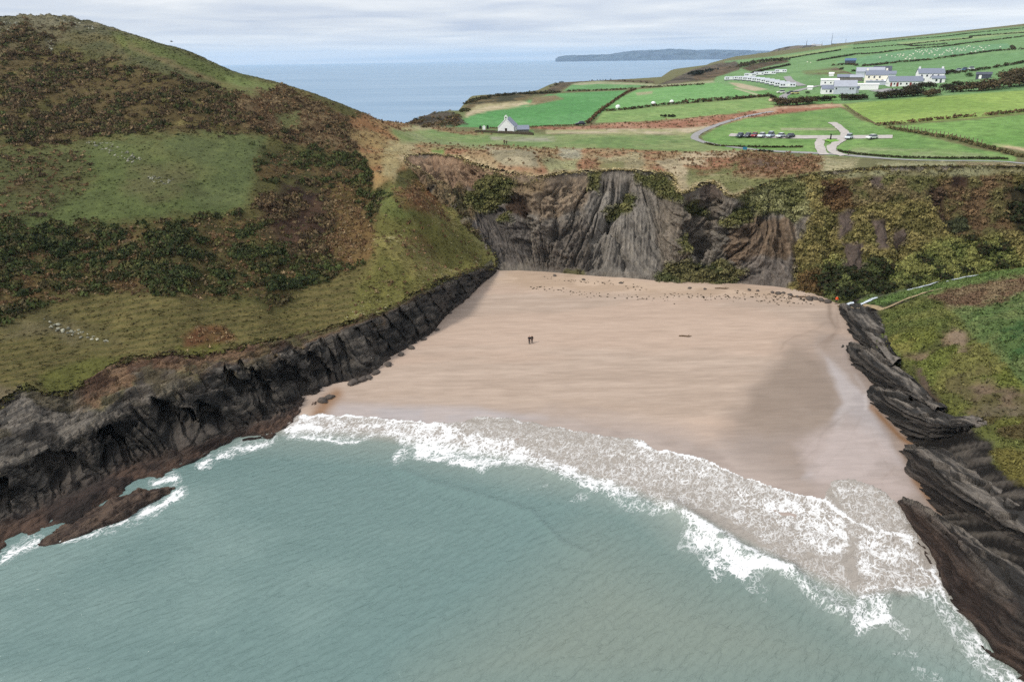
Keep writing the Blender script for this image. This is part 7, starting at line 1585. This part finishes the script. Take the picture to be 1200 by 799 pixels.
for px, py, s in [(905, 343, .5), (912, 344.5, .7), (918, 343.5, .5), (926, 346, .6), (948, 351, .9), (955, 350.5, .7), (962, 352, .8), (970, 354, .9), (888, 341, .4), (878, 340, .5), (934, 348, .5), (808, 338, .5), (826, 339, .4), (650, 323.5, .5), (684, 328, .5), (728, 332, .5)]: boulder(px, py, s, 'grey boulder on the sand at the foot of the shale cliff', 'boulders at the foot of the shale cliff')
for px, py, s in [(415, 449, 1.0), (424, 446, .9), (432, 443, .8), (441, 437, .8), (455, 428, .8), (470, 416, .7), (482, 408, .7), (497, 398, .6), (512, 387, .6), (528, 367, .5), (386, 466, .8), (378, 470, .9)]: boulder(px, py, s, 'dark wet boulder where the black cliff meets the sand', 'boulders at the foot of the black cliff')
# the low reef in the water by the black cliff
rc = catmull([pz(*a) for a in [(206, 570, .2), (195, 571.5, .6), (179, 575, .9), (160, 579, 1.2), (144, 586, 1.3), (130, 594, 1.2), (114, 602, 1.0), (99, 610, .8), (82, 618, .7), (62, 627, .5), (48, 632, .0)]], 90)
t = np.gradient(rc[:, :2], axis=0); t /= np.linalg.norm(t, axis=1, keepdims=True); nm = np.stack([-t[:, 1], t[:, 0]], -1); prf = [(-1, -1.6), (-.8, -.2), (-.5, .55), (-.2, .9), (.1, 1.0), (.4, .8), (.7, .4), (.9, -.3), (1.1, -1.6)]
wd = np.interp(np.linspace(0, 1, 90), [0, .1, .4, .7, 1], [.3, 1.0, 2.3, 2.0, 1.2]); R_ = np.stack([np.concatenate([rc[:, :2] + nm * (a * wd)[:, None], (rc[:, 2] * b if b > 0 else rc[:, 2] + b)[:, None]], 1) for a, b in prf], 1)
Rn = np.repeat(np.repeat(R_, 3, axis=1)[:, 1:-1], 1, 0)
R2 = np.stack([catmull(R_[k], 30) for k in range(90)]); R2 = np.stack([catmull(R2[:, j], 220) for j in range(30)], 1)
R2[..., 2] += .35 * fbm(R2[..., 0] / 1.1, R2[..., 1] / 1.1, 0, 4, 140) ; R2[..., 0] += .3 * fbm(R2[..., 0], R2[..., 1], 0, 3, 141)
rcx = mixc((70, 54, 46), (104, 84, 70), sstep(-.3, .3, fbm(R2[..., 0] / .8, R2[..., 1] / .8, 0, 4, 142)))
tag(np_mesh('reef', R2.reshape(-1, 3), grid_faces(220, 30), M_rock, rcx.reshape(-1, 3)), 'low brown reef of rock awash beside the black cliff', 'reef')
# driftwood
def driftwood(px, py, L_, ang, label):
    p = onbeach(px, py); r = MB(); pts = [(-L_/2, 0, .1), (-L_/6, .08, .16), (L_/5, -.05, .15), (L_/2, .1, .25)]
    for a_, b_, r0, r1 in zip(pts, pts[1:], (.16, .18, .15), (.18, .15, .06)): r.tube(a_, b_, r0, r1, 7)
    r.tube((L_/6, 0, .15), (L_/3, .5, .4), .08, .03, 5); o = r.build('driftwood', plain('driftwood', (92, 76, 60), .9, .1, var=.2), loc=p); o.rotation_euler = (0, 0, ang); tag(o, label, 'driftwood')
driftwood(803, 394.5, 2.6, -.2, 'dark driftwood branch lying alone on the middle of the sand'); driftwood(846, 338.5, 3.4, -.15, 'long driftwood log under the cliff at the back of the beach'); driftwood(940, 348.5, 5, -.12, 'big dark driftwood log near the stream at the back of the beach')
# strand line of weed and small stones
sp = []
for pl_, n_ in [([(625, 336), (660, 341), (700, 346), (740, 348), (790, 352)], 90), ([(780, 344), (830, 348), (880, 350), (930, 354), (958, 353)], 130), ([(640, 327), (700, 331), (760, 338)], 60), ([(860, 343), (905, 347), (950, 349)], 80)]:
    c = catmull(np.array([onbeach(*a) for a in pl_]), 200)[RNG.integers(0, 200, n_)]; c[:, :2] += RNG.normal(0, 1.0, (n_, 2)); c[:, 2] = hbeach(c[:, 0], c[:, 1]); sp.append(c)
sp = np.concatenate(sp); V_, F_, C_ = scatter_mesh(sp, RNG.uniform(.07, .26, len(sp)), pick([(64, 54, 44), (84, 70, 56), (48, 42, 36), (110, 92, 76)], len(sp), RNG), [clump(12, 440 + i, .3, .6, 0) for i in range(3)], RNG)
tag(np_mesh('seaweed_and_pebbles', V_, F_, M_leaf, C_), kind='stuff')
# pale stones on the hill
sp = []
for poly, n_ in [([(95, 165), (150, 190), (180, 192), (130, 168)], 60), ([(0, 22), (30, 24), (40, 34), (0, 38)], 60), ([(60, 20), (110, 30), (130, 36), (80, 32)], 60), ([(50, 44), (66, 50), (60, 60), (52, 54)], 26), ([(10, 56), (30, 56), (30, 66), (10, 66)], 26), ([(172, 206), (205, 210), (195, 216), (175, 214)], 22), ([(48, 372), (130, 398), (126, 404), (60, 386)], 40)]:
    P_ = np.array(poly, float); lo_, hi_ = P_.min(0), P_.max(0); k = 0
    while k < n_:
        q = RNG.uniform(lo_, hi_)
        if sdpoly(q[:1], q[1:], poly)[0] > 0: sp.append(gxyz(*q)); k += 1
sp = np.array(sp); SB = []
for i in range(3):
    o = rock_mesh('tmp', 520 + i, 6); v = np.array([x.co for x in o.data.vertices]); f = [p.vertices[:] for p in o.data.polygons]; me = o.data; bpy.data.objects.remove(o); bpy.data.meshes.remove(me)
    SB.append(np.array([[v[q[0]], v[q[1]], v[q[2]]] for q in f] + [[v[q[0]], v[q[2]], v[q[3]]] for q in f]))
V_, F_, C_ = scatter_mesh(sp, RNG.uniform(.12, .34, len(sp)), pick([(150, 148, 140), (172, 168, 160), (120, 118, 112)], len(sp), RNG, .08), SB, RNG); tag(np_mesh('hillside_stones', V_, F_, M_leaf, C_), kind='stuff')
# a gull over the hill
p = pt(201, 49, 130); gl = empty('gull', tuple(p), .6, 'gull gliding in the sky above the hill', 'gull'); WG = plain('gull_white', (120, 122, 128), .8); m = MB(); m.loft([[(x, r * math.cos(t), r * math.sin(t)) for t in [i * math.pi / 3 for i in range(6)]] for x, r in ((-.3, .02), (-.15, .07), (.05, .09), (.2, .06), (.3, .02))]); m.build('body', WG, gl)
for sgn in (-1, 1): m = MB(); m.add([(.1, 0, .03), (-.1, 0, .03), (.06, sgn * .4, .16), (-.1, sgn * .4, .15), (-.12, sgn * .72, .08), (.1, 0, 0), (-.1, 0, 0), (.06, sgn * .4, .13), (-.1, sgn * .4, .12), (-.12, sgn * .72, .06)], [(0, 1, 3, 2), (2, 3, 4), (5, 7, 8, 6), (7, 9, 8), (0, 2, 7, 5), (2, 4, 9, 7), (4, 3, 8, 9), (3, 1, 6, 8)]); m.build('wing', WG, gl)

# ================================================================== FAR COASTS
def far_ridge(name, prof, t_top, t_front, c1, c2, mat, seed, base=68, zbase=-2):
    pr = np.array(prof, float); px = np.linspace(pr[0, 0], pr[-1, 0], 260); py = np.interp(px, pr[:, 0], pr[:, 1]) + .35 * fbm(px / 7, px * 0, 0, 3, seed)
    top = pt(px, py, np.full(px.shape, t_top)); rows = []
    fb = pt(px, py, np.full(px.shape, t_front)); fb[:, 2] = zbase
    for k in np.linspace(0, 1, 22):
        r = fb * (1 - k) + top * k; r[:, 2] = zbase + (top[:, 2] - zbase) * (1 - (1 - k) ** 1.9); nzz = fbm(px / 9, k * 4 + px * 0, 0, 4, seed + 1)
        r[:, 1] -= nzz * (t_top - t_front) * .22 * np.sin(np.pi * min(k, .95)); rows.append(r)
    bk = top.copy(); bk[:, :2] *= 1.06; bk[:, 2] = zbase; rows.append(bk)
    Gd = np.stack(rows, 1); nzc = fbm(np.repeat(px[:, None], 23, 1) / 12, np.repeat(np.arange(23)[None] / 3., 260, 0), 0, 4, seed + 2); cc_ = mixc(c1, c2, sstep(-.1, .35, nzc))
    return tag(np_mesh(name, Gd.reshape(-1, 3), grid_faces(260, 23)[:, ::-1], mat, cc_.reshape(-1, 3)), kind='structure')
M_far = ground_mat('far_land', var=.2, s1=.01, s2=.04, bump=.3, bdist=4)
far_ridge('far_coast_hills', [(651, 69.3), (654, 67), (664, 65.2), (690, 64.6), (712, 63.8), (728, 61.4), (745, 59.6), (768, 58.6), (785, 57.4), (800, 58.0), (816, 59.2), (836, 58.2), (850, 58.4), (880, 59.4), (905, 60.2), (960, 62)], 15500, 14000, (34, 56, 84), (60, 82, 100), M_far, 150)  # blue of the distant haze is put into the land colours here
far_ridge('headland_hills', [(888, 68.5), (893, 66), (902, 61), (912, 57.2), (922, 54.6), (934, 53.6), (950, 53.2), (966, 53.6), (978, 54.2), (990, 53.0), (1004, 52), (1030, 50), (1060, 48.5)], 2700, 2420, (88, 80, 70), (116, 104, 88), M_far, 160)
MAST = plain('mast_grey', (112, 116, 124), .6)
for px, py, h, lb in [(974, 53.5, 44, 'tall thin radio mast on the far headland'), (945, 53.4, 20, 'short mast at the left of the far headland'), (990.5, 53.4, 24, 'stout mast at the right of the far headland'), (963, 53.6, 12, 'smallest mast on the far headland')]:
    p = pt(px, py, 2680); o = MB().tube((0, 0, -4), (0, 0, h), 1.4, .5, 6).build('radio_mast', MAST, loc=tuple(p)); tag(o, lb, 'mast')
for px, w_, h, lb in [(960, 26, 5, 'low white building left of the tall mast on the far headland'), (979, 24, 7, 'grey block right of the tall mast on the far headland'), (984, 12, 9, 'small tower block near the stout mast on the far headland'), (954, 10, 6, 'small pale hut on the far headland')]:
    p = pt(px, 53.9, 2680); m = MB(); m.box(-w_/2, w_/2, 0, 12, -6, h); m.box(-w_/2 - .6, w_/2 + .6, -.6, 12.6, h, h + .8); o = m.build('station_building', MAST if 'grey' in lb else W_white, loc=tuple(p)); tag(o, lb, 'building')
# ---------------- air
m = MB(); m.box(-30500, 30500, -400, 29500, -12, 420); hz = m.build('haze', None)
hm = bpy.data.materials.new('haze_air'); hm.use_nodes = True; nt = hm.node_tree; nt.nodes.clear(); om = N(nt, 'ShaderNodeOutputMaterial'); pv = N(nt, 'ShaderNodeVolumePrincipled'); pv.inputs['Color'].default_value = (.62, .80, 1.0, 1); pv.inputs['Density'].default_value = 3.6e-5; pv.inputs['Anisotropy'].default_value = 0.2; L(nt, pv, 0, om, 'Volume')
hz.data.materials.append(hm); tag(hz, kind='stuff')
